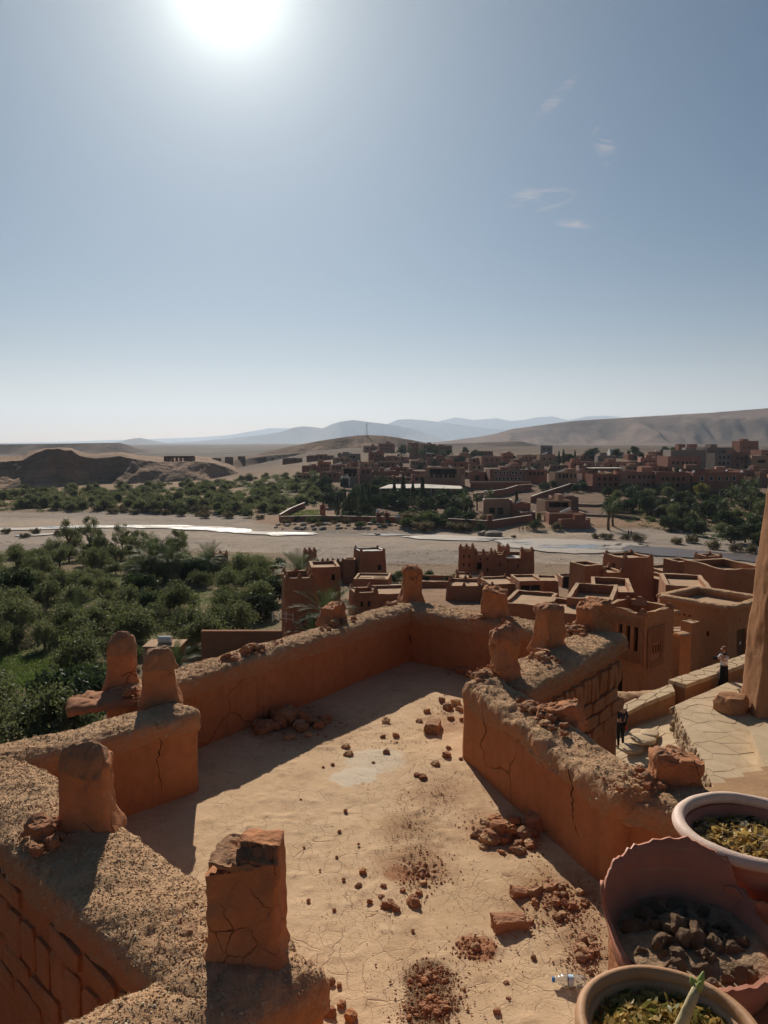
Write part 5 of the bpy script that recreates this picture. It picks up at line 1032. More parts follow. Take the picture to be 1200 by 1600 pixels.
# ornate room with lattice panels, seen over the frieze wall
xc, wv_, _ = site(958, 1062, 955, 38, -13.6); top = at(1016, 957, 38.3).z; Hh = top + 13.6
orn = thing('mud_house', 'corner house with lattice panels and three arched windows', 'house', (xc + .1, 39.9, -13.6), R(-48)); orn['kind'] = 'thing'
Wd, Dd = 2.75, 3.0
ops = [('F', Wd * f, Hh - 2.0, .24, 1.25) for f in (.50, .66, .82)] + [('R', Dd * f, Hh - 2.2, .16, .45) for f in (.3, .38, .46)] + [('F', Wd * .35, .15, 1.25, 1.75)]
block(orn, -Wd / 2, Wd / 2, -Dd / 2, Dd / 2, 0, Hh, 'wall_near', ops, .01, .75, .26, .5, .05, rimmat='straw_cap', rim_noise=.2)
def lattice(root, p0, ex, w, h, hole, nm='lattice_panel', s=.16, t=.035):
    """crossing bars standing proud of the wall; hole = (u0,u1,z0,z1) left free"""
    ex = Vector(ex); nrm = Vector((ex.y, -ex.x, 0)); p0 = Vector(p0); mb = MB()
    def bar(a, b):
        A = p0 + ex * a[0] + Vector((0, 0, a[1])); B = p0 + ex * b[0] + Vector((0, 0, b[1])); d = (B - A).normalized(); q = d.cross(nrm) * .022; mb.add([A + q, A - q, A - q + nrm * t, A + q + nrm * t, B + q, B - q, B - q + nrm * t, B + q + nrm * t], [(3, 2, 6, 7), (0, 3, 7, 4), (2, 1, 5, 6)])
    nu, nz = int(w / s), int(h / s)
    for i in range(nu):
        for j in range(nz):
            u, z = i * s, j * s
            if hole and hole[0] < u + s / 2 < hole[1] and hole[2] < z + s / 2 < hole[3]: continue
            bar((u, z), (u + s, z + s)); bar((u + s, z), (u, z + s))
    for a, b in (((0, 0), (nu * s, 0)), ((0, nz * s), (nu * s, nz * s)), ((0, 0), (0, nz * s)), ((nu * s, 0), (nu * s, nz * s))): bar(a, b)
    return obj(nm, mb.mesh(nm, 'wall_near'), root)
lattice(orn, (-Wd / 2 + .55, -Dd / 2 - .045, Hh - 2.6), (1, 0, 0), 2.1, 2.3, (.42, 1.85, .5, 2.0)); lattice(orn, (Wd / 2 + .045, -Dd / 2 + .3, Hh - 2.9), (0, 1, 0), 1.6, 2.1, (.32, 1.3, .35, 1.3))
for x, y, s in ((-1.2, -1.3, .5), (1.1, -1.3, .55), (-1.2, 1.2, .5), (1.2, 1.2, .5), (-.3, .9, .8)): obj('merlon', PYR, orn, (x, y, Hh - .08), .3, (s, s, s * .5))
# house with the wooden door and thick straw roof edge
xc = at(1110, 950, 46).x; top = at(1122, 950, 44).z; dh = thing('mud_house', 'plain mud house with a thick straw roof edge and a dark wooden door', 'house', (xc + .5, 47.0, -13.8), R(-52)); dh['kind'] = 'thing'; Hh = top + 13.8; Wd, Dd = 4.6, 4.4
wl = block(dh, -Wd / 2, Wd / 2, -Dd / 2, Dd / 2, 0, Hh, 'wall_near', [('R', Dd * .36, .9, 1.05, 1.9)] + [('F', Wd * f, Hh - .95, .12, .12) for f in (.3, .38, .46)] + [('F', Wd * .72, Hh - 1.9, .14, .3), ('R', Dd * .3, Hh - .9, .1, .16)], .03, .35, .3, .5, .06)
obj('door_leaf', MB().box(Wd / 2 - .22, Wd / 2 - .14, -Dd / 2 + Dd * .36 - .52, -Dd / 2 + Dd * .36 + .52, .9, 2.8).mesh('door_leaf', 'wood'), dh); obj('latch', MB().box(Wd / 2 - .14, Wd / 2 - .11, -Dd / 2 + Dd * .36 - .02, -Dd / 2 + Dd * .36 + .12, 1.85, 2.0).mesh('latch', 'metal_white'), dh)
k = .97
for a, b in (((-Wd / 2 * k, -Dd / 2 * k), (Wd / 2 * k, -Dd / 2 * k)), ((Wd / 2 * k, -Dd / 2 * k), (Wd / 2 * k, Dd / 2 * k)), ((Wd / 2 * k, Dd / 2 * k), (-Wd / 2 * k, Dd / 2 * k)), ((-Wd / 2 * k, Dd / 2 * k), (-Wd / 2 * k, -Dd / 2 * k))):
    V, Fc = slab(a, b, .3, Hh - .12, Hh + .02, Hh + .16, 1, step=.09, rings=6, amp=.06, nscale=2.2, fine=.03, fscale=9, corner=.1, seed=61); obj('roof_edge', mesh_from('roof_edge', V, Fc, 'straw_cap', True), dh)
house('square mud buttress with a flat stone cap between the two near houses', 1072, 1094, 972, 41.5, .8, R(30), 'wall_near', zb=-13.8, batter=.12, name='mud_buttress', cat='buttress', par=.1, rim=.1)
for k, (px, py, lb) in enumerate(((1052, 957, 'flat straw ledge high on the wall beside the lattice house'), (1068, 992, 'lower flat straw ledge by the mud buttress'))):
    p = at(px, py, 40.3); V, Fc = slab((p.x - .35, p.y), (p.x + .35, p.y + .3), .3, p.z - .1, p.z, p.z + .1, 1, step=.06, rings=5, amp=.05, nscale=3, seed=66 + k); o = obj('wall_ledge', mesh_from('wall_ledge', V, Fc, 'straw_cap', True)); tag(o, lb, 'ledge'); o['kind'] = 'thing'
house('tall plain mud wall joining the lattice house and the door house', 1040, 1090, 985, 43.5, 1.0, R(8), 'wall_near', zb=-13.8, name='link_wall', cat='wall', par=.1)['kind'] = 'thing'
# straw heap roof beyond the lane wall
p = at(1000, 1092, 32); V, Fc = slab((p.x - 1.6, p.y + .2), (p.x + 1.8, p.y + .8), .8, p.z - .9, p.z - .5, p.z + .15, 1, step=.07, rings=10, amp=.12, nscale=1.4, fine=.03, fscale=9, corner=.5, seed=68, pw=2); o = thing('shed', 'low shed with a heaped straw and mud roof below the lattice house', 'shed', (p.x, p.y, p.z - 2)); obj('thatch', mesh_from('thatch', V - np.array(o.location), Fc, 'straw_cap', True), o); obj('wall', MB().box(-1.5, 1.7, -.35, 1.2, -1.5, 1.2).mesh('wall', 'wall_near'), o)
house('mud house stub hidden in shade behind the frieze wall corner', 925, 962, 1003, 36, 2, 0.3, 'wall_near', zb=-13.8)
# ------------------------------------------------------------------ kasbah quarter between terrace and river
H_ = house
H_('low mud roof with a knee-high rim just past the slumped merlon', 860, 935, 958, 52, 5.5, R(-25), zb=-16, par=.5)
H_('flat mud roof terrace with a long rim right of the broken square merlon', 800, 880, 945, 58, 6, R(-22), zb=-17, par=.4)
H_('roofless mud room with thin rims behind the pointed merlon', 905, 985, 936, 55, 6.5, R(-20), zb=-16, par=1.1)
H_('long mud house roof edged with rims left of the lattice house', 940, 1010, 925, 60, 7, R(-14), zb=-16.5, par=.8)
H_('sunken mud yard with broken rims beyond the straw roof edge', 1055, 1130, 917, 56, 6, R(-15), zb=-16, par=.5)
H_('plain mud house with a hollow top at the far right of the quarter', 1115, 1200, 890, 62, 6, R(12), zb=-17, par=1.0)
H_('squat mud tower with two small holes left of the big ruined tower', 903, 942, 884, 76, 3.2, R(18), zb=-18, batter=.12, ops=[('F', .28, .62, .3, .4), ('F', .6, .62, .2, .3)], name='mud_tower', cat='tower')
t = H_('big ruined mud tower with a crumbled crest above the roofs', 962, 1022, 872, 80, 4.6, R(14), zb=-18.5, batter=.10, corner=.5, mesh=PYR, ops=[('L', .5, .7, .8, 1.2)], name='mud_tower', cat='tower')
H_('broken mud house with a sagging top joined to the big ruined tower', 938, 976, 895, 76, 4, R(5), zb=-18, batter=.08, corner=.5, mesh=PYR, ops=[('F', .3, .3, .5, .7)])
H_('dark open mud shelter behind the broken house', 952, 985, 875, 86, 3, 0, zb=-19, ops=[('F', .25, .72, 1.0, 1.2)])
H_('long low mud wall house running right from the big ruined tower', 1015, 1058, 905, 80, 5, R(20), zb=-18.5, par=.5)
H_('flat mud roof with a light rim between the two right towers', 1030, 1075, 893, 88, 5, R(10), zb=-19, par=.4)
H_('stout mud tower standing left of the slender one on the right', 1052, 1088, 878, 84, 3.2, R(16), zb=-19, batter=.12, ops=[('L', .5, .6, .4, .5)], name='mud_tower', cat='tower')
H_('slender mud tower with a notched top nearest the right riverbank', 1098, 1130, 869, 92, 2.8, R(10), zb=-19.5, batter=.10, corner=.35, mesh=PYR, name='mud_tower', cat='tower')
H_('low mud house with a sloping rim under the slender tower', 1075, 1108, 897, 82, 4, R(25), zb=-18.5)
H_('low mud shed roof near the leaning pillar', 1095, 1150, 905, 70, 4, R(10), zb=-17.5)
# the four-towered kasbah on the riverbank
ks = thing('kasbah', 'large mud kasbah with four crenellated towers above the dry riverbed', 'kasbah', (at(768, 900, 118).x, 118, hg(16, 118) - .5), R(-6)); kz = ks.location.z; kh = lambda py, Y=114: at(768, py, Y).z - kz
def kop(n, z, w, h, s='F', L=3): return [(s, L * (i + 1) / (n + 1), z, w, h) for i in range(n)]
block(ks, -5.2, -2.6, -4.6, -2.0, 0, kh(857), 'wall_mid', kop(2, kh(872), .25, .5, 'F', 2.6) + kop(2, kh(885), .25, .5, 'F', 2.6) + [('R', 1.3, kh(880), .25, .5)], .10, .5, name='tower'); corners(ks, -5.2, -2.6, -4.6, -2.0, kh(857), .62, STEPM, .10, True)
block(ks, 4.1, 6.3, -3.0, -.8, 0, kh(862), 'wall_mid', kop(2, kh(878), .25, .5, 'F', 2.2), .10, .5, name='tower'); corners(ks, 4.1, 6.3, -3.0, -.8, kh(862), .62, STEPM, .10)
block(ks, .9, 3.0, 2.5, 4.6, 0, kh(856, 120), 'wall_mid', kop(2, kh(866, 120), .25, .5, 'F', 2.1), .10, .5, name='tower'); corners(ks, .9, 3.0, 2.5, 4.6, kh(856, 120), .6, STEPM, .10)
block(ks, -2.9, 0.2, -4.2, -1.4, 0, kh(866), 'wall_mid', [('F', .9, kh(890), .7, 1.1), ('F', 2.2, kh(893), .25, .5)] + kop(2, kh(876), .22, .4, 'F', 3.1), .05, .5, name='wall'); corners(ks, -2.9, 0.2, -4.2, -1.4, kh(866), .7, PYR, .05, True)
block(ks, .1, 2.0, -4.0, -2.0, 0, kh(866), 'wall_mid', kop(1, kh(885), .25, .5, 'F', 1.9), .06, .5, name='tower'); corners(ks, .1, 2.0, -4.0, -2.0, kh(866), .55, STEPM, .06)
block(ks, -4.9, 6.0, -2.9, 4.4, 0, kh(873), 'wall_mid', kop(4, kh(888), .25, .5, 'F', 10.9) + kop(5, kh(880), .2, .35, 'F', 10.9), .02, .5, name='wall', roof='canopy_roof')
H_('mud annex with spiky corner points in front of the kasbah', 712, 762, 903, 106, 5, R(-4), corner=.6, mesh=PYR, ops=[('F', .62, .1, .7, 1.6)], mids=True)
H_('long mud house with a crenellated front beside the rubble yard', 700, 760, 916, 96, 6, R(-8), corner=.55, mesh=PYR, mids=True, par=.6)
H_('flat roofed mud house right of the crenellated front', 758, 812, 913, 94, 6, R(10), corner=.45, mesh=PYR)
H_('open fronted mud building with two posts beyond the slumped parapet', 808, 850, 908, 92, 5, R(4), ops=[('F', .25, .15, 1.2, 2.2), ('F', .65, .15, 1.2, 2.2)])
H_('broad mud house with a bright roof behind the posts', 842, 880, 908, 98, 5, R(-10), batter=.1)
H_('low dark shed with a pale roof near the riverbed', 878, 905, 903, 112, 4, 0, ops=[('F', .5, .1, 2.2, 1.8)])
H_('low garden enclosure of mud below the kasbah', 640, 712, 917, 112, 6, R(-5), par=1.0)
H_('flat mud house behind the tall corner merlon', 575, 650, 928, 90, 6, R(8), corner=.5, mesh=PYR, par=.5)
H_('small square mud house with pointed corners near the palm', 546, 588, 926, 80, 3.4, R(14), corner=.6, mesh=PYR, par=.7, ops=[('F', .3, .45, .3, .6), ('F', .6, .45, .3, .6)])
sp_ = H_('mud house carrying two tilted solar panels', 552, 612, 905, 100, 5, R(-6)); 
for k, dx in enumerate((-.9, .9)): o = obj('solar_panel', MB().box(-.75, .75, -.6, .6, 0, .06).mesh('solar_panel', 'solar_panel'), None, (sp_.location.x + dx, sp_.location.y - 1 + .6 * k, sp_.location.z + sp_['H'] - .1), (R(-12), 0, .1)); tag(o, ('left of the two tilted solar panels on the mud roof', 'right of the two tilted solar panels on the mud roof')[k], 'solar panel')
H_('round-cornered mud hut with a pale flat roof beside the palms', 590, 640, 922, 96, 4, 0, roof='canopy_roof')
t = H_('square mud tower with a pale roof on the riverbank', 553, 601, 861, 116, 4.4, R(16), batter=.10, corner=.5, mesh=PYR, ops=[('F', .75, .45, .6, .8), ('L', .5, .6, .5, .7)], name='mud_tower', cat='tower', roof='village_white')
H_('small crenellated mud tower by the tall palm', 472, 494, 862, 120, 2.2, R(10), batter=.06, corner=.6, mids=True, ops=[('F', .5, .5, .3, .5)], name='mud_tower', cat='tower')
def crenel_wall(label, pxl, pxr, py, Y, n, h0=.0):
    a, b = at(pxl, py, Y), at(pxr, py, Y); z = hg((a.x + b.x) / 2, Y) - .4; L = b.x - a.x; H = a.z - z; root = thing('boundary_wall', label, 'wall', ((a.x + b.x) / 2, Y, z)); root['kind'] = 'thing'; mb = MB().box(-L / 2, L / 2, -.25, .25, 0, H); obj('wall_body', mb.mesh('wall_body', 'wall_mid'), root)
    for i in range(n if n > 1 else 0): obj('merlon', PYR, root, (-L / 2 + L * (i + .5) / n, 0, H - .04), 0, (L / n * .75, .4, .55))
    return root
crenel_wall('crenellated mud wall between the palm tower and the riverbank tower', 492, 556, 877, 119, 8); crenel_wall('low crenellated garden wall under the lone grove tower', 352, 430, 893, 126, 14)
H_('square gate stump left of the riverbank tower', 536, 556, 874, 117, 2, 0, name='mud_tower', cat='tower')
H_('lone crenellated mud tower in the palm grove', 328, 354, 868, 126, 2.6, R(8), corner=.6, mids=True, batter=.04, name='mud_tower', cat='tower')
t = H_('tall mud house with a crenellated rim rising beside the palm', 436, 486, 903, 70, 4.2, R(12), zb=-18.6, batter=.04, corner=.5, mesh=PYR, mids=True, par=.8, ops=[('F', .6, .35, .3, .5)])
H_('mud upper room with one small window behind the crenellated house', 480, 528, 886, 76, 4, R(10), zb=-19, batter=.03, ops=[('F', .75, .8, .35, .6)])
H_('shaded mud wing with a dark doorway behind the crenellated house', 486, 512, 912, 78, 3, R(10), zb=-19, ops=[('F', .6, .62, .9, 1.6)])
crenel_wall('low mud wall edging the garden in front of the grove', 315, 440, 985, 66, 1); crenel_wall('mud boundary wall crossing the far edge of the grove', 356, 440, 897, 122, 1)
rp = at(440, 962, 66); rl = thing('railing', 'pale metal railing beside the tall crenellated house', 'railing', (rp.x - .8, rp.y, rp.z - .6))
for k in range(4): obj('post', MB().tube([(k * .6, 0, 0), (k * .6, 0, .9)], .025, 6).mesh('post', 'metal_white'), rl)
for z in (.5, .9): obj('rail', MB().tube([(0, 0, z), (1.8, 0, z - .25)], .025, 6).mesh('rail', 'metal_white'), rl)
tk = thing('garden_shed', 'small mud hut with a white tank on its roof in the garden', 'shed', tuple(at(258, 1000, 69)) ); tk.location.z = hg(tk.location.x, 69); obj('wall', MB().box(-1.6, 1.6, -1.2, 1.2, -.5, 2.0, taper=.05).mesh('wall', 'wall_mid'), tk); obj('roof', MB().box(-1.7, 1.7, -1.3, 1.3, 1.98, 2.15).mesh('roof', 'roof_mud'), tk); obj('tank', MB().tube([(-.6, 0, 2.45), (.6, 0, 2.45)], .34, 14).mesh('tank', 'village_white'), tk)
# ------------------------------------------------------------------ trees
def leaves(P, N_, size, seed, aspect=0.45):
    g = np.random.default_rng(seed); n = len(P); t = g.normal(size=(n, 3)); t /= np.linalg.norm(t, axis=1, keepdims=True); s = np.cross(t, N_ + 0.6 * g.normal(size=(n, 3))); s /= np.linalg.norm(s, axis=1, keepdims=True) + 1e-9
    L = size * (0.6 + 0.8 * g.random((n, 1))); V = np.stack([P - t * L, P + s * L * aspect, P + t * L, P - s * L * aspect], 1).reshape(-1, 3); F = np.arange(n * 4).reshape(-1, 4); return V, F
def crown_mesh(name, mat, seed, rx, rz_, z0, n, leaf, lobes=14, lr=0.42, aspect=.45, shape='round'):
    g = np.random.default_rng(seed); C = []; 
    for k in range(lobes):
        d = g.normal(size=3); d /= np.linalg.norm(d); d[2] = abs(d[2]) * 1.2 - .35; q = 0.5 + 0.35 * g.random(); C.append((d[0] * rx * q, d[1] * rx * q, z0 + rz_ * (.45 + d[2] * .5), rx * lr * (.7 + .6 * g.random())))
    C.append((0, 0, z0 + rz_ * .5, rx * .6)); C = np.array(C)
    w = C[:, 3] ** 2; k = g.choice(len(C), n, p=w / w.sum()); d = g.normal(size=(n, 3)); d /= np.linalg.norm(d, axis=1, keepdims=True); r = C[k, 3:4] * (g.random((n, 1)) ** .45) * np.array((1, 1, .85)); P = C[k, :3] + d * r
    # twigs pushing out of the outline
    m_ = n // 8; P[:m_] += d[:m_] * C[k[:m_], 3:4] * .35 * g.random((m_, 1)); keep = fbm(P, 2.2 / rx * 1.1, 2, seed) > -.42; P = P[keep]; d = d[keep]
    V, F = leaves(P, d, leaf, seed, aspect); return mesh_from(name, V, F, mat)
def trunk_mesh(name, h, r, seed, branch=4, spread=.6):
    g = random.Random(seed); mb = MB(); mb.tube([(0, 0, -.3), (g.uniform(-.1, .1), g.uniform(-.1, .1), h * .35), (g.uniform(-.2, .2), g.uniform(-.2, .2), h * .6)], [r * 1.3, r, r * .8], 7)
    for k in range(branch): a = 6.283 * k / branch + g.random(); mb.tube([(0, 0, h * .4), (math.cos(a) * spread * h * .25, math.sin(a) * spread * h * .25, h * .7), (math.cos(a) * spread * h * .5, math.sin(a) * spread * h * .5, h * g.uniform(.9, 1.15))], [r * .7, r * .45, r * .15], 5)
    return mb.mesh(name, 'bark')
def tree_proto(name, label, cat, crown, trunk, group):
    t = thing(name, label, cat, (0, -500, -200), 0, group); obj('crown', crown, t); obj('trunk', trunk, t); return reg(t)
PROT = []
OL = [tree_proto('olive_tree', 'x', 'tree', crown_mesh('crown', 'olive_leaf', 600 + k, 2.2 + .15 * (k % 3), 3.0, .35, 3600, .135, 13, .44), trunk_mesh('trunk', 2.4, .16, 610 + k), None) for k in range(5)]
FT = [tree_proto('olive_tree', 'x', 'tree', crown_mesh('crown', 'olive_leaf', 620 + k, 2.5, 3.0, -.2, 1500, .26, 12, .46), trunk_mesh('trunk', 2.2, .16, 625 + k), None) for k in range(4)]
GT = [tree_proto('garden_tree', 'x', 'tree', crown_mesh('crown', 'dark_leaf', 640 + k, 2.6, 4.2, -.1, 2200, .24, 15, .42), trunk_mesh('trunk', 3.0, .2, 645 + k), None) for k in range(4)]
TT = [tree_proto('tamarisk_tree', 'x', 'tree', crown_mesh('crown', 'olive_leaf', 660 + k, 2.4, 6.5, 1.2, 3800, .15, 20, .30, .3), trunk_mesh('trunk', 5.5, .14, 665 + k, 6, .5), None) for k in range(3)]
YT = [tree_proto('yellow_tree', 'x', 'tree', crown_mesh('crown', 'yellow_leaf', 670, 2.2, 4.0, .1, 1800, .22, 12, .42), trunk_mesh('trunk', 3.0, .18, 672), None)]
def bush_proto(mat, seed, r, h): t = thing('bush', 'x', 'bush', (0, -500, -200)); obj('crown', crown_mesh('crown', mat, seed, r, h, -.1, 1300, .14, 10, .46, .4), t); obj('stem', trunk_mesh('stem', h * .6, .05, seed), t); return reg(t)
BU = [bush_proto('bush_leaf', 680, 1.3, 1.6), bush_proto('dry_bush', 682, 1.3, 1.4), bush_proto('dark_leaf', 684, 1.4, 1.7), bush_proto('dry_bush', 686, 1.5, 1.3)]
def cyp_proto(seed):
    g = np.random.default_rng(seed); n = 1800; z = g.random(n) ** .8 * 8; r = .95 * np.minimum(z / 1.2 + .3, 1) * (1 - (z / 8.3) ** 2) * (.55 + .5 * g.random(n)); a = g.random(n) * 6.283; P = np.column_stack([r * np.cos(a), r * np.sin(a), z + .4]); V, F = leaves(P, np.column_stack([np.cos(a), np.sin(a), 0 * a + .3]), .2, seed)
    t = thing('cypress_tree', 'x', 'tree', (0, -500, -200)); obj('crown', mesh_from('crown', V, F, 'dark_leaf'), t); obj('trunk', MB().tube([(0, 0, -.3), (0, 0, 1.5)], [.16, .12], 6).mesh('trunk', 'bark'), t); return reg(t)
CY = [cyp_proto(690), cyp_proto(691)]
def palm_proto(seed, h, nf=42, fl=2.6):
    g = random.Random(seed); t = thing('palm_tree', 'x', 'palm', (0, -500, -200)); mb = MB(); k = 9; pts = [(.15 * math.sin(i * .5), 0, -.3 + (h + .3) * i / k) for i in range(k + 1)]; mb.tube(pts, [.26 - .08 * i / k + (.03 if i % 2 else 0) for i in range(k + 1)], 8); obj('trunk', mb.mesh('trunk', 'bark'), t); top = Vector(pts[-1])
    mb = MB()
    for f in range(nf):
        a = f * 2.39996; el = 1.35 - 2.0 * (f / nf) ** .8 + g.uniform(-.12, .12); L = fl * g.uniform(.8, 1.1); d = Vector((math.cos(a) * math.cos(el), math.sin(a) * math.cos(el), math.sin(el))); p = Vector(top); seg = 9; hz = Vector((math.cos(a), math.sin(a), 0)); side = Vector((-math.sin(a), math.cos(a), 0))
        for i in range(seg):
            q = p + d * (L / seg); w = fl * .2 * math.sin(math.pi * (i + .8) / (seg + .8)) + .04; up = side.cross(d).normalized() * (.35 * w)
            for s in (-1, 1):
                for m_ in (0, .5):
                    b0 = p.lerp(q, m_); tip = b0 + side * s * w + d * w * .8 - up * g.uniform(.2, 1.0); mb.add([b0 - d * .025, b0 + d * .05, tip], [(0, 1, 2)])
            p = q; d = (d + Vector((0, 0, -.09 - .05 * i / seg * (1.4 - el)))).normalized()
    obj('fronds', mb.mesh('fronds', 'palm_leaf'), t); return reg(t)
PM = [palm_proto(700, 1.6), palm_proto(701, 4.5), palm_proto(702, .6, 36, 2.2)]
def plant(protos, p, s, label, group, rz=None, sz=None):
    r = protos[rnd.randrange(len(protos))]; return copy_tree(r, p, rnd.uniform(0, 6.28) if rz is None else rz, (s, s, s * (sz or rnd.uniform(.85, 1.15))), label, group)
def inpoly(x, y, poly):
    c = False; j = len(poly) - 1
    for i in range(len(poly)):
        (xi, yi), (xj, yj) = poly[i], poly[j]
        if (yi > y) != (yj > y) and x < (xj - xi) * (y - yi) / (yj - yi) + xi: c = not c
        j = i
    return c
def grove(protos, poly, n, dmin, s0, s1, label, group, holes=(), seed=0, tries=2600):
    """trees spread over the ground seen inside an outline"""
    g = random.Random(seed); xs = [q[0] for q in poly]; ys = [q[1] for q in poly]; got = []
    for _ in range(tries):
        if len(got) >= n: break
        x, y = g.uniform(min(xs), max(xs)), g.uniform(min(ys), max(ys))
        if not inpoly(x, y, poly) or any(((x - a) / c) ** 2 + ((y - b_) / d) ** 2 < 1 for a, b_, c, d in holes): continue
        p = hit(x, y)
        if any((p.x - q.x) ** 2 + (p.y - q.y) ** 2 < dmin ** 2 for q in got): continue
        got.append(p); lb = label(x, y) if callable(label) else label; plant(protos, p, g.uniform(s0, s1), lb, group if not callable(group) else group(lb))
    return got
def near_lb(x, y):
    if y > 1040: return 'olive tree in the lowest rows just beyond the left parapet'
    if y > 960: return 'olive tree in the middle of the grove left of the merlons'
    if x < 180: return 'olive tree in the far left part of the near grove'
    return 'olive tree in the near grove around the lone crenellated tower'
NG = grove(OL + [OL[0], OL[2]] + GT[:1], [(-60, 868), (120, 862), (300, 884), (432, 905), (436, 968), (340, 1010), (160, 1062), (160, 1120), (100, 1190), (-60, 1190)], 115, 3.2, .6, 1.2, near_lb, lambda l: 'near grove: ' + l[14:50], holes=((205, 918, 50, 14), (30, 1086, 100, 60), (470, 900, 20, 20), (330, 935, 34, 14), (120, 905, 26, 10), (410, 935, 18, 12), (250, 1010, 26, 14)), seed=3)
grove(TT, [(100, 862), (280, 878), (290, 890), (110, 876)], 9, 4.0, .75, 1.0, 'tall feathery tree on the river edge of the near grove', 'feathery trees at the river edge', seed=5)
grove(BU, [(280, 885), (440, 885), (440, 900), (280, 900)], 12, 3, .8, 1.2, 'low bush at the river edge of the grove by the lone tower', 'bushes by the lone tower', seed=6)
def far_lb(x, y):
    return 'small olive tree in the far grove below the cliff' if x < 200 else 'small olive tree in the far grove beside the village'
FG = grove(FT, [(-30, 775), (80, 768), (200, 764), (330, 756), (400, 748), (470, 742), (505, 752), (500, 785), (440, 805), (300, 800), (150, 797), (-30, 796)], 165, 3.2, .85, 1.25, far_lb, lambda l: 'far grove: ' + l[33:], holes=((460, 776, 22, 7), (460, 802, 30, 8)), seed=8)
grove([BU[1], BU[3], BU[0]], [(150, 796), (300, 796), (430, 806), (440, 813), (340, 810), (160, 802)], 26, 3.0, 1.0, 1.6, 'brownish bush on the riverbank edge of the far grove', 'bank bushes of the far grove', seed=9)
grove([BU[1], BU[3]], [(10, 832), (150, 832), (150, 842), (10, 842)], 7, 4, .7, 1.0, 'small dry bush on the gravel bar left of the river', 'dry bushes on the gravel bar', seed=10)
# village trees
grove(GT, [(505, 762), (600, 760), (640, 770), (720, 772), (735, 800), (720, 812), (640, 806), (510, 806)], 44, 4.2, .9, 1.3, 'dark garden tree between the canopy restaurant and the riverbank', 'dark trees by the canopy restaurant', holes=((520, 800, 16, 8),), seed=12)
for k, (x, y, s) in enumerate(((527, 808, 1.0), (553, 808, 1.15), (545, 806, .8), (566, 800, 1.1), (575, 797, 1.0), (630, 790, 1.25), (645, 792, 1.1), (616, 792, 1.1), (660, 790, 1.15), (539, 800, .9), (807, 805, .9), (898, 722, 1.0), (880, 726, 1.2), (873, 728, 1.1))): plant(CY, hit(x, y), s, ('slim cypress in the dark row behind the riverside wall' if x < 600 else 'slim cypress beside the canopy restaurant' if x < 700 else 'slim cypress by the riverside arches' if x < 850 else 'dark cypress in the clump behind the banner house'), 'cypresses ' + ('behind the wall' if x < 600 else 'by the restaurant' if x < 700 else 'by the arches' if x < 850 else 'behind the banner house'))
grove([BU[2], BU[0], BU[1]], [(620, 808), (760, 812), (770, 832), (640, 830)], 26, 2.8, 1.2, 2.2, 'dense dark riverbank bush below the dark garden trees', 'dense riverbank bushes', seed=14)
grove([BU[1], BU[0]], [(440, 812), (620, 814), (620, 826), (440, 822)], 18, 3, .7, 1.2, 'scrubby bush below the riverside wall', 'scrub below the riverside wall', seed=15)
RG = grove(GT + OL[:2], [(960, 775), (1040, 768), (1100, 764), (1195, 760), (1240, 770), (1240, 850), (1195, 856), (1120, 848), (1040, 830), (975, 822), (945, 812)], 78, 3.6, .85, 1.35, lambda x, y: 'garden tree on the terraced slope under the salmon houses' if x < 1060 else 'garden tree in the dense plot near the leaning pillar', lambda l: 'right gardens: ' + l[12:40], holes=((1035, 790, 20, 10), (1000, 820, 40, 6)), seed=16)
grove(YT, [(1078, 768), (1110, 768), (1110, 782), (1078, 782)], 2, 4, 1.0, 1.25, 'yellowish tree among the right gardens', 'yellow trees in the right gardens', seed=17)
for k, (x, y, s, q) in enumerate(((951, 828, 1.5, 1), (958, 822, 1.3, 1), (1143, 790, 1.3, 1), (1160, 786, 1.2, 1), (1178, 782, 1.3, 1), (1125, 812, 1.2, 1), (1172, 800, 1.1, 1), (725, 808, 1.2, 1), (765, 795, 1.2, 1), (745, 798, 1.0, 1), (640, 714, 1.2, 1), (658, 718, 1.2, 1), (492, 760, 1.2, 1))):
    plant([PM[q]], hit(x, y), s, ('tall palm standing alone on the sand under the cafe', 'second palm beside the lone palm on the sand', 'palm below the crenellated red house', 'palm right of the crenellated red house', 'palm near the top of the leaning pillar', 'palm in the middle of the right gardens', 'low palm in the gardens beside the pillar', 'palm right of the dark garden trees', 'palm by the arched riverside house', 'small palm near the arched riverside house', 'palm among the hilltop houses', 'second palm among the hilltop houses', 'palm at the left edge of the village')[k], 'village palms')
for x, y, s, l in ((838, 828, 1.6, 'round bush on the sand by the three walkers'), (870, 828, 1.2, 'low bush right of the round one on the sand'), (930, 841, .9, 'first of the dry round bushes at the water edge'), (947, 842, 1.2, 'second of the dry round bushes at the water edge'), (977, 843, .9, 'third dry round bush at the water edge'), (996, 846, 1.2, 'fourth and widest dry bush at the water edge'), (1058, 850, 1.0, 'grey bush on the sand under the right gardens'), (1080, 848, 1.2, 'dark bush beside the grey one on the sand'), (1115, 858, 1.2, 'broad bush at the edge of the brown channel'), (1150, 862, 1.1, 'bush near the leaning pillar at the brown channel'), (803, 840, .5, 'tiny bush at the silver shallow'), (1175, 864, 1.2, 'bush hard against the leaning pillar')): plant([BU[1], BU[3]] if s < 1.25 else [BU[2]], hit(x, y), s * 1.05, l, 'riverside bushes')
grove(GT, [(600, 705), (720, 706), (760, 716), (720, 722), (640, 716)], 16, 7, 1.0, 1.6, 'tree between the hilltop houses', 'trees between the hilltop houses', seed=21)
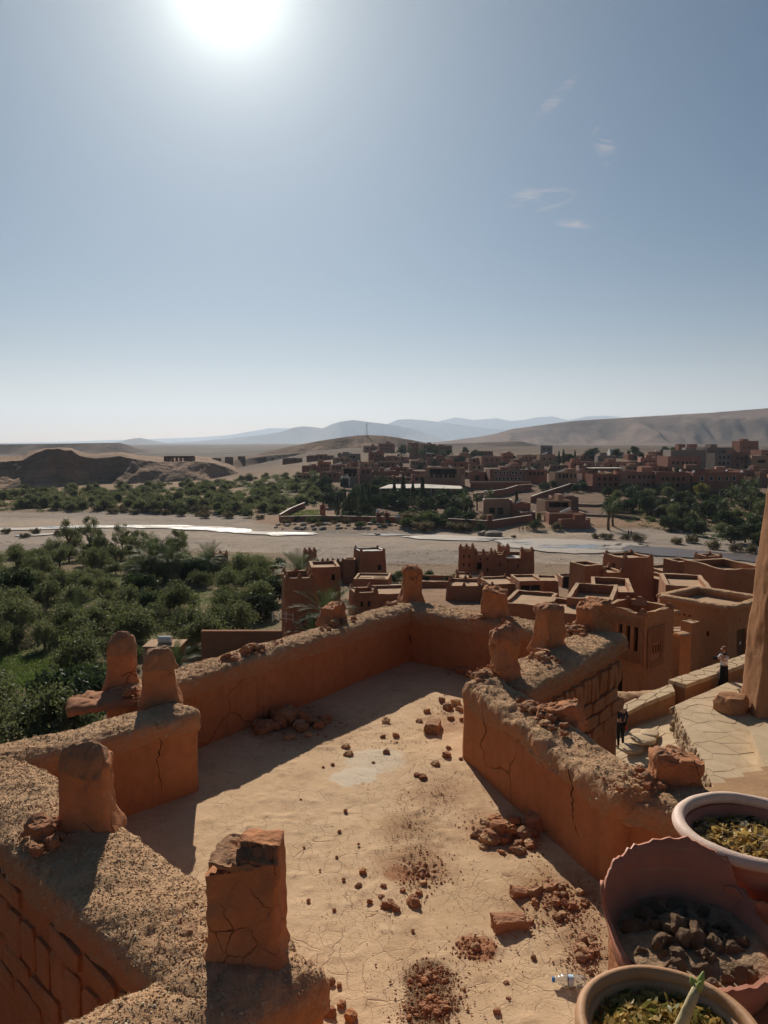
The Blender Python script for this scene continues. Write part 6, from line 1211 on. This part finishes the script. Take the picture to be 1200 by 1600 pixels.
grove(GT, [(860, 716), (960, 712), (1060, 706), (1060, 716), (960, 722), (880, 728)], 12, 8, 1.1, 1.7, 'tree behind the flat roofs on the right of the village', 'trees behind the right roofs', seed=22)
grove(GT, [(840, 752), (960, 768), (960, 776), (850, 776)], 7, 6, .7, 1.0, 'small tree on the slope below the banner house', 'trees below the banner house', seed=23)
grove(GT + OL[:1], [(500, 716), (760, 712), (860, 720), (1040, 726), (1180, 735), (1180, 745), (900, 745), (740, 735), (560, 735), (500, 735)], 34, 9, .6, 1.05, 'small tree in a yard between the flat roofs of the village', 'yard trees of the village', seed=24)
# palms of the near grove
for x, y, Y, s, q, l in ((240, 925, 118, 2.0, 0, 'big dark palm clump in the near grove'), (262, 928, 117, 1.7, 0, 'palm right of the big dark clump'), (225, 930, 116, 1.4, 0, 'low palm left of the big dark clump'), (285, 905, 124, 1.2, 0, 'small leaning palm left of the lone tower'), (328, 912, 122, 1.6, 0, 'dark palm in front of the lone crenellated tower'), (467, 915, 108, 1.9, 0, 'tall palm beside the small crenellated tower'), (508, 968, 66, 1.35, 0, 'large palm in front of the tall crenellated house'), (487, 975, 64, 1.1, 2, 'drooping low palm at the foot of the tall crenellated house'), (276, 1002, 66, 1.25, 2, 'short palm in the garden by the tank hut'), (120, 975, 88, 1.4, 2, 'palm hidden among the olives on the left'), (527, 912, 92, 1.3, 2, 'low palm beside the riverbank tower')):
    p = at(x, y, Y); p.z = hg(p.x, Y); plant([PM[q]], p, s, l, 'palms of the near grove')
grove([BU[0], BU[2]], [(545, 902), (620, 905), (720, 905), (720, 912), (620, 912), (545, 908)], 16, 2.4, .6, 1.0, 'small green shrub on the riverbank edge behind the corner merlon', 'shrubs on the bank edge', seed=25)
# low cover
def mass(name, label, poly, n, mat, r, h, leaf, per, seed, holes=()):
    g = random.Random(seed); gg = np.random.default_rng(seed); xs = [q[0] for q in poly]; ys = [q[1] for q in poly]; Vs = []; Fs = []; k = 0; c = 0
    while c < n:
        x, y = g.uniform(min(xs), max(xs)), g.uniform(min(ys), max(ys))
        if not inpoly(x, y, poly) or any(((x - a) / e) ** 2 + ((y - b_) / d) ** 2 < 1 for a, b_, e, d in holes): continue
        c += 1; p = hit(x, y); s_ = g.uniform(.6, 1.1); d = gg.normal(size=(per, 3)); d /= np.linalg.norm(d, axis=1, keepdims=True); P = d * (gg.random((per, 1)) ** .4) * np.array((r, r, h * .55)) * s_; P *= (1 + .35 * fbm(P, 1.2, 2, c)[:, None]); P[:, 2] = np.abs(P[:, 2]); P += np.array(p); V, F = leaves(P, d, leaf, seed + c); Vs.append(V); Fs.append(F + k); k += len(V)
    o = obj(name, mesh_from(name, np.concatenate(Vs), np.concatenate(Fs), mat), None, kind='stuff'); o['label'] = label
mass('far_woodland', 'mass of distant olive trees closing the gaps of the far grove', [(-30, 770), (80, 764), (200, 760), (330, 752), (420, 744), (500, 745), (510, 785), (440, 800), (300, 797), (-30, 793)], 330, 'olive_leaf', 2.4, 3.4, .3, 260, 41, ((460, 776, 22, 6), (460, 802, 30, 7), (230, 762, 70, 5)))
mass('village_woodland', 'mass of dark trees and scrub filling the gardens by the canopy restaurant', [(505, 765), (600, 762), (720, 774), (735, 806), (640, 812), (510, 808)], 130, 'dark_leaf', 2.0, 3.2, .26, 260, 42, ((520, 800, 14, 8),))
mass('garden_thicket', 'mass of shrubs filling the dense right gardens', [(985, 780), (1100, 768), (1240, 764), (1240, 848), (1190, 852), (1120, 838), (1040, 822), (990, 812)], 170, 'bush_leaf', 1.6, 2.2, .22, 230, 43, ((1035, 790, 18, 8),))
def tufts(name, label, poly, n, mat, lo, hi, seed):
    g = random.Random(seed); xs = [q[0] for q in poly]; ys = [q[1] for q in poly]; P = []
    while len(P) < n:
        x, y = g.uniform(min(xs), max(xs)), g.uniform(min(ys), max(ys))
        if inpoly(x, y, poly): P.append((x, y))
    H = [hit(x, y) for x, y in P[:400]]; H = np.array([tuple(h) for h in H]); k = np.random.default_rng(seed).integers(0, len(H), n); gg = np.random.default_rng(seed + 1); Q = H[k] + np.column_stack([gg.normal(size=n) * .8, gg.normal(size=n) * .8, np.zeros(n)]); Q[:, 2] = hgt(Q[:, 0], Q[:, 1]) + lo * .5
    V, F = leaves(Q, np.tile((0., 0., 1.), (n, 1)), hi, seed, .3); o = obj(name, mesh_from(name, V, F, mat), None, kind='stuff'); o['label'] = label
tufts('grass', 'green crop rows in the small garden plot at the left', [(-20, 1030), (110, 1022), (118, 1062), (-20, 1080)], 9000, 'grass_leaf', .1, .16, 31)
tufts('grass', 'weeds and grass between the olive trees', [(-20, 880), (430, 905), (430, 965), (150, 1060), (-20, 1140)], 15000, 'grass_leaf', .1, .16, 32)
tufts('grass', 'bright lawn patches by the riverside wall', [(440, 800), (500, 796), (500, 808), (440, 808)], 3000, 'grass_leaf', .1, .25, 33)
tufts('undergrowth', 'low scrub between the trees of the far grove', [(-30, 772), (200, 766), (420, 750), (500, 756), (500, 790), (440, 805), (-30, 798)], 9000, 'olive_leaf', .3, .45, 34)
tufts('undergrowth', 'weeds and scrub covering the terraced right gardens', [(950, 785), (1100, 768), (1230, 765), (1230, 850), (1120, 845), (980, 818)], 9000, 'bush_leaf', .3, .35, 35)
tufts('gravel', 'scattered cobbles on the dry riverbed', [(0, 845), (400, 850), (1150, 868), (1150, 885), (640, 885), (300, 868), (0, 850)], 4000, 'bank_rock', .05, .16, 36)
for o in [q for q in bpy.data.objects if q.location.y < -400 and q.parent is None]:   # the patterns the copies were taken from
    def rm(o):
        for c in KIDS.get(o.name, ()): rm(c)
        bpy.data.objects.remove(o)
    rm(o)
# stones along the bank below the riverside wall
BR = [rock_mesh('rock', 'bank_rock', 460 + k, 2, .4, .5, .8, .1) for k in range(4)]
g = random.Random(5)
for k in range(60):
    p = hit(g.uniform(430, 640), g.uniform(819, 828)); s = g.uniform(.3, .9); o = obj('rock', BR[k % 4], None, p, g.uniform(0, 6), (s, s, s * .7)); tag(o, 'grey rock in the rip-rap below the riverside wall', 'rock', 'rip-rap below the riverside wall')
for k in range(24):
    p = hit(g.uniform(900, 1010), g.uniform(848, 866)); s = g.uniform(.25, .6); o = obj('rock', BR[k % 4], None, p, g.uniform(0, 6), (s * 1.6, s, s * .6)); tag(o, 'stone in the low crossing laid over the shallow water', 'rock', 'stones of the river crossing')
for k, (x, y, s, l) in enumerate(((770, 838, 1.8, 'dark boulder at the river edge under the retaining wall'), (756, 836, 1.4, 'second boulder at the river edge under the retaining wall'), (590, 836, .8, 'lone rock in the wet channel'))): o = obj('boulder', BR[k], None, hit(x, y), k, (s * 1.4, s, s * .7)); tag(o, l, 'boulder')
# ------------------------------------------------------------------ village across the river
def vh(label, x0, x1, yt, yb, mat, ops=(), rz=None, depth=None, group=None, frame=None, corner=0, canopy=False, par=.5, name='village_house', roof='roof_far', cat='house', batter=.02):
    p = hit((x0 + x1) / 2, yb); Y = p.y; a, b = at(x0, yb, Y), at(x1, yb, Y); w = b.x - a.x; top = at((x0 + x1) / 2, yt, Y).z; H = max(2.2, top - p.z + 1.0); rz = rnd.uniform(-.22, .22) if rz is None else rz
    wd = w / (math.cos(rz) + .3 * abs(math.sin(rz))); D = depth or min(14, max(5, wd * .75))
    root = thing(name, label, cat, (p.x, Y + D / 2, p.z - 1.0), rz, group)
    block(root, -wd / 2, wd / 2, -D / 2, D / 2, 0, H, mat, [(s, u * (wd if s == 'F' else D), min(1.0 + v * (H - 1.0), H - hh - .4), min(ww, wd * .3), hh) for s, u, v, ww, hh in ops if H > 3.4], batter, par, .35, 3.0, .08, frame=frame, roof=roof, rimmat=roof, rim_noise=.1)
    if corner: corners(root, -wd / 2, wd / 2, -D / 2, D / 2, H, corner, PYRF, batter)
    if rnd.random() < .55 and wd > 6:
        ww_ = rnd.uniform(.2, .4) * wd; xx = rnd.uniform(-.3, .3) * wd; hh_ = rnd.uniform(1.2, 2.4); obj('roof_room', MB().box(xx - ww_ / 2, xx + ww_ / 2, -D * .1, D * .35, H - .6, H + hh_ - .4, taper=.03).mesh('roof_room', mat), root)
    if rnd.random() < .4: obj('water_tank', MB().tube([(rnd.uniform(-.3, .3) * wd, D * .2, H - .4), (rnd.uniform(-.3, .3) * wd, D * .2, H + .9)], .45, 8).mesh('water_tank', 'window_white'), root)
    if canopy:
        obj('canopy', MB().box(-wd / 2 - .3, wd / 2 + .3, -D / 2 - .5, D / 2 * .6, H + 2.3, H + 2.55).mesh('canopy', 'canopy_roof'), root)
        for i in range(4): obj('post', MB().box(-wd / 2 + .2 + (wd - .6) * i / 3, -wd / 2 + .4 + (wd - .6) * i / 3, -D / 2, -D / 2 + .2, H - .1, H + 2.3).mesh('post', 'wood'), root)
    return root
PYRF = mesh_from('merlon', np.array(MB().box(-.5, .5, -.5, .5, 0, 1, taper=.6).v), MB().box(-.5, .5, -.5, .5, 0, 1, taper=.6).f, 'window_white')
g1 = lambda n, m_=1, w=1.0, h=1.3, z0=.3, z1=.68: wgrid(n, m_, w, h, z0, z1)
vh('salmon block with a row of white edging on the hilltop', 567, 590, 697, 707, 'village_salmon', g1(3, 1, 1.2, 1.2)); vh('wide salmon house with small windows on the hilltop', 591, 617, 693, 707, 'village_salmon', g1(5, 2, .9, 1.0))
vh('red brown block standing highest on the hilltop right', 636, 655, 692, 708, 'village_red', g1(3, 2, .9, 1.1)); vh('tan house with tall pilaster openings on the hilltop', 657, 681, 694, 707, 'village_tan', g1(5, 1, 1.0, 3.0, .2)); vh('plain tan house ending the hilltop row', 682, 706, 696, 707, 'village_tan', g1(4, 1))
vh('red house below the salmon hilltop block', 575, 600, 706, 721, 'village_red', g1(3, 1)); vh('unfinished grey building with thin roof sheets', 532, 562, 709, 722, 'village_grey', g1(4, 1, 1.4, 1.4), par=.3); vh('low red house at the left edge of the village', 495, 517, 722, 736, 'village_red', g1(3, 1))
vh('arcaded hotel with a row of dark arches and white foot', 534, 560, 731, 757, 'village_tan', g1(6, 1, 1.2, 2.2, .62) + g1(3, 1, 1.2, 1.4, .3)); vh('white plastered annex at the foot of the arcaded hotel', 533, 546, 745, 760, 'village_white', g1(2, 1, .8, 1.2)); vh('rose house with two dark windows beside the arcaded hotel', 560, 581, 731, 756, 'village_salmon', g1(2, 1, 1.4, 1.6, .6))
vh('long brown house right of the two windowed rose house', 581, 618, 736, 755, 'village_brown', g1(4, 1)); vh('red row house above the arcaded hotel', 548, 578, 722, 733, 'village_red', g1(3, 1)); vh('brown house under the unfinished grey building', 500, 533, 738, 752, 'village_brown', g1(3, 1))
h = vh('large modern hotel with an open dark gallery on top', 668, 727, 731, 763, 'village_tan', g1(6, 1, 1.2, 1.9, .36) + [('F', .2 + .15 * i, .70, 2.6, 2.4) for i in range(5)] + [('R', .3, .7, 2.5, 2.4), ('R', .6, .7, 2.5, 2.4)], rz=-.25, depth=12)
vh('low pink wing attached to the left of the modern hotel', 643, 676, 742, 762, 'village_salmon', g1(3, 1, 1.2, 1.3, .45)); vh('long salmon garden wall below the modern hotel', 640, 708, 752, 764, 'village_salmon', (), rz=0, depth=3)
# restaurant under a broad pale canopy
p = hit(660, 776); Y = p.y; cn = thing('restaurant', 'riverside restaurant under a broad pale sheet roof', 'restaurant', (at(657, 770, Y).x, Y, p.z)); L = at(722, 770, Y).x - at(592, 770, Y).x; zt = at(640, 762, Y).z - p.z
mb = MB().add([(-L / 2, -4, zt), (0, -4, zt + .2), (0, 5, zt + 1.2), (-L / 2 + 4, 5, zt + 1.0), (L / 2, -4, zt - .2), (L / 2, 5, zt + .4)], [(0, 1, 2, 3), (1, 4, 5, 2)]); mb.add([(v[0], v[1], v[2] - .25) for v in mb.v[:6]], [(0, 3, 2, 1), (1, 2, 5, 4)]); mb.f += [(0, 6, 7, 1), (1, 7, 10, 4)]; mb.m += [0, 0]; obj('sheet_roof', mb.mesh('sheet_roof', 'canopy_roof'), cn)
for i in range(9): obj('post', MB().box(-L / 2 + .3 + (L - .8) * i / 8, -L / 2 + .55 + (L - .8) * i / 8, -3.7, -3.4, 0, zt - .2).mesh('post', 'window_white'), cn)
obj('back_wall', MB().box(-L / 2 + .5, L / 2 - .5, 4.4, 4.8, 0, zt).mesh('back_wall', 'village_brown'), cn); obj('floor', MB().box(-L / 2, L / 2, -4, 4.9, -.6, .05).mesh('floor', 'village_tan'), cn)
vh('plain salmon house on the skyline right of the trees', 751, 784, 713, 728, 'village_salmon', g1(3, 1)); vh('orange house with a stepped gable behind the plain salmon one', 784, 802, 708, 724, 'village_red', g1(2, 1), corner=.0)
vh('dark porch house beside the pale lane', 735, 760, 737, 754, 'village_brown', [('F', .5, .2, 4, 2.4)]); vh('house with rows of white framed oval windows', 763, 823, 734, 757, 'village_brown', g1(7, 2, 1.0, 1.4, .3, .68), frame='window_white', rz=.05)
vh('upper house with white trim above the oval windows', 782, 822, 728, 738, 'village_salmon', g1(4, 1)); vh('red house with white corner points right of the oval windows', 823, 857, 734, 755, 'village_red', g1(4, 1, 1.1, 1.5, .5), corner=1.0); vh('long tan house on the right skyline', 812, 850, 711, 724, 'village_tan', g1(4, 1)); vh('small tan house above the dark porch', 733, 757, 726, 739, 'village_tan', g1(2, 1))
vh('grey block rising behind the long tan house', 845, 864, 696, 710, 'village_grey', g1(2, 1)); vh('low tan house at the clump of dark cypresses', 842, 867, 710, 727, 'village_tan', g1(2, 1))
bh = vh('banner house with pointed windows and a white wall sign', 864, 905, 738, 761, 'village_tan', g1(5, 1, 1.0, 1.9, .55), rz=.12); obj('wall_sign', MB().box(bh.location.x * 0 + 3.2, 5.2, -7.6, -7.45, 2, 7).mesh('wall_sign', 'window_white'), bh)
vh('dark side wing of the banner house', 896, 920, 736, 760, 'village_brown', ()); vh('two storey house with a flat roof canopy', 923, 972, 741, 768, 'village_red', g1(4, 2, 1.1, 1.5, .3, .62), canopy=True, rz=.08)
vh('long salmon house with two rows of small windows', 970, 1032, 737, 769, 'village_salmon', g1(6, 2, 1.1, 1.3, .28, .66), rz=.04); vh('house with white triangle vents on the upper slope', 934, 963, 712, 726, 'village_grey', g1(3, 1, 1.0, 1.0), frame='window_white'); vh('small white and blue house on the upper slope', 953, 976, 706, 714, 'village_white', g1(2, 1, 1.2, 1.2)); vh('salmon house with white roof points behind the trees', 1003, 1046, 715, 732, 'village_salmon', g1(5, 1), corner=.8)
vh('riverside cafe with an open dark front and flat roofs', 848, 892, 782, 806, 'village_tan', [('F', .3 + .22 * i, .55, 2.6, 1.6) for i in range(3)], rz=.1, depth=9); vh('upper pavilion of the riverside cafe', 862, 905, 776, 797, 'village_brown', ()); vh('long low mud house in front of the riverside cafe', 858, 916, 802, 820, 'village_red', ()); vh('mud wall house at the sand edge by the lone palm', 874, 922, 812, 826, 'village_red', (), depth=3)
vh('grey unfinished concrete building on the right skyline', 1048, 1104, 703, 738, 'village_grey', g1(5, 2, 1.4, 1.5, .25, .6), rz=-.06, depth=14); vh('taller grey unfinished block behind the windowed house', 1100, 1146, 699, 736, 'village_grey', g1(4, 2, 1.3, 1.4, .3, .62), rz=.1, depth=12); vh('brownish grey unfinished wing ending the skyline block', 1140, 1172, 706, 738, 'village_brown', g1(3, 2, 1.3, 1.4, .3, .62), depth=10); vh('grey windowed house in front of the unfinished building', 1114, 1152, 708, 738, 'village_grey', g1(4, 2, 1.3, 1.5, .4, .7)); vh('red rooftop room on the left corner of the unfinished building', 1059, 1070, 694, 716, 'village_red', ()); vh('second red rooftop room on the unfinished building', 1077, 1089, 694, 716, 'village_red', ())
vh('salmon house with a long pale roof right of the white points', 1040, 1096, 713, 738, 'village_salmon', g1(6, 1, 1.1, 1.3, .35), par=.2, roof='canopy_roof'); vh('orange red house with stepped roofs above the gardens', 1028, 1082, 738, 770, 'village_red', g1(5, 2, 1.1, 1.4, .28, .6)); vh('dark red house with a crenellated top and white windows', 1080, 1162, 738, 771, 'village_red', g1(5, 1, 1.3, 1.7, .55), frame='window_white', corner=1.0, rz=.03)
vh('red block on the far right skyline', 1153, 1185, 689, 712, 'village_red', g1(3, 1)); vh('house with white roof slabs at the right edge', 1176, 1215, 712, 740, 'village_tan', [('F', .4, .6, 4, 1.6)], roof='village_white'); vh('low brown house beside the right edge slabs', 1158, 1200, 734, 756, 'village_brown', g1(3, 1)); vh('salmon house peeping behind the right edge slabs', 1186, 1230, 703, 722, 'village_salmon', g1(3, 1))
# small flat roofed houses packed between the named ones
spots = [(470, 500, 728, 740), (442, 470, 716, 724), (515, 540, 726, 738), (560, 590, 724, 735), (590, 625, 722, 734), (610, 640, 730, 742), (625, 668, 737, 750), (600, 640, 714, 723), (640, 668, 720, 732), (668, 700, 716, 727), (690, 735, 722, 734), (640, 690, 709, 717), (705, 735, 712, 722), (520, 550, 716, 724), (480, 520, 712, 720), (585, 615, 744, 758), (610, 645, 746, 760), (700, 735, 738, 747), (730, 760, 716, 727), (860, 890, 727, 738), (890, 930, 722, 735), (905, 945, 728, 742), (940, 985, 722, 736), (975, 1010, 728, 740), (985, 1040, 722, 733), (1010, 1050, 729, 742), (1060, 1110, 732, 744), (1105, 1150, 733, 745), (1150, 1190, 724, 738), (865, 905, 713, 722), (980, 1010, 710, 719), (905, 935, 712, 720), (1020, 1050, 706, 714), (820, 850, 722, 733), (800, 830, 718, 728), (740, 770, 705, 712), (1170, 1215, 745, 760), (460, 490, 742, 752)]
for k, (a, b, c, d) in enumerate(spots): vh('small flat roofed mud house packed in the village ' + ('left of the modern hotel' if b < 670 else 'around the pale lane' if b < 780 else 'around the banner house' if b < 960 else 'around the grey unfinished building'), a, b, c, d, ('village_red', 'village_brown', 'village_salmon', 'village_tan', 'village_brown')[k % 5], g1(2 + k % 3, 1), group='small houses ' + ('left of the hotel' if b < 670 else 'around the lane' if b < 780 else 'around the banner house' if b < 960 else 'around the grey building'))
# arched riverside buildings, walls, gate posts
vh('low arched riverside house with a pale flat roof', 756, 802, 781, 806, 'village_tan', [('F', .3, .1, 1.6, 2.0), ('F', .6, .1, 1.6, 2.0)], roof='canopy_roof'); vh('mud store beside the arched riverside house', 798, 828, 786, 808, 'village_red', ()); vh('small mud shed with a straw roof by the walkers', 812, 836, 800, 812, 'village_brown', [('F', .5, .1, 2, 1.8)], roof='canopy_roof')
def long_wall(label, pts, h, mat='village_red', th=.5, top='canopy_roof'):
    P = [hit(x, y) for x, y in pts]; root = thing('boundary_wall', label, 'wall', P[0]); root['kind'] = 'thing'
    for i in range(len(P) - 1):
        a, b = P[i] - P[0], P[i + 1] - P[0]; d = (b - a); n_ = Vector((-d.y, d.x, 0)).normalized() * th / 2; mb = MB(); z = Vector((0, 0, h)); lo = Vector((0, 0, -1)); mb.add([a - n_ + lo, b - n_ + lo, b + n_ + lo, a + n_ + lo, a - n_ + z, b - n_ + z, b + n_ + z, a + n_ + z], [(0, 1, 5, 4), (1, 2, 6, 5), (2, 3, 7, 6), (3, 0, 4, 7)], 0); mb.add([a - n_ * 1.2 + z, b - n_ * 1.2 + z, b + n_ * 1.2 + z, a + n_ * 1.2 + z], [(0, 1, 2, 3)], 1); obj('wall_segment', mb.mesh('wall_segment', mats=[mat, top]), root)
long_wall('low riverside wall in front of the dark trees', [(437, 815), (500, 814), (560, 815), (625, 816)], 1.6); long_wall('curved garden wall around the bright lawn', [(437, 813), (455, 802), (476, 793)], 1.8); long_wall('retaining wall with a pale path on top at the river', [(700, 822), (765, 826), (830, 816)], 2.2)
long_wall('zigzag mud terrace wall above the riverside cafe', [(740, 782), (765, 778), (790, 774), (808, 768), (830, 766)], 2.6); long_wall('stepped mud wall left of the lone palm terraces', [(830, 786), (845, 780), (875, 770), (892, 764), (925, 768)], 2.4); long_wall('long mud wall below the oval windows', [(735, 764), (780, 764), (830, 764)], 3.0); long_wall('mud wall crossing the right gardens', [(1022, 808), (1045, 794), (1058, 788)], 2.2, 'village_brown'); long_wall('garden terrace edge under the salmon houses', [(880, 790), (930, 792), (975, 788)], .9, 'village_tan'); long_wall('lower garden terrace edge by the lone palm', [(905, 806), (960, 808), (1000, 812)], .7, 'village_tan'); long_wall('mud wall at the sand edge behind the round bush', [(870, 822), (895, 816), (922, 818)], 1.6)
for x, y, yt, w, l in ((504, 811, 789, 9, 'square brick gate tower by the bright lawn'), (591, 818, 801, 8, 'left of the two gate posts on the riverside wall'), (604, 818, 801, 8, 'right of the two gate posts on the riverside wall'), (765, 826, 805, 8, 'square post at the corner of the retaining wall'), (761, 790, 771, 9, 'square tower among the terrace walls')):
    vh(l, x - w / 2, x + w / 2, yt, y, 'village_red', [('F', .5, .7, .4, .8)], rz=.1, depth=1.8, name='gate_tower', cat='tower', batter=.05)
pd = hit(621, 817); o = thing('domed_shrine', 'tiny pale domed hut right of the gate posts', 'shrine', pd); obj('wall', MB().box(-.7, .7, -.7, .7, -.3, 1.6).mesh('wall', 'village_tan'), o); obj('dome', MB().lathe([(.7, 1.6), (.62, 2.0), (.4, 2.3), (0, 2.42)], 14).mesh('dome', 'village_white', smooth=True), o)
# ruin on the cliff and the small ruins beyond
p = at(277, 722, 500); ru = thing('ruined_house', 'roofless ruin with see-through openings on the cliff top', 'ruin', (p.x, 500, p.z - 1)); w = 42 / FPX * 500
for yy in (0, 8): 
    for i in range(7): obj('pier', MB().box(-w / 2 + w * i / 6.6, -w / 2 + w * i / 6.6 + (1.3 if 0 < i < 5 else 2.4), yy, yy + .6, 0, 4.6).mesh('pier', 'village_brown'), ru)
    obj('lintel', MB().box(-w / 2, w / 2, yy, yy + .6, 3.6, 4.8 + .01 * yy).mesh('lintel', 'village_brown'), ru)
for k, (x0, x1, yt, yb) in enumerate(((332, 345, 716, 721), (352, 364, 714, 721), (372, 383, 713, 721), (303, 314, 718, 722), (322, 330, 718, 722))): 
    dr = 612 if k > 2 else 632 if k < 2 else 662; a = at(x0, yb, dr); b = at(x1, yb, dr); t = at(x0, yt, dr); r_ = thing('ruined_house', 'roofless mud ruin number %s from the cliff house along the ridge' % ('one', 'two', 'three', 'four', 'five')[k], 'ruin', ((a.x + b.x) / 2, dr, a.z - 3)); block(r_, -(b.x - a.x) / 2, (b.x - a.x) / 2, -2, 2, 0, t.z - a.z + 3, 'village_brown', [('F', (b.x - a.x) * .5, (t.z - a.z) * .3 + 3, .8, .9)], .05, 1.0, .4, 1.5, .2, rim_noise=.6)
# radio mast
mp = at(573, 681.5, 828); mt = thing('radio_mast', 'thin lattice radio mast on the summit of the bare hill', 'mast', (mp.x, mp.y, mp.z - 1)); hm = at(573, 662, 828).z - mp.z + 1
for sx in (-1, 1):
    for sy in (-1, 1): obj('leg', MB().tube([(sx * 1.1, sy * 1.1, -1), (sx * .35, sy * .35, hm)], .14, 5).mesh('leg', 'village_grey'), mt)
mb = MB(); 
for i in range(8):
    z0_, z1_ = hm * i / 8, hm * (i + 1) / 8; r0, r1 = 1.1 - .75 * i / 8, 1.1 - .75 * (i + 1) / 8
    for s in (-1, 1): mb.tube([(-r0, s * r0, z0_), (r1, s * r1, z1_)], .07, 4); mb.tube([(s * r0, r0, z0_), (s * r1, -r1, z1_)], .07, 4)
obj('bracing', mb.mesh('bracing', 'village_grey'), mt); obj('antenna', MB().tube([(0, 0, hm - .5), (0, 0, hm + 2)], .1, 5).mesh('antenna', 'village_grey'), mt)
# white van on the upper road, walkers on the sand
pv = hit(527, 719); vn = thing('van', 'small white van parked by the unfinished grey building', 'van', pv, .1); obj('body', MB().box(-2.4, 1.2, -.95, .95, .4, 2.3, taper=.06).box(1.2, 2.4, -.95, .95, .4, 1.3, taper=.05).mesh('body', 'window_white'), vn); obj('windscreen', MB().add([(1.2, -.85, 2.15), (1.2, .85, 2.15), (1.85, .85, 1.32), (1.85, -.85, 1.32)], [(0, 1, 2, 3)]).mesh('windscreen', 'dark_opening'), vn)
for sx in (-1.5, 1.5):
    for sy in (-.95, .95): obj('wheel', MB().tube([(sx, sy - .1, .36), (sx, sy + .1, .36)], .36, 12).mesh('wheel', 'leather_black'), vn)
AR = (((.22, .03, 1.1), (.24, -.05, .86)), ((-.22, .03, 1.1), (-.24, -.05, .86)))
w1_ = person('leftmost of the three walkers on the sand by the round bush', hit(811, 830), 1.2, AR, 'cloth_navy', 'cloth_black', scale=1.0); reg(w1_)
copy_tree(w1_, hit(817, 830.5), 1.0, 1.0, 'middle one of the three walkers on the sand by the round bush'); copy_tree(w1_, hit(823, 830), 1.4, .95, 'rightmost of the three walkers on the sand by the round bush'); copy_tree(w1_, hit(986, 838), 2.0, 1.0, 'person standing on the sand between the two right dry bushes'); copy_tree(w1_, hit(982, 837), .4, .95, 'person next to the one between the two right dry bushes')
yk = hit(842, 812); kb = thing('kiosk', 'yellow booth with a dark awning by the riverside arches', 'kiosk', yk); obj('booth', MB().box(-.6, .6, -.6, .6, 0, 2).mesh('booth', 'yellow_leaf'), kb); obj('awning', MB().box(.4, 3.2, -1, 1, 2.1, 2.25).mesh('awning', 'wood'), kb); obj('post', MB().box(3.0, 3.12, -.9, -.78, 0, 2.1).mesh('post', 'wood'), kb)
